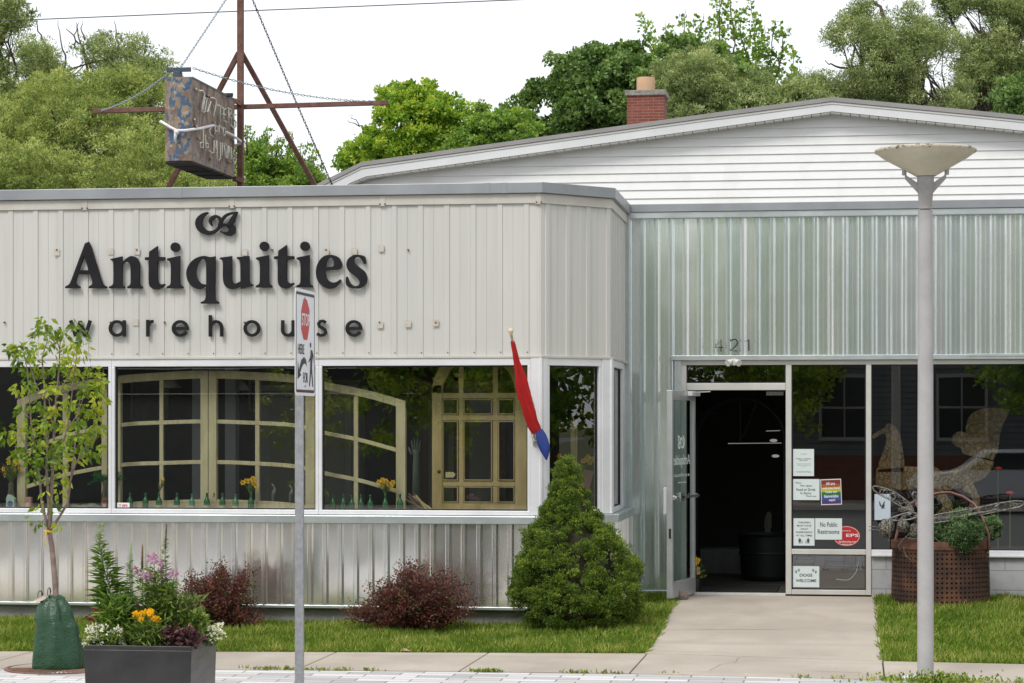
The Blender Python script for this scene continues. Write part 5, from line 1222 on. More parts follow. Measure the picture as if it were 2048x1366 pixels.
herb('marigold', 'yellow orange marigolds above narrow leaves at the middle of the planter', 'flower', 290, .2, [(270,1228),(278,1229),(286,1227),(294,1225),(302,1223),(283,1240),(288,1242),(308,1238),(315,1239),(299,1227),(274,1231)], .015, 60, M_yf, .015, 120, M_gl, base_poly=[(262,1250),(320,1248),(330,1285),(262,1296),(255,1280)], leafL=.075, leafW=.009, nbase=420)
herb('dark_foliage', 'dark purple leafy clump at the planter front right', 'plant', 350, .15, [], .01, 0, M_gl, .01, 0, M_hu, base_poly=[(325,1262),(350,1256),(385,1262),(400,1275),(398,1292),(325,1292)], leafL=.04, leafW=.03, nbase=420)
herb('crimson_foliage', 'broad crimson leaves at the back left of the planter', 'plant', 215, .7, [], .01, 0, M_gl, .01, 0, M_cr, base_poly=[(185,1245),(200,1225),(222,1222),(240,1240),(240,1258),(190,1256)], leafL=.09, leafW=.045, nbase=120)
herb('dark_foliage', 'small dark purple leaves tucked behind the marigolds', 'plant', 265, .85, [], .01, 0, M_gl, .01, 0, M_hu, base_poly=[(235,1222),(330,1215),(335,1270),(240,1275)], leafL=.06, leafW=.035, nbase=260)
herb('pink_flower', 'pale pink flowers beside the right hand white clump', 'flower', 385, .45, [(372,1256),(378,1262),(384,1268),(390,1272),(380,1254),(394,1278)], .016, 22, leafmat('pink_petal', [(.50, .25, .22), (.66, .45, .36)], .3), .016, 60, M_gl, base_poly=[(365,1262),(398,1262),(398,1284),(365,1284)], leafL=.03, leafW=.012, nbase=250)
herb('grassy_tuft', 'spiky grass like tuft sticking up near the right end of the planter', 'plant', 390, .6, [(388,1238),(394,1232),(400,1236),(405,1244),(384,1246)], .02, 30, M_gl, .04, 120, M_gl, base_poly=[(375,1240),(408,1240),(405,1275),(380,1278)], leafL=.06, leafW=.007, nbase=400, headname='leaf_tips')
herb('bladed_plant', 'dark green long bladed clump around the foot of the tallest spike', 'plant', 240, .35, [], .01, 0, M_gl, .01, 0, M_li, base_poly=[(205,1215),(225,1195),(250,1210),(262,1235),(262,1280),(215,1278)], leafL=.12, leafW=.011, nbase=420)
# ================================================================ RUSTY TUB WITH SHRUBS AND DRAGONFLY
YB = 24.12; bcx = XW(1881, YB); br_ = .495; z0 = GZ(bcx, YB)-.02; z1 = ZW(1881, 1096, YB-.45)
def tubmat():
    m, nt, b = nm('perforated_rust'); nt.nodes.remove(b); o = nt.nodes['Material Output']; b = nt.nodes.new('ShaderNodeBsdfPrincipled')
    tc = nt.nodes.new('ShaderNodeTexCoord').outputs['Object']; sp = nt.nodes.new('ShaderNodeSeparateXYZ'); nt.links.new(tc, sp.inputs[0])
    ang = mathn(nt, 'ARCTAN2', sp.outputs[1], sp.outputs[0]); u = mathn(nt, 'MULTIPLY', ang, 66/(2*PI)); v = mathn(nt, 'DIVIDE', sp.outputs[2], .0475)
    fu = mathn(nt, 'SUBTRACT', mathn(nt, 'FRACT', u), .5); fv = mathn(nt, 'SUBTRACT', mathn(nt, 'FRACT', v), .5)
    d = mathn(nt, 'SQRT', mathn(nt, 'ADD', mathn(nt, 'MULTIPLY', fu, fu), mathn(nt, 'MULTIPLY', fv, fv)))
    hole = mathn(nt, 'LESS_THAN', d, .215)
    c = ramp(nt, noi(nt, tc, 6, det=8), [(.32, (.024, .013, .010)), (.5, (.055, .024, .014)), (.68, (.115, .046, .023))]); nt.links.new(c, b.inputs['Base Color']); b.inputs['Roughness'].default_value = .85
    t = nt.nodes.new('ShaderNodeBsdfTransparent'); mx = nt.nodes.new('ShaderNodeMixShader'); nt.links.new(hole, mx.inputs[0]); nt.links.new(b.outputs[0], mx.inputs[1]); nt.links.new(t.outputs[0], mx.inputs[2]); nt.links.new(mx.outputs[0], o.inputs[0]); return m
tub = thing('rusty_tub', 'rusty perforated steel tub with a hoop handle on the right lawn', 'planter', (bcx, YB, z0))
mb = MB(); hgt = z1-z0; mb.lathe([(br_*1.0, 0), (br_*.985, hgt*.5), (br_*.975, hgt)], (bcx, YB, z0), 96); mb.build('tub_wall', tubmat(), tub, smooth='all', fix=True)
M_rs2 = mat('tub_rust', (.07, .03, .02), (.145, .062, .038), 8, .85, bump=.3)
mb = MB(); mb.lathe([(br_*.975, hgt-.02), (br_*1.0, hgt-.02), (br_*1.0, hgt+.055), (br_*.97, hgt+.06), (br_*.96, hgt-.02)], (bcx, YB, z0), 64); mb.build('rim', M_rs2, tub, smooth=True)
mb = MB(); mb.lathe([(.001, hgt-.06), (br_*.9, hgt-.06), (br_*.88, .0)], (bcx, YB, z0), 48); mb.build('soil_core', mat('dark_soil', (.012, .010, .008), (.12, .11, .09), 16, 1, lo=.60, hi=.75), tub)
mb = MB(); hp = [(1786,1118),(1790,1085),(1800,1045),(1818,1010),(1845,993),(1880,986),(1900,985),(1925,993),(1948,1008),(1962,1028),(1970,1050),(1977,1068),(1978,1090),(1976,1102)]
mb.tube([P(x, y, YB+(-.2 if x > 1950 else 0)-.0) for x, y in hp], .019, 10, flat=.6); mb.build('handle', mat('handle_rust', (.17, .075, .06), (.24, .12, .10), 9, .7), tub, smooth='all')
M_ju = leafmat('juniper_needle', [(.030, .070, .024), (.070, .14, .050), (.16, .26, .10), (.32, .42, .20)], .2)
def globe(label, cx, cy, rp, Y, n):
    c = P(cx, cy, Y); r = rp/F*T(cx, Y); root = thing('round_shrub', label, 'shrub', c+Vector((0, 0, -r)), 'round shrubs in the rusty tub'); cl = []
    for k in range(n):
        d = Vector((random.gauss(0, 1), random.gauss(0, 1), random.gauss(0, 1))).normalized(); cl.append((c+d*r*(.80+.16*noise.noise(d*2.5+c)), r*random.uniform(.10, .2)))
    a, b_, r2 = cloud(cl, 60, 1, 0, .9, .2); leaves('foliage', a, b_, .022, .009, M_ju, root, rnd=r2); mb = MB(); mb.ball(c, r*.74, 16); mb.build('inner_twigs', mat('juniper_core', (.015, .022, .010), rough=1), root, smooth='all')
globe('big round blue green shrub bulging over the front rim of the rusty tub', 1924, 1062, 45, YB-.38, 260)
globe('smaller round shrub behind the hoop handle of the rusty tub', 1982, 1056, 25, YB-.05, 110)
globe('dark round shrub low in the middle of the rusty tub', 1878, 1072, 27, YB+.0, 100)
# dragonfly
M_df = mat('welded_scrap', (.025, .022, .02), (.33, .31, .25), 60, .5, .5, bump=.9, bsc=70, lo=.42, hi=.62); M_wg = mat('wing_steel', (.07, .065, .06), (.30, .285, .27), 40, .5, .5)
YD = YB-.42; df = thing('dragonfly_sculpture', 'scrap metal dragonfly with lacy wings resting on the rusty tub', 'sculpture', P(1800, 1095, YD))
M_dd = mat('scrap_dark', (.03, .028, .024), (.22, .21, .17), 40, .6, .4, bump=.8)
mb = MB(); h_ = P(1773, 1056, YD); mb.ball(h_, .080, 22, (1.0, .95, 1.15)); hd = mb.build('head', M_df, df, smooth='all')
for v in hd.data.vertices: v.co += (v.co-Vector((h_-ORG[df.name]))).normalized()*noise.noise(v.co*45)*.02
mb = MB(); mb.tube([P(1779, 1035, YD-.07), P(1781, 1055, YD-.095), P(1778, 1082, YD-.05)], .006, 6); mb.build('head_seam', M_wg, df)
def lump(name, cx, cy, r, sz, Y=YD):
    mb = MB(); c = P(cx, cy, Y); mb.ball(c, r, 18, sz); o = mb.build(name, M_df, df, smooth='all')
    for v in o.data.vertices: v.co += (v.co-Vector((c-ORG[df.name]))).normalized()*noise.noise(v.co*40)*.015
lump('eye', 1806, 1053, .065, (1, .9, 1), YD+.02); lump('thorax', 1834, 1062, .085, (1.1, 1, 1), YD+.05); lump('thorax', 1812, 1020, .06, (1.4, 1, .55), YD+.05); lump('thorax', 1845, 1036, .07, (1.3, 1, .8), YD+.05)
for dy in (0, 5):
    mb = MB(); mb.tube([P(1757, 1054+dy, YD), P(1744, 1053+dy*1.3, YD-.02), P(1738, 1053+dy*1.5, YD-.03)], .004, 6); mb.build('antenna', M_wg, df)
def wing(outline, Y, ribs):
    mb = MB(); q = [P(x, y, Y+(x-1790)*.0005) for x, y in outline]
    mb.tube(q+[q[0]], .0075, 6, cap=False)
    def inside(x, y): return inpoly(x, y, outline)
    xs = [p[0] for p in outline]; ys = [p[1] for p in outline]; cells = []
    for k in range(ribs):
        for _ in range(50):
            x, y = random.uniform(min(xs), max(xs)), random.uniform(min(ys), max(ys))
            if inside(x, y) and edged(x, y, outline) > 1.5: break
        i = min(range(len(outline)), key=lambda j: math.hypot(outline[j][0]-x, outline[j][1]-y)); ex, ey = outline[i]
        mb.tube([P(x, y, Y+(x-1790)*.0005), P((x+ex)/2+random.uniform(-3, 3), (y+ey)/2, Y+(x-1790)*.0005), P(ex, ey, Y+(ex-1790)*.0005)], [.0035, .004, .0035], 5)
        cells.append((x, y))
    for a in range(len(cells)):
        o_ = sorted(cells, key=lambda c: math.hypot(c[0]-cells[a][0], c[1]-cells[a][1]))[1:3]
        for c in o_: mb.tube([P(*cells[a], Y+(cells[a][0]-1790)*.0005), P(*c, Y+(c[0]-1790)*.0005)], .003, 4)
    mb.build('wing', M_wg, df, fix=False)
wing([(1745,974),(1750,972),(1772,977),(1790,985),(1805,995),(1817,1005),(1825,1016),(1828,1022),(1818,1020),(1800,1012),(1780,1000),(1760,990),(1748,981)], YD-.10, 34)
wing([(1778,1038),(1790,1033),(1805,1028),(1822,1024),(1832,1026),(1832,1034),(1824,1038),(1805,1041),(1785,1041)], YD-.14, 22)
wing([(1824,988),(1828,984),(1838,985),(1850,1000),(1856,1030),(1842,1026),(1832,1010)], YD+.0, 18)
wing([(1856,1034),(1880,1028),(1920,1022),(1960,1015),(2000,1006),(2030,1002),(2046,1003),(2049,1008),(2038,1014),(2000,1022),(1960,1030),(1910,1040),(1866,1046)], YD-.12, 70)
mb = MB(); mb.tube([P(1835, 1050, YD), P(1870, 1040, YD-.02), P(1920, 1034, YD-.06), P(1960, 1026, YD-.08), P(1995, 1020, YD-.10)], [.05, .035, .022, .016, .008], 10); mb.build('abdomen', M_dd, df, smooth='all')
mb = MB()
for pts in ([(1818,1068),(1805,1080),(1797,1092),(1800,1100)], [(1812,1075),(1830,1078),(1850,1075)], [(1840,1072),(1870,1076),(1880,1085)], [(1806,1095),(1812,1112),(1822,1120)]): mb.tube([P(x, y, YD-.02) for x, y in pts], .006, 6)
mb.build('legs', M_dd, df)
# ================================================================ NOTICES ON THE DOOR SIDE WINDOW
YN = Yr+.026
M_pp = mat('paper', (.62, .68, .67), (.56, .62, .61), 2, .7); M_ink = mat('ink', (.05, .05, .06), rough=.8)
def notice(label, x0, y0, x1, y1, lines, m=None, name='notice', lay=0, ink=None, rot=0.0, bold=0):
    Y = YN-.004*lay; c = P((x0+x1)/2, (y0+y1)/2, Y); X0, X1 = XW(x0, Y), XW(x1, Y); Z0, Z1 = ZW(x0, y1, Y), ZW(x0, y0, Y)
    root = thing(name, label, 'notice', (c.x, Y, Z0)); ca, sa = math.cos(rot), math.sin(rot)
    def mp_(a, b, cc):
        X = X0+(X1-X0)*a-c.x; Z = Z0+(Z1-Z0)*b-c.z; return (c.x+X*ca-Z*sa, Y-cc-.0012, c.z+X*sa+Z*ca)
    solid2d('sheet', [[(0, 0), (1, 0), (1, 1), (0, 1)]], lambda a, b, cc: mp_(a, b, cc+.0), .0008, m or M_pp, root)
    if lines: textlines('lettering', lines, lambda a, b, cc: mp_(a, b, cc+.0016), ink or M_ink, root, .0006, bold)
    return root, mp_
notice('pale opening hours notice, topmost on the window beside the door', 1586, 898, 1628, 952, [('Antiquities', .36, .80, .66, .83), ('MONDAY - SATURDAY', .14, .62, .87, .66), ('10AM-5PM', .30, .56, .68, .60), ('Please call us for an appointment', .18, .44, .84, .465), ('outside of our regular hours', .20, .39, .85, .415), ('thank you', .42, .335, .62, .355), ('we buy antiques and vintage things', .14, .16, .84, .185), ('ask inside for the manager', .14, .12, .90, .14)])
_, mpx = notice('pale notice asking for no open food or drink in store', 1586, 958, 1639, 1000, [('Please...', .10, .79, .36, .85), ('No open', .28, .62, .72, .73), ('Food or Drink', .13, .44, .85, .56), ('in Store.', .28, .28, .70, .39), ('Thank you', .48, .14, .88, .23)], bold=.01)
rb, mpr = notice('rainbow striped welcome notice tilted beside the food notice', 1641.5, 958, 1683, 1009.5, [], mat('white_card', (.62, .62, .62), rough=.6), rot=math.radians(2.2))
cols_ = [(.18, .022, .018), (.30, .09, .008), (.42, .36, .012), (.015, .13, .035), (.012, .07, .26), (.065, .025, .13)]
for i, c in enumerate(cols_):
    b1 = .965-(.93*i/6); b0 = .965-(.93*(i+1)/6)
    solid2d('stripe', [[(.035, b0), (.965, b0), (.965, b1), (.035, b1)]], lambda a, b, cc: mpr(a, b, cc+.0012), .0008, mat('stripe%d' % i, c, rough=.6), rb)
textlines('lettering', [('All are', .26, .77, .70, .88), ('welcome here!', .08, .60, .92, .71), ('Todos son', .20, .46, .78, .56), ('bienvenidos', .16, .28, .84, .40), ('aqui!', .38, .12, .68, .24)], lambda a, b, cc: mpr(a, b, cc+.0026), mat('white_ink', (.75, .75, .75), rough=.6), rb, .0006, .015)
ch_, mpc = notice('pale notice about supervised children with two pictograms at its foot', 1587, 1036.5, 1629, 1091, [('CHILDREN', .22, .82, .80, .88), ('MUST HAVE', .17, .70, .84, .76), ('ADULT', .33, .58, .70, .64), ('SUPERVISION', .12, .46, .90, .52), ('AT ALL TIMES', .12, .34, .90, .40)], bold=.01)
for s_, x in ((1, .30), (-1, .70)):
    body = [(x-.05*s_, .08), (x-.045*s_, .20), (x-.08*s_, .15), (x-.06*s_, .24), (x+.05*s_, .24), (x+.08*s_, .15), (x+.045*s_, .19), (x+.04*s_, .08), (x+.01*s_, .08), (x, .16), (x-.015*s_, .08)]
    solid2d('pictogram', [body, arc(x, .265, .025, .02, 0, 340, 10), [(x+.09*s_, .08), (x+.09*s_, .145), (x+.12*s_, .145), (x+.125*s_, .08)], arc(x+.105*s_, .165, .018, .014, 0, 340, 8)], lambda a, b, cc: mpc(a, b, cc+.0018), .0006, M_ink, ch_)
notice('white No Public Restrooms notice between the children notice and the red oval', 1630.5, 1036.5, 1684, 1079, [('No Public', .18, .60, .82, .82), ('Restrooms', .09, .27, .90, .48)], lay=1, bold=.01)
dg, mpd = notice('pale dogs welcome notice with paw prints in the lowest pane', 1585.5, 1132, 1638.5, 1174, [('DOGS', .26, .50, .74, .64), ('WELCOME', .11, .24, .89, .38)], bold=.02)
for (x, y) in ((.13, .72), (.23, .80), (.77, .80), (.87, .72)):
    sp_l = [arc(x, y-.02, .028, .04, 0, 340, 10)]+[arc(x+dx, y+dy, .011, .018, 0, 330, 7) for dx, dy in ((-.035, .035), (-.012, .06), (.014, .06), (.036, .035))]
    solid2d('paw_print', sp_l, lambda a, b, cc: mpd(a, b, cc+.0018), .0006, M_ink, dg)
c = P(1693, 1072, YN); ov = thing('security_sticker', 'red oval security sticker partly behind the restrooms notice', 'sticker', c)
rx_, ry_ = 27/F*T(1693, YN), 20.5/F*T(1693, YN)
def omp(a, b, cc): return (c.x+a*rx_, YN+.002-cc, c.z+b*ry_)
M_wi = mat('white_ink', (.75, .75, .75)); solid2d('oval', [arc(0, 0, 1, 1, 0, 355, 60)], omp, .0008, mat('sticker_red', (.42, .018, .02), rough=.4), ov)
o1 = solid2d('white_line', [arc(0, 0, .95, .93, 0, 356, 60), arc(0, 0, .925, .90, 0, 356, 60)[::-1]], lambda a, b, cc: omp(a, b, cc+.0012), .0006, M_wi, ov)
textlines('lettering', [('EPS', -.02, -.08, .88, .22), ('PROTECTED BY', -.5, .45, .32, .54), ('EpsSecurity.com', -.55, -.68, .70, -.46), ('800-452-9000', -.3, -.86, .4, -.76)], lambda a, b, cc: omp(a+.12*b*0, b, cc+.0012), M_wi, ov, .0006, .01)
c2 = P(245, 1011, Yl+.03); stk = thing('window_sticker', 'small white sticker with red lettering in the lower left corner of the middle window', 'sticker', c2)
def kmp(a, b, cc): return (XW(231.5, Yl)+a*(XW(258, Yl)-XW(231.5, Yl)), Yl+.018-cc, ZW(245, 1017, Yl)+b*(ZW(245, 1005.5, Yl)-ZW(245, 1017, Yl)))
solid2d('sheet', [[(0, 0), (1, 0), (1, 1), (0, 1)]], kmp, .001, M_wi, stk); textlines('lettering', [('T EPS', .2, .25, .85, .7)], lambda a, b, cc: kmp(a, b, cc+.0012), mat('red_ink', (.5, .02, .03)), stk, .0006, .03)
# framed bird print inside the big window
pr, mpb = notice('framed print of a dark bird inside the large window left of the lamp', 1749, 988, 1781, 1040, [], mat('print_paper', (.46, .52, .58), rough=.6), name='bird_print')
solid2d('bird', [smooth_path([(.28,.74),(.36,.68,1),(.40,.60,1),(.45,.55),(.52,.62,1),(.62,.72,1),(.66,.72),(.62,.60,1),(.66,.56),(.60,.50,1),(.66,.45),(.40,.44),(.44,.50,1),(.34,.54,1),(.30,.64,1)])], lambda a, b, cc: mpb(a, b, cc+.0018), .0006, M_ink, pr)
pr['category'] = 'picture'
# ================================================================ INSIDE THE WINDOWS
M_pine = mat('old_pine', (.62, .54, .35), (.48, .40, .24), 7, .75, bump=.25, bsc=60, st=(1, 1, .3))
M_pine2 = mat('honey_pine', (.52, .40, .20), (.38, .28, .12), 7, .65, bump=.2, bsc=60, st=(1, 1, .25))
YI = Yl+.26
af = thing('arched_frame', 'huge pale pine arched window frame spanning three shop windows', 'window frame', P(420, 1018, YI))
def curve_at(pts, x):
    for i in range(len(pts)-1):
        if pts[i][0] <= x <= pts[i+1][0]:
            t = (x-pts[i][0])/(pts[i+1][0]-pts[i][0]); p0 = pts[max(0, i-1)]; p3 = pts[min(len(pts)-1, i+2)]; p1, p2 = pts[i], pts[i+1]
            m1 = (p2[1]-p0[1])/(p2[0]-p0[0])*(p2[0]-p1[0]); m2 = (p3[1]-p1[1])/(p3[0]-p1[0])*(p2[0]-p1[0])
            return (2*t**3-3*t*t+1)*p1[1]+(t**3-2*t*t+t)*m1+(-2*t**3+3*t*t)*p2[1]+(t**3-t*t)*m2
    return pts[0][1] if x < pts[0][0] else pts[-1][1]
top_c = [(36,800),(90,778),(150,764),(232,752),(330,744),(418,741),(510,744),(591,750),(646,763),(730,779),(812,802)]
r2_c = [(53,900),(130,868),(243,846),(330,841),(418,839),(510,842),(591,847),(646,861),(720,876),(793,896)]
r3_c = [(53,970),(130,946),(243,926),(330,922),(418,920),(510,923),(591,929),(646,942),(720,957),(793,978)]
b_c = [(53,1062),(130,1040),(243,1007),(330,1001),(418,999),(510,1001),(591,1007),(646,1020),(720,1038),(793,1062)]
def rail(name, c, x0, x1, h, y0, y1, mb=None):
    n = 18; up = []; dn_ = []
    for i in range(n+1):
        x = x0+(x1-x0)*i/n; y = curve_at(c, x); up.append((XW(x, YI), ZW(x, y, YI))); dn_.append((XW(x, YI), ZW(x, y+h, YI)))
    mb = MB(); profile_strip(mb, up, dn_, YI+y0, YI+y1); mb.build(name, M_pine, af, bevel=.004)
rail('top_rail', top_c, 36, 417.5, 16, -.03, .035); rail('top_rail', top_c, 419, 812, 16, -.03, .035)
for c in (r2_c, r3_c):
    rail('glazing_bar', c, 53, 417, 8, -.018, .022); rail('glazing_bar', c, 420, 793, 8, -.018, .022)
rail('bottom_rail', b_c, 232, 417, 24, -.028, .033); rail('bottom_rail', b_c, 420, 631, 24, -.028, .033)
def stile(name, x0, x1, ytop, ybot, y0=-.033, y1=.038):
    mb = MB(); zt = ZW(x0, ytop, YI); zt2 = ZW(x1, curve_at(top_c, x1)+1 if ytop < 0 else ytop, YI)
    zl_ = ZW(x0, curve_at(top_c, x0)+1, YI); zr_ = ZW(x1, curve_at(top_c, x1)+1, YI); zb = ZW(x0, ybot, YI); a, b = XW(x0, YI), XW(x1, YI)
    mb.hexa([(a, YI+y0, zb), (b, YI+y0, zb), (b, YI+y1, zb), (a, YI+y1, zb), (a, YI+y0, zl_), (b, YI+y0, zr_), (b, YI+y1, zr_), (a, YI+y1, zl_)]); mb.build(name, M_pine, af, bevel=.004)
for x0, x1 in ((36, 53), (205, 216), (232, 243), (402.5, 417.6), (418.8, 434.5), (612, 631), (793, 812)): stile('stile', x0, x1, -1, 1023)
for x0, x1 in ((126, 136), (319.5, 327), (511, 519.5), (708, 716.5)): stile('glazing_bar', x0, x1, -1, 1023, -.016, .024)
mb = MB(); c = P(428, 988, YI-.034); mb.tube([c, c+Vector((0, .004, 0))], .009, 10); mb.box(c.x-.004, c.x+.004, c.y-.001, c.y+.003, c.z-.03, c.z); mb.build('keyhole', M_black, af)
# arched pine door
YJ = Yl+.42
ad = thing('pine_door', 'honey pine arched glazed door standing at the right end of the long window', 'door', P(958, 1022, YJ))
def dbar(x0, x1, y0, y1, o0=-.03, o1=.03, nm_='rail', bev=.004):
    mb = MB(); mb.box(XW(x0, YJ), XW(x1, YJ), YJ+o0, YJ+o1, ZW(x0, y1, YJ), ZW(x0, y0, YJ)); mb.build(nm_, M_pine2, ad, bevel=bev)
dbar(865, 885, 770, 1022, nm_='stile'); dbar(1031, 1056, 700, 1022, nm_='stile')
dbar(885.2, 1030.8, 1006, 1022, nm_='rail'); 
dbar(918, 927, 700, 1005.8, -.02, .02, 'glazing_bar'); dbar(986, 996, 700, 1005.8, -.02, .02, 'glazing_bar')
for y0, y1 in ((786, 797), (830, 841), (962, 972)): dbar(885.2, 1030.8, y0, y1, -.024, .024, 'rail')
mb = MB(); outer = arc(958, 786, 93, 95, 180, 360, 30); inner = arc(958, 786, 73, 72, 180, 360, 30)
profile_strip(mb, [(XW(x, YJ), ZW(x, y, YJ)) for x, y in outer], [(XW(x, YJ), ZW(x, y, YJ)) for x, y in inner], YJ-.03, YJ+.03); mb.build('arch', M_pine2, ad)
for (x0, x1) in ((886, 917), (928, 985), (997, 1030)):
    for (y0, y1) in ((798, 829), (842, 961), (973, 1005)):
        mb = MB(); X0_, X1_, Z0_, Z1_ = XW(x0, YJ), XW(x1, YJ), ZW(x0, y1, YJ), ZW(x0, y0, YJ); w = .010
        for bx4 in ((X0_, X1_, Z0_, Z0_+w), (X0_, X1_, Z1_-w, Z1_), (X0_, X0_+w, Z0_+w, Z1_-w), (X1_-w, X1_, Z0_+w, Z1_-w)): mb.box(bx4[0], bx4[1], YJ-.036, YJ-.01, bx4[2], bx4[3])
        mb.build('bead', M_pine2, ad, bevel=.003)
mb = MB(); c = P(878, 943, YJ-.03); mb.ball(c, .018, 10, (1, .8, 1)); mb.build('knob', mat('dark_brass', (.10, .07, .03), rough=.4, metal=.7), ad, smooth='all')
# price tag
tg = solid2d('price_tag', [[(891,944),(907,944),(911,949),(907,955),(891,955)]], lambda x, y, z: (XW(x, YJ-.05), YJ-.05+z, ZW(x, y, YJ-.05)), .002, mat('kraft_tag', (.50, .40, .22), rough=.8), None, P(900, 955, YJ-.05)); tag(tg, 'small tan price tag hanging on the pine door', 'tag')
# green bottles
M_gb = mat('green_bottle', (.010, .11, .035), rough=.12, spec=.8); M_gb2 = mat('pale_green_bottle', (.07, .22, .13), rough=.15, spec=.8)
M_lab = mat('bottle_label', (.50, .42, .24), rough=.8)
bottle_prof = [(.001, 0), (.030, 0), (.032, .006), (.032, .088), (.027, .108), (.016, .128), (.0125, .14), (.012, .168), (.014, .170), (.014, .178), (.010, .180)]
Yb = Yl+.145; zb_ = .925
protoB = thing('green_bottle', 'green glass bottle', 'bottle', (0, 0, 0)); mb = MB(); mb.lathe(bottle_prof, (0, 0, 0), 20); mb.build('glass_body', M_gb, protoB, smooth='all')
mb = MB(); mb.lathe([(.0328, .018), (.0328, .058)], (0, 0, 0), 20); mb.build('paper_label', M_lab, protoB, smooth='all')
spots = [(260, 1, 'dark green bottle beside the small white sticker', 0), (291, 1, 'plain green bottle second along the middle window sill', 0), (318, 1, 'green bottle holding the yellow tulip', 1), (354, 1, 'green bottle just right of the tulip bottle', 1), (384, .95, 'pale green bottle in front of the left central stile', 1), (414, 1, 'green bottle standing below the keyhole of the arched frame', 1), (445, 1, 'labelled green bottle just right of the frame keyhole', 1), (471, .95, 'pale labelled bottle left of the yellow daffodils', 1), (502, 1, 'green bottle holding the yellow daffodils', 0),
         (666, .95, 'green bottle at the left end of the third window', 0), (687, .97, 'second green bottle from the white mullion of the third window', 0), (703.5, .9, 'third green bottle along the third window', 0), (722, .95, 'fourth green bottle, before the glazing bar of the arched frame', 0), (740.5, .93, 'fifth green bottle, left of the orange yellow bouquet', 0), (770.5, .95, 'green bottle holding the orange yellow bouquet', 0), (800, 1, 'green bottle at the right end of the arched frame', 0)]
for i, (x, s_, lab, l_) in enumerate(spots):
    if i == 0: r = protoB
    else:
        r = protoB.copy(); COL.objects.link(r); ORG[r.name] = Vector((0, 0, 0))
        for c in list(protoB.children):
            if c.name.startswith('paper') and not l_: continue
            d = c.copy(); COL.objects.link(d); d.parent = r
    r.location = (XW(x, Yb), Yb, zb_); r.scale = (s_, s_, s_); r['label'] = lab; r['group'] = 'green bottles along the window sill'
for c in list(protoB.children):
    if c.name.startswith('paper'): bpy.data.objects.remove(c)
for i, o in enumerate([o for o in bpy.data.objects if o.get('category') == 'bottle']):
    if 'pale' in o['label']:
        for c in o.children:
            if c.name.startswith('glass'): c.data = c.data.copy(); c.data.materials[0] = M_gb2
def bouquet(name, label, x, Y, stems, headfn, zb, leafy=8, leafL=.09, cat='flower'):
    base = Vector((XW(x, Y), Y, zb)); root = thing(name, label, cat, base); mb = MB(); C = []; D = []
    for (sx2, sy2) in stems:
        h = P(sx2, sy2, Y+random.uniform(-.02, .03)); mb.tube(curvepts(base, h, 0, 4, .004), .0025, 5)
        for k in range(leafy): C.append(base.lerp(h, random.uniform(.1, .5))); D.append((random.gauss(0, .5), random.gauss(0, .3), 1.2))
    mb.build('stems', M_st, root, fix=False)
    leaves('leaves', C, D, leafL, .012, M_gl, root)
    for (sx2, sy2) in stems: headfn(P(sx2, sy2, Y), root)
    return root
M_yel = mat('yellow_petal', (.80, .52, .02), (.70, .40, .01), 20, .6)
def head_daff(p, root):
    mb = MB()
    for k in range(6):
        a = k*PI/3; d = Vector((math.cos(a), -.3, math.sin(a))); s_ = Vector((-math.sin(a), 0, math.cos(a))); mb.add([p, p+d*.016+s_*.010, p+d*.032, p+d*.016-s_*.010], [(0, 1, 2, 3)])
    mb.tube([p, p+Vector((0, -.018, 0))], [.006, .010], 8, cap=False); mb.build('flower_head', M_yel, root, fix=False)
def head_tulip(p, root):
    mb = MB(); mb.lathe([(.002, -.02), (.013, -.012), (.016, .002), (.012, .018), (.003, .028)], p, 12); mb.build('flower_head', M_yel, root, smooth='all')
bouquet('tulip', 'single yellow tulip in a green bottle in the middle window', 318, Yb, [(326, 960)], head_tulip, zb_+.16, 10)
bouquet('daffodils', 'yellow daffodils in a green bottle in the middle window', 502, Yb, [(486, 965), (493, 962), (506, 957), (508, 966), (512, 970), (500, 962)], head_daff, zb_+.16, 5)
bouquet('yellow_bouquet', 'orange yellow flower bunch in a bottle in the third window', 770.5, Yb, [(758, 964), (765, 960), (772, 962), (778, 968), (786, 965), (768, 970), (782, 972)], head_daff, zb_+.16, 6)
bouquet('daffodils', 'yellow daffodils in a dark vase at the far left of the window', 22, Yb+.05, [(8, 938), (18, 925), (30, 928), (36, 924), (40, 938), (12, 950), (28, 940)], head_daff, zb_+.26, 16, .13)
bouquet('orange_daisies', 'orange daisies behind the angled window above the conifer', 1150, 23.4, [(1119, 912), (1166, 922), (1172, 920), (1180, 925), (1184, 918), (1176, 914)], lambda p, r: head_daff(p+Vector((0, 0, 0)), r), 1.25, 3)
M_vase = mat('smoky_vase', (.06, .05, .035), (.10, .09, .06), 8, .15, spec=.8)
for (x, lab, h, r) in ((22, 'dark glass vase holding the far left daffodils', .27, .04), (212, 'tall clear brown vase holding the green fronds', .30, .045)):
    mb = MB(); c = Vector((XW(x, Yb+.05), Yb+.05, zb_)); mb.lathe([(.001, 0), (r*.7, 0), (r*.8, .02), (r*1.0, h*.5), (r*.65, h*.8), (r*.8, h)], c, 24); tag(mb.build('vase', M_vase, None, c, smooth='all'), lab, 'vase')
fr_ = thing('green_fronds', 'bright green fern fronds beside the first white mullion', 'plant', (XW(212, Yb+.05), Yb+.05, zb_+.28)); C = []; D = []
b0 = Vector((XW(212, Yb+.05), Yb+.05, zb_+.28))
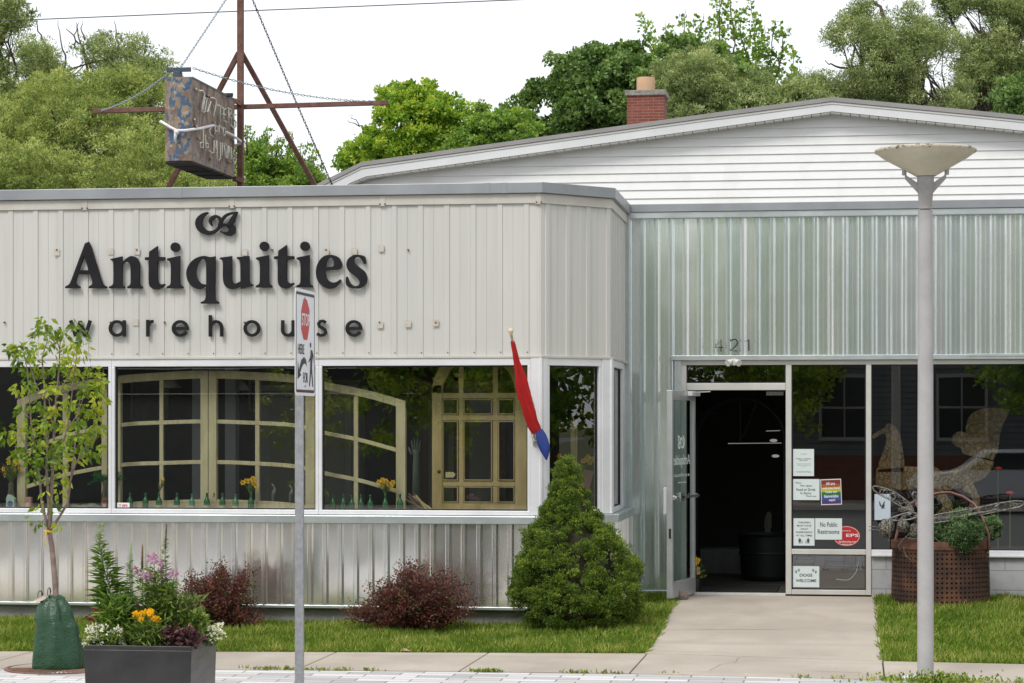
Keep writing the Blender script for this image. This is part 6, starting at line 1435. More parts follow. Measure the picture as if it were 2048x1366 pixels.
for k in range(26):
    a = random.uniform(0, 2*PI); d = Vector((math.cos(a)*.8, math.sin(a)*.4, random.uniform(.3, 1.2))).normalized(); Lf = random.uniform(.12, .26)
    for j in range(22): t = j/22; p = b0+d*Lf*t+Vector((0, 0, -.12*t*t)); C.append(p); D.append(d*.8+Vector((random.gauss(0, .5), random.gauss(0, .5), random.gauss(0, .3))))
leaves('fronds', C, D, .05, .008, leafmat('frond_green', [(.01, .12, .01), (.02, .24, .03)], .3), fr_)
# small packages on the left sill
def pack(label, x0, x1, y0, m, cat='box', name='tin_box', gable=False):
    X0_, X1_ = XW(x0, Yb), XW(x1, Yb); z1_ = ZW(x0, y0, Yb); root = thing(name, label, cat, ((X0_+X1_)/2, Yb, zb_)); mb = MB()
    if gable: mb.xz([(X0_, zb_), (X1_, zb_), (X1_, z1_-.04), ((X0_+X1_)/2-.005, z1_), ((X0_+X1_)/2-.03, z1_), (X0_, z1_-.04)], Yb-.03, Yb+.03)
    else: mb.box(X0_, X1_, Yb-.025, Yb+.025, zb_, z1_)
    mb.build('body', m, root, bevel=.004); mb = MB(); cx_ = (X0_+X1_)/2; cz_ = zb_+(z1_-zb_)*.42; mb.tube([(cx_, Yb-.0305, cz_), (cx_, Yb-.033, cz_)], (X1_-X0_)*.33, 20); mb.build('badge', mat('badge_blue', (.06, .12, .28), rough=.5) if gable else mat('badge_cream', (.55, .45, .38), rough=.6), root)
pack('pale green carton with a round blue badge at the left sill', 14, 31, 989, mat('carton_green', (.38, .50, .44), (.50, .56, .50), 12, .6), 'carton', 'drink_carton', True)
pack('faded pink tin box behind the young tree', 50, 64, 994, mat('tin_pink', (.46, .20, .16), (.42, .30, .26), 14, .6))
pack('dark red tin box at the foot of the first white mullion', 205, 216, 996, mat('tin_red', (.20, .05, .04), (.28, .16, .13), 14, .6))
for x, r in ((146, .055), (158, .045), (170, .05), (184, .06), (194, .045)):
    mb = MB(); c = Vector((XW(x, Yb+.2), Yb+.2, zb_)); mb.ball((c.x, c.y, c.z+r*.55), r, 14, (1.15, .9, .55)); o = mb.build('sill_stone', mat('grey_stone', (.13, .15, .12), (.20, .22, .18), 10, .6), None, c, smooth='all')
    tag(o, 'smooth grey green stone lying on the left window sill', 'stone', 'smooth grey stones on the left sill')
# small things in the third window
def rods(label, x0, x1, y0, n):
    root = thing('stick_bundle', label, 'sticks', P((x0+x1)/2, 1020, Yb+.1)); 
    for k in range(n):
        x = random.uniform(x0, x1); mb = MB(); mb.tube([P(x, 1019, Yb+.08+k*.006), P(x+random.uniform(-40, -20), y0+random.uniform(-4, 6), Yb+.1+k*.006)], .010, 6); mb.build('stick', M_pine2 if k % 2 else M_bark, root)
rods('bundle of short wooden sticks beside the pine door', 835, 866, 990, 14)
def hand(label, x0, y0):
    c = P(x0, y0, Yb+.45); root = thing('glove_mould', label, 'hand form', Vector((c.x, c.y, .93))); mb = MB(); mb.tube([(c.x, c.y, .93), (c.x, c.y, c.z-.09), (c.x, c.y, c.z-.02), (c.x, c.y, c.z+.03)], [.05, .035, .03, .045], 12, flat=.6)
    for k, (dx, h) in enumerate(((-.038, .10), (-.014, .13), (.012, .125), (.036, .10))): mb.tube([(c.x+dx*.8, c.y, c.z+.02), (c.x+dx, c.y, c.z+.02+h*.5), (c.x+dx*1.25, c.y, c.z+.02+h)], [.012, .010, .007], 8)
    mb.tube([(c.x-.04, c.y, c.z-.02), (c.x-.062, c.y, c.z+.015), (c.x-.075, c.y, c.z+.055)], [.013, .011, .008], 8); mb.build('form', mat('grey_green_form', (.12, .15, .12), (.17, .20, .16), 9, .5), root, smooth='all')
hand('pale hand shaped glove mould with fingers up, left of the pine door', 832, 905)
# heron figures
def heron(label, x0, y0, y1, s_=1):
    q = [(0, .0), (0, .35), (.05, .55), (.12, .68), (.16, .80), (.10, .90), (.02, .96), (-.10, 1.0)]; H = (1018-y0); c = P(x0, 1018, Yb+.15)
    pts = [P(x0+s_*a*H*.6-0, 1018-b*H, Yb+.15) for a, b in q]; root = thing('heron_figure', label, 'figurine', c); mb = MB(); mb.tube(pts, [.006, .010, .022, .026, .012, .008, .012, .002], 8); mb.build('figure', mat('dull_metal', (.14, .13, .12), (.20, .19, .17), 10, .5, .3), root, smooth='all')
heron('slim grey heron figurine left of the crossing sign post', 545, 968, 1018)
heron('second heron figurine, partly behind the crossing sign post', 580, 970, 1018)
# planks and cards behind the angled window
mb = MB(); a = P(1143, 840, 23.9); b_ = P(1154, 1010, 23.9); mb.box(a.x-.01, b_.x, 23.9, 23.93, .9, a.z); tag(mb.build('upright_plank', M_pine2, None, (a.x, 23.9, .9), bevel=.003), 'short upright pine plank behind the angled window', 'plank')
for (x0, y0, x1, y1, col, lab) in ((1144, 935, 1168, 975, (.45, .52, .47), 'pale green card leaning behind the conifer top'), (1160, 938, 1184, 985, (.36, .16, .17), 'dusty pink card leaning behind the conifer top')):
    o = solid2d('leaning_card', [[(x0, y0), (x0+20, y0+4), (x1, y1+8), (x0+8, y1)] if col[0] > .4 else [(x0+2, y0), (x1+4, y0+4), (x1-8, y1+4), (x0-2, y1-8)]], lambda x, y, z: (XW(x, 23.5), 23.5+z-(.004 if col[0] < .4 else 0), ZW(x, y, 23.5)), .003, mat('card%d' % int(col[0]*100), col, rough=.7), None, P(x0, y1, 23.5)); tag(o, lab, 'card')
mb = MB()
mb = MB(); mb.box(-3.0, -2.55, 23.3, 23.9, .86, .92); mb.build('display_shelf', bpy.data.materials['shelf_wood'], shop)
# pink tags
for x, y, lab in ((1003, 744, 'pink paper tag high in the pine door arch'), (1046, 745, 'bright pink paper flower at the top of the long window')):
    p = P(x, y, YJ-.06); mb = MB(); mb.ball(p, .022 if x > 1020 else .016, 8, (.7, .3, 1.4)); tag(mb.build('pink_tag', mat('hot_pink', (.75, .03, .16), rough=.6), None, p), lab, 'tag')
# ---- carved creature in the right window
def cw(p): return (1730+p[0]/3.903, 780+p[1]/3.903)+tuple(p[2:])
YS = 25.55
def carvmat():
    m, nt, b = nm('carved_wood'); tc = nt.nodes.new('ShaderNodeTexCoord').outputs['Object']
    v = nt.nodes.new('ShaderNodeTexVoronoi'); v.feature = 'DISTANCE_TO_EDGE'; v.inputs['Scale'].default_value = 15; nt.links.new(tc, v.inputs[0])
    c = ramp(nt, noi(nt, tc, 6, det=6), [(.3, (.13, .085, .038)), (.55, (.24, .165, .08)), (.75, (.32, .24, .135))])
    c = mixc(nt, ramp(nt, v.outputs[0], [(.0, .4), (.03, 0.0)]), c, (.14, .10, .05)); c = mixc(nt, ramp(nt, noi(nt, tc, 15), [(.6, 0.0), (.7, .5)]), c, (.20, .24, .17))
    nt.links.new(c, b.inputs['Base Color']); b.inputs['Roughness'].default_value = .6
    w = nt.nodes.new('ShaderNodeTexWave'); w.inputs['Scale'].default_value = 7; w.inputs['Distortion'].default_value = 9; nt.links.new(tc, w.inputs[0])
    bumpn(nt, b, mathn(nt, 'ADD', ramp(nt, v.outputs[0], [(.0, 0.0), (.08, 1.0)]), mathn(nt, 'MULTIPLY', w.outputs[1], .5)), .8, .03); return m
M_cv = carvmat(); cv = thing('carved_creature', 'big carved wooden creature with a raised fan tail inside the large window', 'carving', P(1880, 1020, YS))
def carve(name, pts, th, off=0, bev=.05):
    mb = MB(); q = smooth_path([cw(p) for p in pts]); mb.xz([(XW(x, YS), ZW(x, y, YS)) for x, y in q], YS-th/2+off, YS+th/2+off); o = mb.build(name, M_cv, cv, bevel=bev); return o
carve('fan_tail', [(1130,155),(1060,145,1),(1000,140,1),(940,142,1),(870,160,1),(815,205,1),(785,290,1),(790,335),(740,324,1),(695,345,1),(678,390,1),(700,435,1),(748,452),(765,495,1),(830,515,1),(900,525,1),(1000,548),(1035,470,1),(1060,310,1)], .10, 0, .02)
carve('body', [(1000,555),(985,610,1),(930,680,1),(860,718,1),(760,758,1),(640,782,1),(540,775,1),(430,765,1),(270,780,1),(100,765,1),(85,690,1),(90,610),(270,595,1),(420,600,1),(540,600,1),(620,640,1),(720,605,1),(800,570,1),(860,528)], .40, .02, .13)
carve('hind_leg', [(750,740),(790,706,1),(830,720,1),(865,780,1),(888,860,1),(880,915),(800,940),(810,890,1),(830,850,1),(800,800,1),(760,790,1)], .14, -.18, .04)
carve('front_leg', [(540,760),(590,770,1),(640,830,1),(680,905,1),(640,955),(555,955),(600,900,1),(560,850,1),(520,830)], .14, -.18, .04)
carve('neck', [(95,640),(110,560,1),(135,500,1),(160,400,1),(150,340,1),(60,380,1),(60,350,1),(140,300,1),(180,262,1),(235,285,1),(270,350,1),(290,450,1),(305,560,1),(300,640)], .26, -.05, .09)
mb = MB()
for k in range(5): a = P(1790+k*0, 900+k*6, YS-.16); mb.tube([P(1772, 898+k*7, YS-.15), P(1790, 894+k*7, YS-.165), P(1803, 899+k*7, YS-.15)], .007, 6)
mb.build('collar', mat('collar_wood', (.40, .33, .20), rough=.5), cv, smooth='all')
for (x, y, lab) in ((1996, 937, 'small red flower high behind the carved tail'), (2020, 986, 'small red flower low behind the carved tail')):
    p = P(x, y, 25.6); root = thing('red_flower', lab, 'flower', (p.x, p.y, .05)); mb = MB(); mb.ball(p, .035, 10, (1.3, 1, .6)); mb.build('flower_head', mat('red_petal', (.55, .03, .012), rough=.6), root, smooth='all'); mb = MB(); mb.tube([p, (p.x, p.y, .05)], .006, 6); mb.build('stem', M_st, root)
mb = MB(); mb.box(.7, 5.5, 25.2, 26.1, .40, .46); mb.box(.75, .85, 25.3, 25.4, 0, .40); mb.box(5.3, 5.4, 25.3, 25.4, 0, .4); mb.box(.75, .85, 25.9, 26, 0, .40); mb.box(5.3, 5.4, 25.9, 26, 0, .4); tag(mb.build('display_table', mat('table_wood', (.05, .04, .03), rough=.6), None, (3, 25.6, 0)), 'low dark display table under the carved creature', 'table')
# white wire behind the low pane
mb = MB(); mb.tube([P(x, y, Yr+.09) for x, y in ((1720,1108),(1717,1125),(1713,1143),(1705,1154),(1697,1160),(1685,1160),(1672,1158))], .0035, 6); tag(mb.build('white_cable', mat('cable_white', (.6, .6, .58), rough=.5), None, P(1700, 1160, Yr+.09), smooth='all'), 'thin white cable hanging behind the low pane', 'cable')
# ---- dim stock standing inside the left room
def cupboard(label, x0, x1, Y, ztop, m):
    root = thing('cupboard', label, 'cupboard', ((x0+x1)/2, Y, 0)); mb = MB(); mb.box(x0, x1, Y, Y+.5, 0, ztop); mb.build('carcass', m, root, bevel=.01); mb = MB(); mb.box(x0-.04, x1+.04, Y-.04, Y+.5, ztop+.001, ztop+.07); mb.build('cornice', m, root, bevel=.01); xm = (x0+x1)/2
    for a, b_ in ((x0+.04, xm-.01), (xm+.01, x1-.04)):
        mb = MB(); mb.box(a, b_, Y-.02, Y-.001, .15, ztop-.06); d = mb.build('door', m, root, bevel=.008); mb = MB(); mb.box(a+.08, b_-.08, Y-.028, Y-.0205, .3, ztop-.15); mb.build('panel', mat('panel_tone', (.34, .32, .27), rough=.6), d)
cupboard('pale painted cupboard in the gloom behind the middle window', -6.6, -5.5, 25.6, 2.15, mat('pale_cupboard', (.42, .42, .38), (.34, .33, .29), 4, .6))
cupboard('brown cupboard in the gloom behind the third window', -4.9, -3.9, 26.2, 2.2, mat('brown_cupboard', (.22, .13, .07), (.16, .09, .05), 4, .6))
for (x, y, w_, h_, lab) in ((300, 800, 40, 46, 'dim gilt picture frame on the back wall behind the left of the middle window'), (540, 790, 44, 34, 'wide dim picture frame on the back wall left of the crossing sign'), (690, 800, 30, 40, 'small dim picture frame on the back wall behind the third window'), (120, 810, 40, 40, 'dim picture frame on the back wall behind the young tree')):
    c = P(x, y, 28.55); root = thing('picture_frame', lab, 'picture', c); a = w_/4700*29; b_ = h_/4700*29; mb = MB(); t = .04
    for q in ((c.x-a, c.x+a, c.z+b_-t, c.z+b_), (c.x-a, c.x+a, c.z-b_, c.z-b_+t), (c.x-a, c.x-a+t, c.z-b_+t, c.z+b_-t), (c.x+a-t, c.x+a, c.z-b_+t, c.z+b_-t)): mb.box(q[0], q[1], 28.52, 28.58, q[2], q[3])
    mb.build('frame', mat('gilt', (.42, .32, .14), rough=.5), root); mb = MB(); mb.box(c.x-a+t, c.x+a-t, 28.55, 28.57, c.z-b_+t, c.z+b_-t); mb.build('canvas', mat('old_canvas', (.20, .18, .13), (.30, .30, .24), 5, .7), root)
for (x, y, lab) in ((480, 780, 'white glass pendant shade hanging behind the middle window'), (342, 775, 'small white pendant shade hanging behind the arched frame')):
    c = P(x, y, 24.2); root = thing('pendant_lamp', lab, 'lamp', c); mb = MB(); mb.lathe([(.02, .10), (.05, .08), (.12, 0), (.115, -.005), (.04, .07)], c, 24); mb.build('shade', mat('opal_glass', (.55, .54, .48), rough=.3), root, smooth='all'); mb = MB(); mb.tube([c+Vector((0, 0, .1)), (c.x, c.y, 2.64)], .005, 5); mb.build('cord', M_black, root)
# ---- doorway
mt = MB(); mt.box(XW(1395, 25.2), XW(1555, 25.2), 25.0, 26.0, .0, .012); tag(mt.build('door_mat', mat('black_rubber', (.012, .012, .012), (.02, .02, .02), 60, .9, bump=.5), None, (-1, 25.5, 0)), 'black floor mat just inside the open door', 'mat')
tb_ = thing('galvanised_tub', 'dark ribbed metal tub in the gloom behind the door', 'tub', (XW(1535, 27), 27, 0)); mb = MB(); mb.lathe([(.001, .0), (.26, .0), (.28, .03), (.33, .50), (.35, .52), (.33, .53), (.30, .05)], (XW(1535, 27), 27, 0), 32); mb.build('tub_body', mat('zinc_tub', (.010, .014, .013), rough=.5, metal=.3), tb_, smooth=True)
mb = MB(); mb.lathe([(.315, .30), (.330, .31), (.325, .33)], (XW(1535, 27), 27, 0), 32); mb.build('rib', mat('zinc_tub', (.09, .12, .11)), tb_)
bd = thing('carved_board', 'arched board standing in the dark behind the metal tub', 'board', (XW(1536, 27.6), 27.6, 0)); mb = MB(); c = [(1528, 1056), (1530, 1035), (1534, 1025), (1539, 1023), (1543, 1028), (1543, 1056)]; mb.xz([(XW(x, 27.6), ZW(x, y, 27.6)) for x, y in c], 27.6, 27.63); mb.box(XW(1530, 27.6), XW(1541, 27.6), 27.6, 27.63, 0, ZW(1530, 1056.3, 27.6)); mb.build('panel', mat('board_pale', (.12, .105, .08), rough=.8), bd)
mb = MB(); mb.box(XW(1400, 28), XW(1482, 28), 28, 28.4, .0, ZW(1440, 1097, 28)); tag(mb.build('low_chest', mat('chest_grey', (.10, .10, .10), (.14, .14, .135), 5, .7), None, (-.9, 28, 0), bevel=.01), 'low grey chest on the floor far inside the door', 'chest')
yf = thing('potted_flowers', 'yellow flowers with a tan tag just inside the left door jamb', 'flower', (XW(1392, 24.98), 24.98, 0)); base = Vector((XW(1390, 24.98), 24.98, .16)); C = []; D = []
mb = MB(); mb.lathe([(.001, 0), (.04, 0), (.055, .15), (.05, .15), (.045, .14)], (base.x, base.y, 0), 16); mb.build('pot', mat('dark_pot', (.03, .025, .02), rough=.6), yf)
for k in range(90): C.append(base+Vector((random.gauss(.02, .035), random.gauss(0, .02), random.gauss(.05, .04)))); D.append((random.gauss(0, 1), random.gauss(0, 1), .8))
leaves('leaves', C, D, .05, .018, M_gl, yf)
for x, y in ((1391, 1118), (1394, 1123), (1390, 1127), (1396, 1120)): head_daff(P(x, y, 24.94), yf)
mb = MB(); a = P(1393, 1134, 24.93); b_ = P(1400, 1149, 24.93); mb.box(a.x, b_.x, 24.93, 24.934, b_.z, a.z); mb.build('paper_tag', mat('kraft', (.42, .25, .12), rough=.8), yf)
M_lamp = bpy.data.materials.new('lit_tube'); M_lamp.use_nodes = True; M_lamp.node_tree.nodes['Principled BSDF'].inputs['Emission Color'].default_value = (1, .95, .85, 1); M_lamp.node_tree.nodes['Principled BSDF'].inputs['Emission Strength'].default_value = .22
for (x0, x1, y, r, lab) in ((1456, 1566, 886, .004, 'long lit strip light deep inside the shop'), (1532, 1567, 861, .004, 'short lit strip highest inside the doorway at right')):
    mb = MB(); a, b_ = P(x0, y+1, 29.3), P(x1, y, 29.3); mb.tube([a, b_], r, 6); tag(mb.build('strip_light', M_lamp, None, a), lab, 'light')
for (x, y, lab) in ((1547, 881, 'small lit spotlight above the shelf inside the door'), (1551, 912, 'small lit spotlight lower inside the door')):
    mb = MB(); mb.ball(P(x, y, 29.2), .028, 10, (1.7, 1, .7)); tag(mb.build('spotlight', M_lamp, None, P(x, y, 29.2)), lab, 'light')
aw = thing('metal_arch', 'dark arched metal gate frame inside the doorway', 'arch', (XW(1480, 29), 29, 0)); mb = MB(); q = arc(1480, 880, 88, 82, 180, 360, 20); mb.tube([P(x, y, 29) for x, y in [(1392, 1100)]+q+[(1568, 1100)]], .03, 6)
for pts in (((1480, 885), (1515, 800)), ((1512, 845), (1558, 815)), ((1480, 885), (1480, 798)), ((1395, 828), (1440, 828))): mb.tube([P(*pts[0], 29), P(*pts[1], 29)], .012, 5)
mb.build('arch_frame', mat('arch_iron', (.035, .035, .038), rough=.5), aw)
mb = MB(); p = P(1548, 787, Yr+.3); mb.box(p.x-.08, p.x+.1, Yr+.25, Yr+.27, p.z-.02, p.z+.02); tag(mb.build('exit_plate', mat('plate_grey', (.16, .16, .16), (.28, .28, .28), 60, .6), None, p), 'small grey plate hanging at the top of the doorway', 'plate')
# ================================================================ TREES BEHIND
WIL = [(.055, .085, .025), (.18, .25, .06), (.36, .45, .13), (.66, .70, .28)]
M_wil = leafmat('willow_leaf', WIL, .35, .5); M_wil2 = leafmat('willow_leaf_grey', [(.05, .08, .03), (.15, .22, .075), (.31, .39, .15), (.58, .62, .33)], .35, .5)
M_map = leafmat('maple_leaf_dark', [(.030, .065, .016), (.075, .145, .032), (.155, .265, .065), (.34, .46, .16)], .3, .45)
M_mpl = leafmat('maple_leaf_bright', [(.07, .17, .02), (.17, .33, .03), (.35, .50, .05), (.58, .64, .11)], .4, .45); M_mid = leafmat('mid_green_leaf', [(.06, .13, .025), (.13, .25, .04), (.25, .40, .07), (.44, .56, .14)], .4, .45)
M_tb = mat('tree_bark', (.055, .042, .034), (.10, .08, .065), 6, .95, bump=.5)
tree('willow_tree', 'broad pale olive willow filling the view left of the hanging sign', [(-40,190),(20,205),(60,165),(120,160),(170,150),(215,155),(250,135),(300,150),(330,170),(380,215),(400,255),(420,300),(430,340),(440,420),(-40,440)], 42, 2.3, 520, .27, 175, .075, .018, M_wil, M_tb, 190, topy=330, tr=.28, hole=.27, nsc=1.1, limbs=22, bare=[(.06, (190, 340), (185, 290), (200, 255), (215, 225)), (.05, (190, 300), (150, 270), (110, 255), (85, 240)), (.04, (200, 270), (240, 262), (270, 262))])
tree('leafy_tree', 'dark shaded trees deep behind the left willow', [(-40,190),(60,170),(200,175),(330,215),(420,290),(480,330),(480,420),(-40,420)], 53, 1.0, 260, .34, 110, .13, .06, M_map, M_tb, 250, topy=330, tr=.2)
tree('willow_tree', 'nearer yellow green willow boughs low behind the roof edge at left', [(-40,300),(30,285),(70,275),(105,300),(150,315),(200,300),(250,270),(300,280),(340,330),(400,345),(470,362),(490,430),(-40,440)], 38.5, 1.2, 260, .22, 200, .070, .017, M_wil, M_tb, 60, topy=400, tr=.18, limbs=6)
tree('scraggly_tree', 'thin crowned tree with bare dead branches above the left willow', [(38,60),(75,40),(100,45),(110,90),(160,120),(180,70),(205,62),(240,95),(285,80),(300,115),(330,105),(345,160),(340,210),(60,230),(30,140)], 50, 2.0, 230, .25, 120, .08, .024, M_wil2, M_tb, 175, topy=200, tr=.2, hole=.33, limbs=18,
     bare=[(.045, (125,165), (115,130), (95,100), (80,70), (72,40)), (.04, (178,165), (172,120), (160,90), (148,75), (132,58)), (.035, (188,165), (178,130), (165,95), (155,60), (152,45)), (.03, (130,160), (130,110), (118,75), (116,40)), (.03, (240,110), (232,75), (228,42)), (.025, (150,100), (150,70), (158,45)), (.02, (170,80), (162,58), (165,42)), (.035, (330,190), (300,150), (320,135), (338,130)), (.02, (290,110), (293,80), (298,62))])
tree('tall_tree', 'dark stemmed tree cut off by the left edge of the photo', [(-60,-20),(15,-20),(30,0),(55,12),(62,35),(40,60),(20,70),(5,110),(20,160),(30,220),(-60,230)], 46, 1.3, 150, .25, 130, .08, .028, M_wil2, M_tb, -10, topy=230, tr=.16, limbs=8, bare=[(.07, (-12,230), (0,100), (12,50), (8,10), (5,-20)), (.03, (10,60), (30,45), (42,30))])
tree('bright_maple', 'bright yellow green maple standing between the mast and the gabled roof', [(722,220),(760,208),(775,182),(800,188),(815,165),(838,172),(855,170),(878,190),(905,195),(925,205),(922,230),(905,245),(928,262),(925,300),(905,330),(700,345),(670,330),(668,310),(700,300),(705,285),(730,288),(735,262),(718,245)], 44, 1.2, 260, .19, 170, .068, .052, M_mpl, M_tb, 815, topy=330, tr=.16, hole=.36, bare=[(.02, (735,262), (715,250), (695,240)), (.012, (722,252), (705,235), (698,228))])
tree('bright_maple', 'lower bright green tree crown touching the gabled roof slope', [(935,225),(960,215),(985,225),(1000,238),(1020,228),(1048,222),(1062,240),(1090,250),(1120,248),(1130,262),(1110,300),(880,330),(895,285),(920,265),(935,250)], 43, 1.0, 150, .19, 170, .068, .052, M_mid, M_tb, 1010, topy=330, tr=.14, hole=.36, bare=[(.012, (965,240), (960,220), (955,203))])
tree('leafy_tree', 'green saplings with upright sprays right behind the hanging sign', [(488,290),(505,300),(540,300),(560,318),(600,330),(630,345),(650,365),(650,420),(488,420)], 39, .6, 170, .13, 100, .07, .035, M_mid, M_tb, 560, topy=390, tr=.08, limbs=16, sprr=.10, sprn=40, sprays=(((498,330),(494,285),(497,250)),((512,340),(515,300),(520,272)),((532,340),(530,290),(536,250)),((548,345),(552,300),(556,270)),((582,350),(580,305),(584,262)),((600,355),(604,320),(602,285)),((622,365),(624,320),(628,285)),((640,370),(640,345),(645,325))))
tree('dark_maple', 'large deep green maple behind the brick chimney', [(1010,240),(1030,200),(1060,190),(1068,160),(1090,170),(1095,152),(1118,160),(1120,130),(1150,118),(1185,112),(1200,100),(1235,108),(1270,100),(1330,85),(1370,100),(1420,110),(1470,130),(1500,160),(1490,240),(1400,300),(1100,330),(1040,280),(1010,265)], 49, 2.4, 560, .28, 190, .088, .075, M_map, M_tb, 1230, topy=300, tr=.3, hole=.22)
tree('sparse_tree', 'tall open green tree with airy upright branches right of centre', [(1300,120),(1400,90),(1480,100),(1570,150),(1580,230),(1420,230),(1310,190)], 54, 1.4, 60, .16, 60, .10, .085, M_mid, M_tb, 1440, topy=190, tr=.14, limbs=12, sprr=.17, sprn=26, sprays=(((1330,150),(1300,85),(1284,22)),((1345,140),(1340,90),(1330,45)),((1375,130),(1368,70),(1372,18)),((1395,125),(1400,70),(1408,25)),((1410,130),(1412,95),(1420,60)),((1440,150),(1442,90),(1440,30),(1436,-25)),((1462,155),(1468,90),(1462,20),(1458,-25)),((1485,165),(1492,110),(1482,60),(1478,20)),((1505,170),(1512,110),(1508,50),(1500,-15)),((1520,180),(1540,120),(1545,70),(1552,35)),((1535,190),(1562,130),(1568,80),(1560,50)),((1550,200),(1585,150),(1592,100)),((1556,205),(1590,170),(1600,130)),((1500,150),(1530,90),(1528,50)),((1320,150),(1318,100),(1310,70))))
tree('willow_tree', 'rounded grey green willow right of the chimney', [(1320,140),(1345,115),(1380,105),(1420,100),(1445,125),(1460,165),(1500,160),(1540,150),(1570,165),(1610,160),(1640,190),(1640,250),(1330,300),(1300,230),(1318,180)], 41, 1.6, 330, .22, 190, .070, .017, M_wil2, M_tb, 1470, topy=300, tr=.22)
tree('willow_tree', 'big feathery willow with dark limbs over the gable peak', [(1625,120),(1650,95),(1665,60),(1672,25),(1700,10),(1740,5),(1790,0),(1830,15),(1870,20),(1900,60),(1930,70),(1935,110),(1920,150),(1940,200),(1940,260),(1600,250),(1590,200),(1610,160)], 43, 1.7, 400, .23, 160, .072, .018, M_wil2, M_tb, 1790, topy=260, tr=.2, limbs=26, hole=.31, nsc=1.0, bare=[(.10, (1790,260), (1782,200), (1785,150), (1780,110), (1775,60), (1765,20), (1745,0)), (.09, (1808,260), (1825,200), (1840,160), (1855,140)), (.05, (1782,120), (1800,90), (1806,70)), (.05, (1780,110), (1760,80), (1750,70)), (.03, (1730,140), (1690,135), (1660,130), (1650,120))])
tree('willow_tree', 'dark limbed willow reaching up at the right edge', [(1880,-20),(1920,-20),(1960,-20),(2070,-20),(2070,160),(2070,290),(1900,290),(1930,200),(1915,150),(1935,100),(1925,60),(1890,30)], 47, 1.7, 300, .23, 140, .075, .020, M_wil2, M_tb, 1965, topy=260, tr=.25, limbs=26, hole=.33, nsc=1.0, bare=[(.12, (1965,260), (1960,215), (1975,180), (1985,150)), (.10, (1960,215), (1950,170), (1930,140)), (.12, (1975,250), (2000,200), (2030,150), (2060,100)), (.05, (1985,150), (1990,100), (1985,50), (1960,0)), (.05, (2030,150), (2060,130))])
tree('leafy_tree', 'small dark green tree peeping over the roof at the far right', [(2000,190),(2025,175),(2048,165),(2075,160),(2075,300),(1990,290)], 39, .8, 90, .2, 130, .09, .04, M_map, M_tb, 2040, topy=280, tr=.1)
tree('leafy_tree', 'green growth low between the willow and the gable peak', [(1440,190),(1500,200),(1560,195),(1600,190),(1640,200),(1640,270),(1440,280)], 40, .7, 150, .2, 130, .085, .03, M_wil2, M_tb, 1560, topy=270, tr=.1)
tree('leafy_tree', 'shaded green undergrowth behind the right willows', [(1640,200),(1760,205),(1900,210),(2000,215),(2070,220),(2070,320),(1640,300)], 50, .8, 200, .3, 120, .10, .04, M_wil2, M_tb, 1860, topy=270, tr=.1)
# ================================================================ ACROSS THE STREET (seen mirrored in the glass and the metal)
M_hs = sheet_metal('navy_clapboard', (.15, .17, .20), (.18, .195, .225), 0, .6, .2, .05)
hb = thing('dark_house', 'dark blue clapboard house across the street mirrored in the windows', 'building', (4, -14, -.3))
mb = MB(); mb.box(-2, 14, -20, -14, -.3, 6.5); mb.build('wall', M_hs, hb)
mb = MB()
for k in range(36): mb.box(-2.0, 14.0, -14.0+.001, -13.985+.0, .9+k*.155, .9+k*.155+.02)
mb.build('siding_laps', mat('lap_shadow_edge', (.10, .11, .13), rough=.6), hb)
mb = MB(); mb.prism([(-14, 6.5), (-20, 6.5), (-17, 9.2)], lambda p: (-2.3, p[0], p[1]), lambda p: (14.3, p[0], p[1])); mb.build('roof', mat('shingle', (.08, .08, .085), rough=.9), hb)
mb = MB(); mb.box(-2.02, 14.02, -13.99, -13.9, -.3, .9); mb.build('brick_base', brickmat(), hb)
for x in (-.9, 2.2, 5.6, 8.8, 11.9):
    mb = MB(); mb.box(x, x+1.2, -13.98, -13.9, 1.4, 3.0); w = mb.build('window', mat('old_pane', (.03, .035, .04), rough=.1), hb); mb = MB()
    for (a, b_, c, d) in ((x-.08, x+1.28, 1.3, 1.4), (x-.08, x+1.28, 3.0, 3.1), (x-.08, x, 1.4, 3.0), (x+1.2, x+1.28, 1.4, 3.0), (x+.58, x+.62, 1.4, 3), (x, x+1.2, 2.18, 2.24)): mb.box(a, b_, -13.9, -13.86, c, d)
    mb.build('frame', mat('grey_white_paint', (.38, .38, .38), rough=.5), w)
hb2 = thing('dark_shop', 'low dark shop across the street mirrored in the left windows', 'building', (-14, -16, -.3))
mb = MB(); mb.box(-31, -9, -24, -16, -.3, 5.2); mb.build('wall', mat('dark_wall', (.13, .14, .14), (.17, .17, .165), 2, .7), hb2); mb = MB(); mb.box(-20, -11, -15.98, -15.8, 2.5, 3.3); mb.build('fascia_board', mat('black_board', (.02, .02, .022), rough=.5), hb2)
mb = MB()
for q in ((-19.9, -11.1, 2.55, 2.58), (-19.9, -11.1, 3.22, 3.25), (-19.9, -19.87, 2.58, 3.22), (-11.13, -11.1, 2.58, 3.22)): mb.box(q[0], q[1], -15.79, -15.77, q[2], q[3])
mb.build('board_border', mat('white_paint', (.7, .7, .68)), hb2)
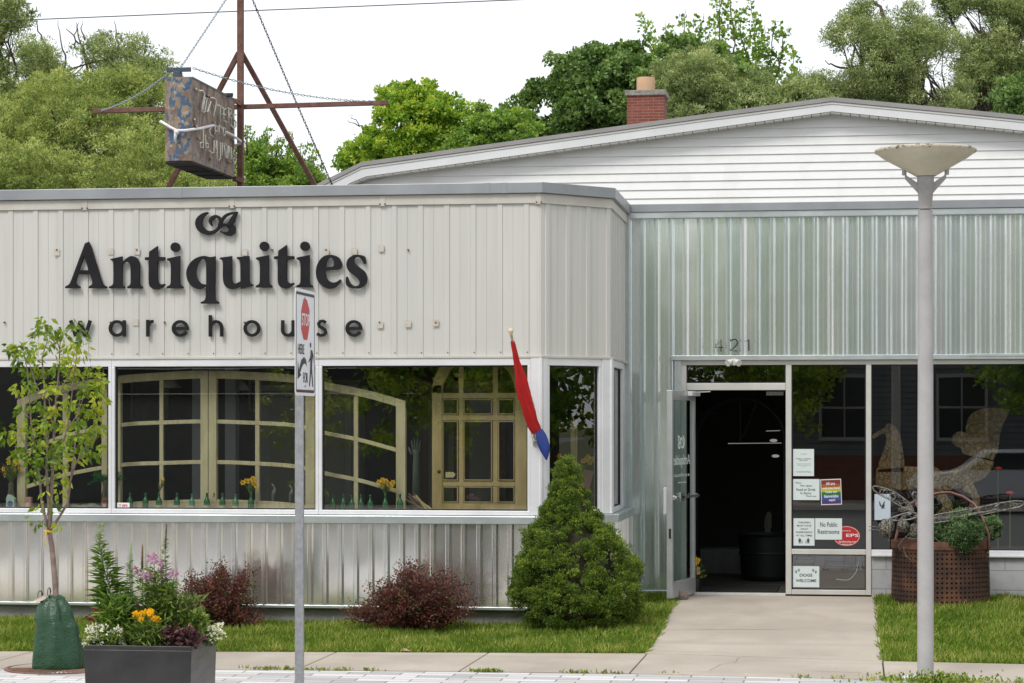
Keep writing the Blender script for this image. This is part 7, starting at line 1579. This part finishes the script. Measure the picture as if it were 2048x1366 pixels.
def rtree(label, x, y, h, m, w=2.6):
    root = thing('street_tree', label, 'tree', (x, y, -.3), 'trees across the street'); cl = []
    for k in range(130):
        d = Vector((random.gauss(0, 1), random.gauss(0, 1), random.gauss(0, 1))).normalized()*random.random()**.4; cl.append((Vector((x+d.x*w, y+d.y*w, h*.58+d.z*h*.42)), random.uniform(.35, .7)))
    a, b_, c = cloud(cl, 120, sub=4); leaves('crown', a, b_, .16, .10, m, root, rnd=c); mb = MB(); mb.tube([(x, y, -.3), (x+.1, y, h*.3), (x, y, h*.7)], [.2, .15, .06], 8)
    for k in range(8): mb.tube([(x+.05, y, h*.35), random.choice(cl)[0]], [.07, .02], 5)
    mb.build('trunk', M_tb, root)
rtree('bushy green tree left of the dark shop across the street', -22, -8, 9, M_mid, 4); rtree('bright leafy tree between the two dark buildings across the street', -9.5, -8.5, 7.5, M_mpl, 3.2)
for i_, (x, y, h, m_, w_, lab) in enumerate(((-33, -12, 11, M_map, 5, 'far dark tree at the left end of the opposite side'), (-17, -27, 12, M_mid, 5, 'tall green tree rising behind the dark shop'), (-29, -22, 12, M_map, 5, 'tall dark tree behind the left green tree'), (0, -26, 13, M_mid, 5, 'tall green tree rising behind the dark house'), (17, 14, 7, M_map, 2.6, 'dark leafy tree down the street to the right'), (17, 21.5, 9, M_mid, 3.0, 'broad green tree down the street to the right'), (25, 26, 9, M_mid, 3.6, 'green tree beyond the right end of the shop'), (20, -12, 10, M_mid, 4, 'green tree past the right end of the dark house'))): rtree(lab, x, y, h, m_, w_)
rtree('green tree shading the front of the dark house', 4.9, -9.3, 9, M_mid, 2.0); rtree('slim green tree at the left corner of the dark house', -2.0, -10.5, 9, M_mpl, 1.8)
rtree('drooping green tree between dark shop and dark house across the street', -5.2, -12, 8.5, M_mid, 2.8); rtree('dark leafy tree right of the dark house across the street', 15.5, -10, 9, M_map, 3.6); rtree('dark leafy tree standing near the dark house door across the street', 9.5, -9.5, 7.5, M_map, 2.2)
def car(label, x, y, col, flip=1):
    root = thing('parked_car', label, 'car', (x, y, -.29), 'cars parked across the street'); L = 4.6; body = [(0,.35),(.02,.75),(.25,.9),(1.15,.98),(1.75,1.45),(3.4,1.48),(4.1,1.0),(4.5,.92),(4.6,.6),(4.58,.35)]; mb = MB()
    mb.xz([(x+(q[0]-2.3)*flip, q[1]-.29) for q in body], y-.85, y+.85); b_ = mb.build('body', mat('car_paint_'+col[0], col[1], rough=.25, metal=.3), root, bevel=.05)
    for sgn in (-1, 1):
        mb = MB(); mb.xz([(x+(q[0]-2.3)*flip, q[1]-.29) for q in ((1.35,1.0),(1.85,1.38),(3.3,1.4),(3.85,1.02))], y+sgn*.855, y+sgn*.85+sgn*.02); mb.build('side_window', mat('car_glass', (.02, .025, .03), rough=.05), root)
        for wx in (.85, 3.7):
            mb = MB(); cx_ = x+(wx-2.3)*flip; mb.tube([(cx_, y+sgn*.66, .03), (cx_, y+sgn*.88, .03)], .32, 24); w = mb.build('wheel', mat('tyre', (.015, .015, .015), rough=.9), root); mb = MB(); mb.tube([(cx_, y+sgn*.881, .03), (cx_, y+sgn*.89, .03)], .2, 16); mb.build('rim', mat('chrome', (.6, .6, .58)), w)
    mb = MB(); mb.box(x-2.31*flip-.01, x-2.31*flip+.02, y-.7, y-.4, .35, .48); mb.build('headlight', mat('lens', (.7, .7, .7), rough=.1), root)
car('silver car parked across the street left of the dark house door', 3.5, -6.0, ('silver', (.55, .57, .60))); car('dark grey car parked across the street at the right', 9.5, -6.0, ('grey', (.16, .17, .19)))
# ================================================================ loose pieces become objects of their own
def split_loose(o):
    bm = bmesh.new(); bm.from_mesh(o.data); bm.verts.ensure_lookup_table(); seen = set(); isl = []
    for v in bm.verts:
        if v.index in seen: continue
        st_ = [v]; seen.add(v.index); g = []
        while st_:
            w = st_.pop(); g.append(w.index)
            for e in w.link_edges:
                u = e.other_vert(w)
                if u.index not in seen: seen.add(u.index); st_.append(u)
        isl.append(g)
    bm.free()
    if len(isl) < 2: return
    me = o.data; vis = {}
    for i, g in enumerate(isl):
        for k in g: vis[k] = i
    polys = [[] for _ in isl]
    for p in me.polygons: polys[vis[p.vertices[0]]].append(tuple(p.vertices))
    base = o.name.split('.')[0]; sm_ = me.polygons[0].use_smooth; new = []
    for g, ps in zip(isl, polys):
        mp_ = {k: j for j, k in enumerate(g)}; m2 = bpy.data.meshes.new(base); m2.from_pydata([tuple(me.vertices[k].co) for k in g], [], [tuple(mp_[k] for k in p) for p in ps]); m2.polygons.foreach_set('use_smooth', [sm_]*len(ps))
        for mm in me.materials: m2.materials.append(mm)
        new.append(m2)
    o.data = new[0]
    for m2 in new[1:]:
        c = o.copy(); c.data = m2; c.name = base; COL.objects.link(c)
for o in [o for o in bpy.data.objects if o.type == 'MESH' and o.name.split('.')[0] in ('screws', 'patch', 'corner_post', 'anchor_bolt', 'latch', 'outer_wall', 'tube_support', 'mounting_plate', 'white_tie', 'interior_wall', 'sign_bracket')]:
    if o.name.split('.')[0] == 'screws': o.name = 'screw'
    split_loose(o)
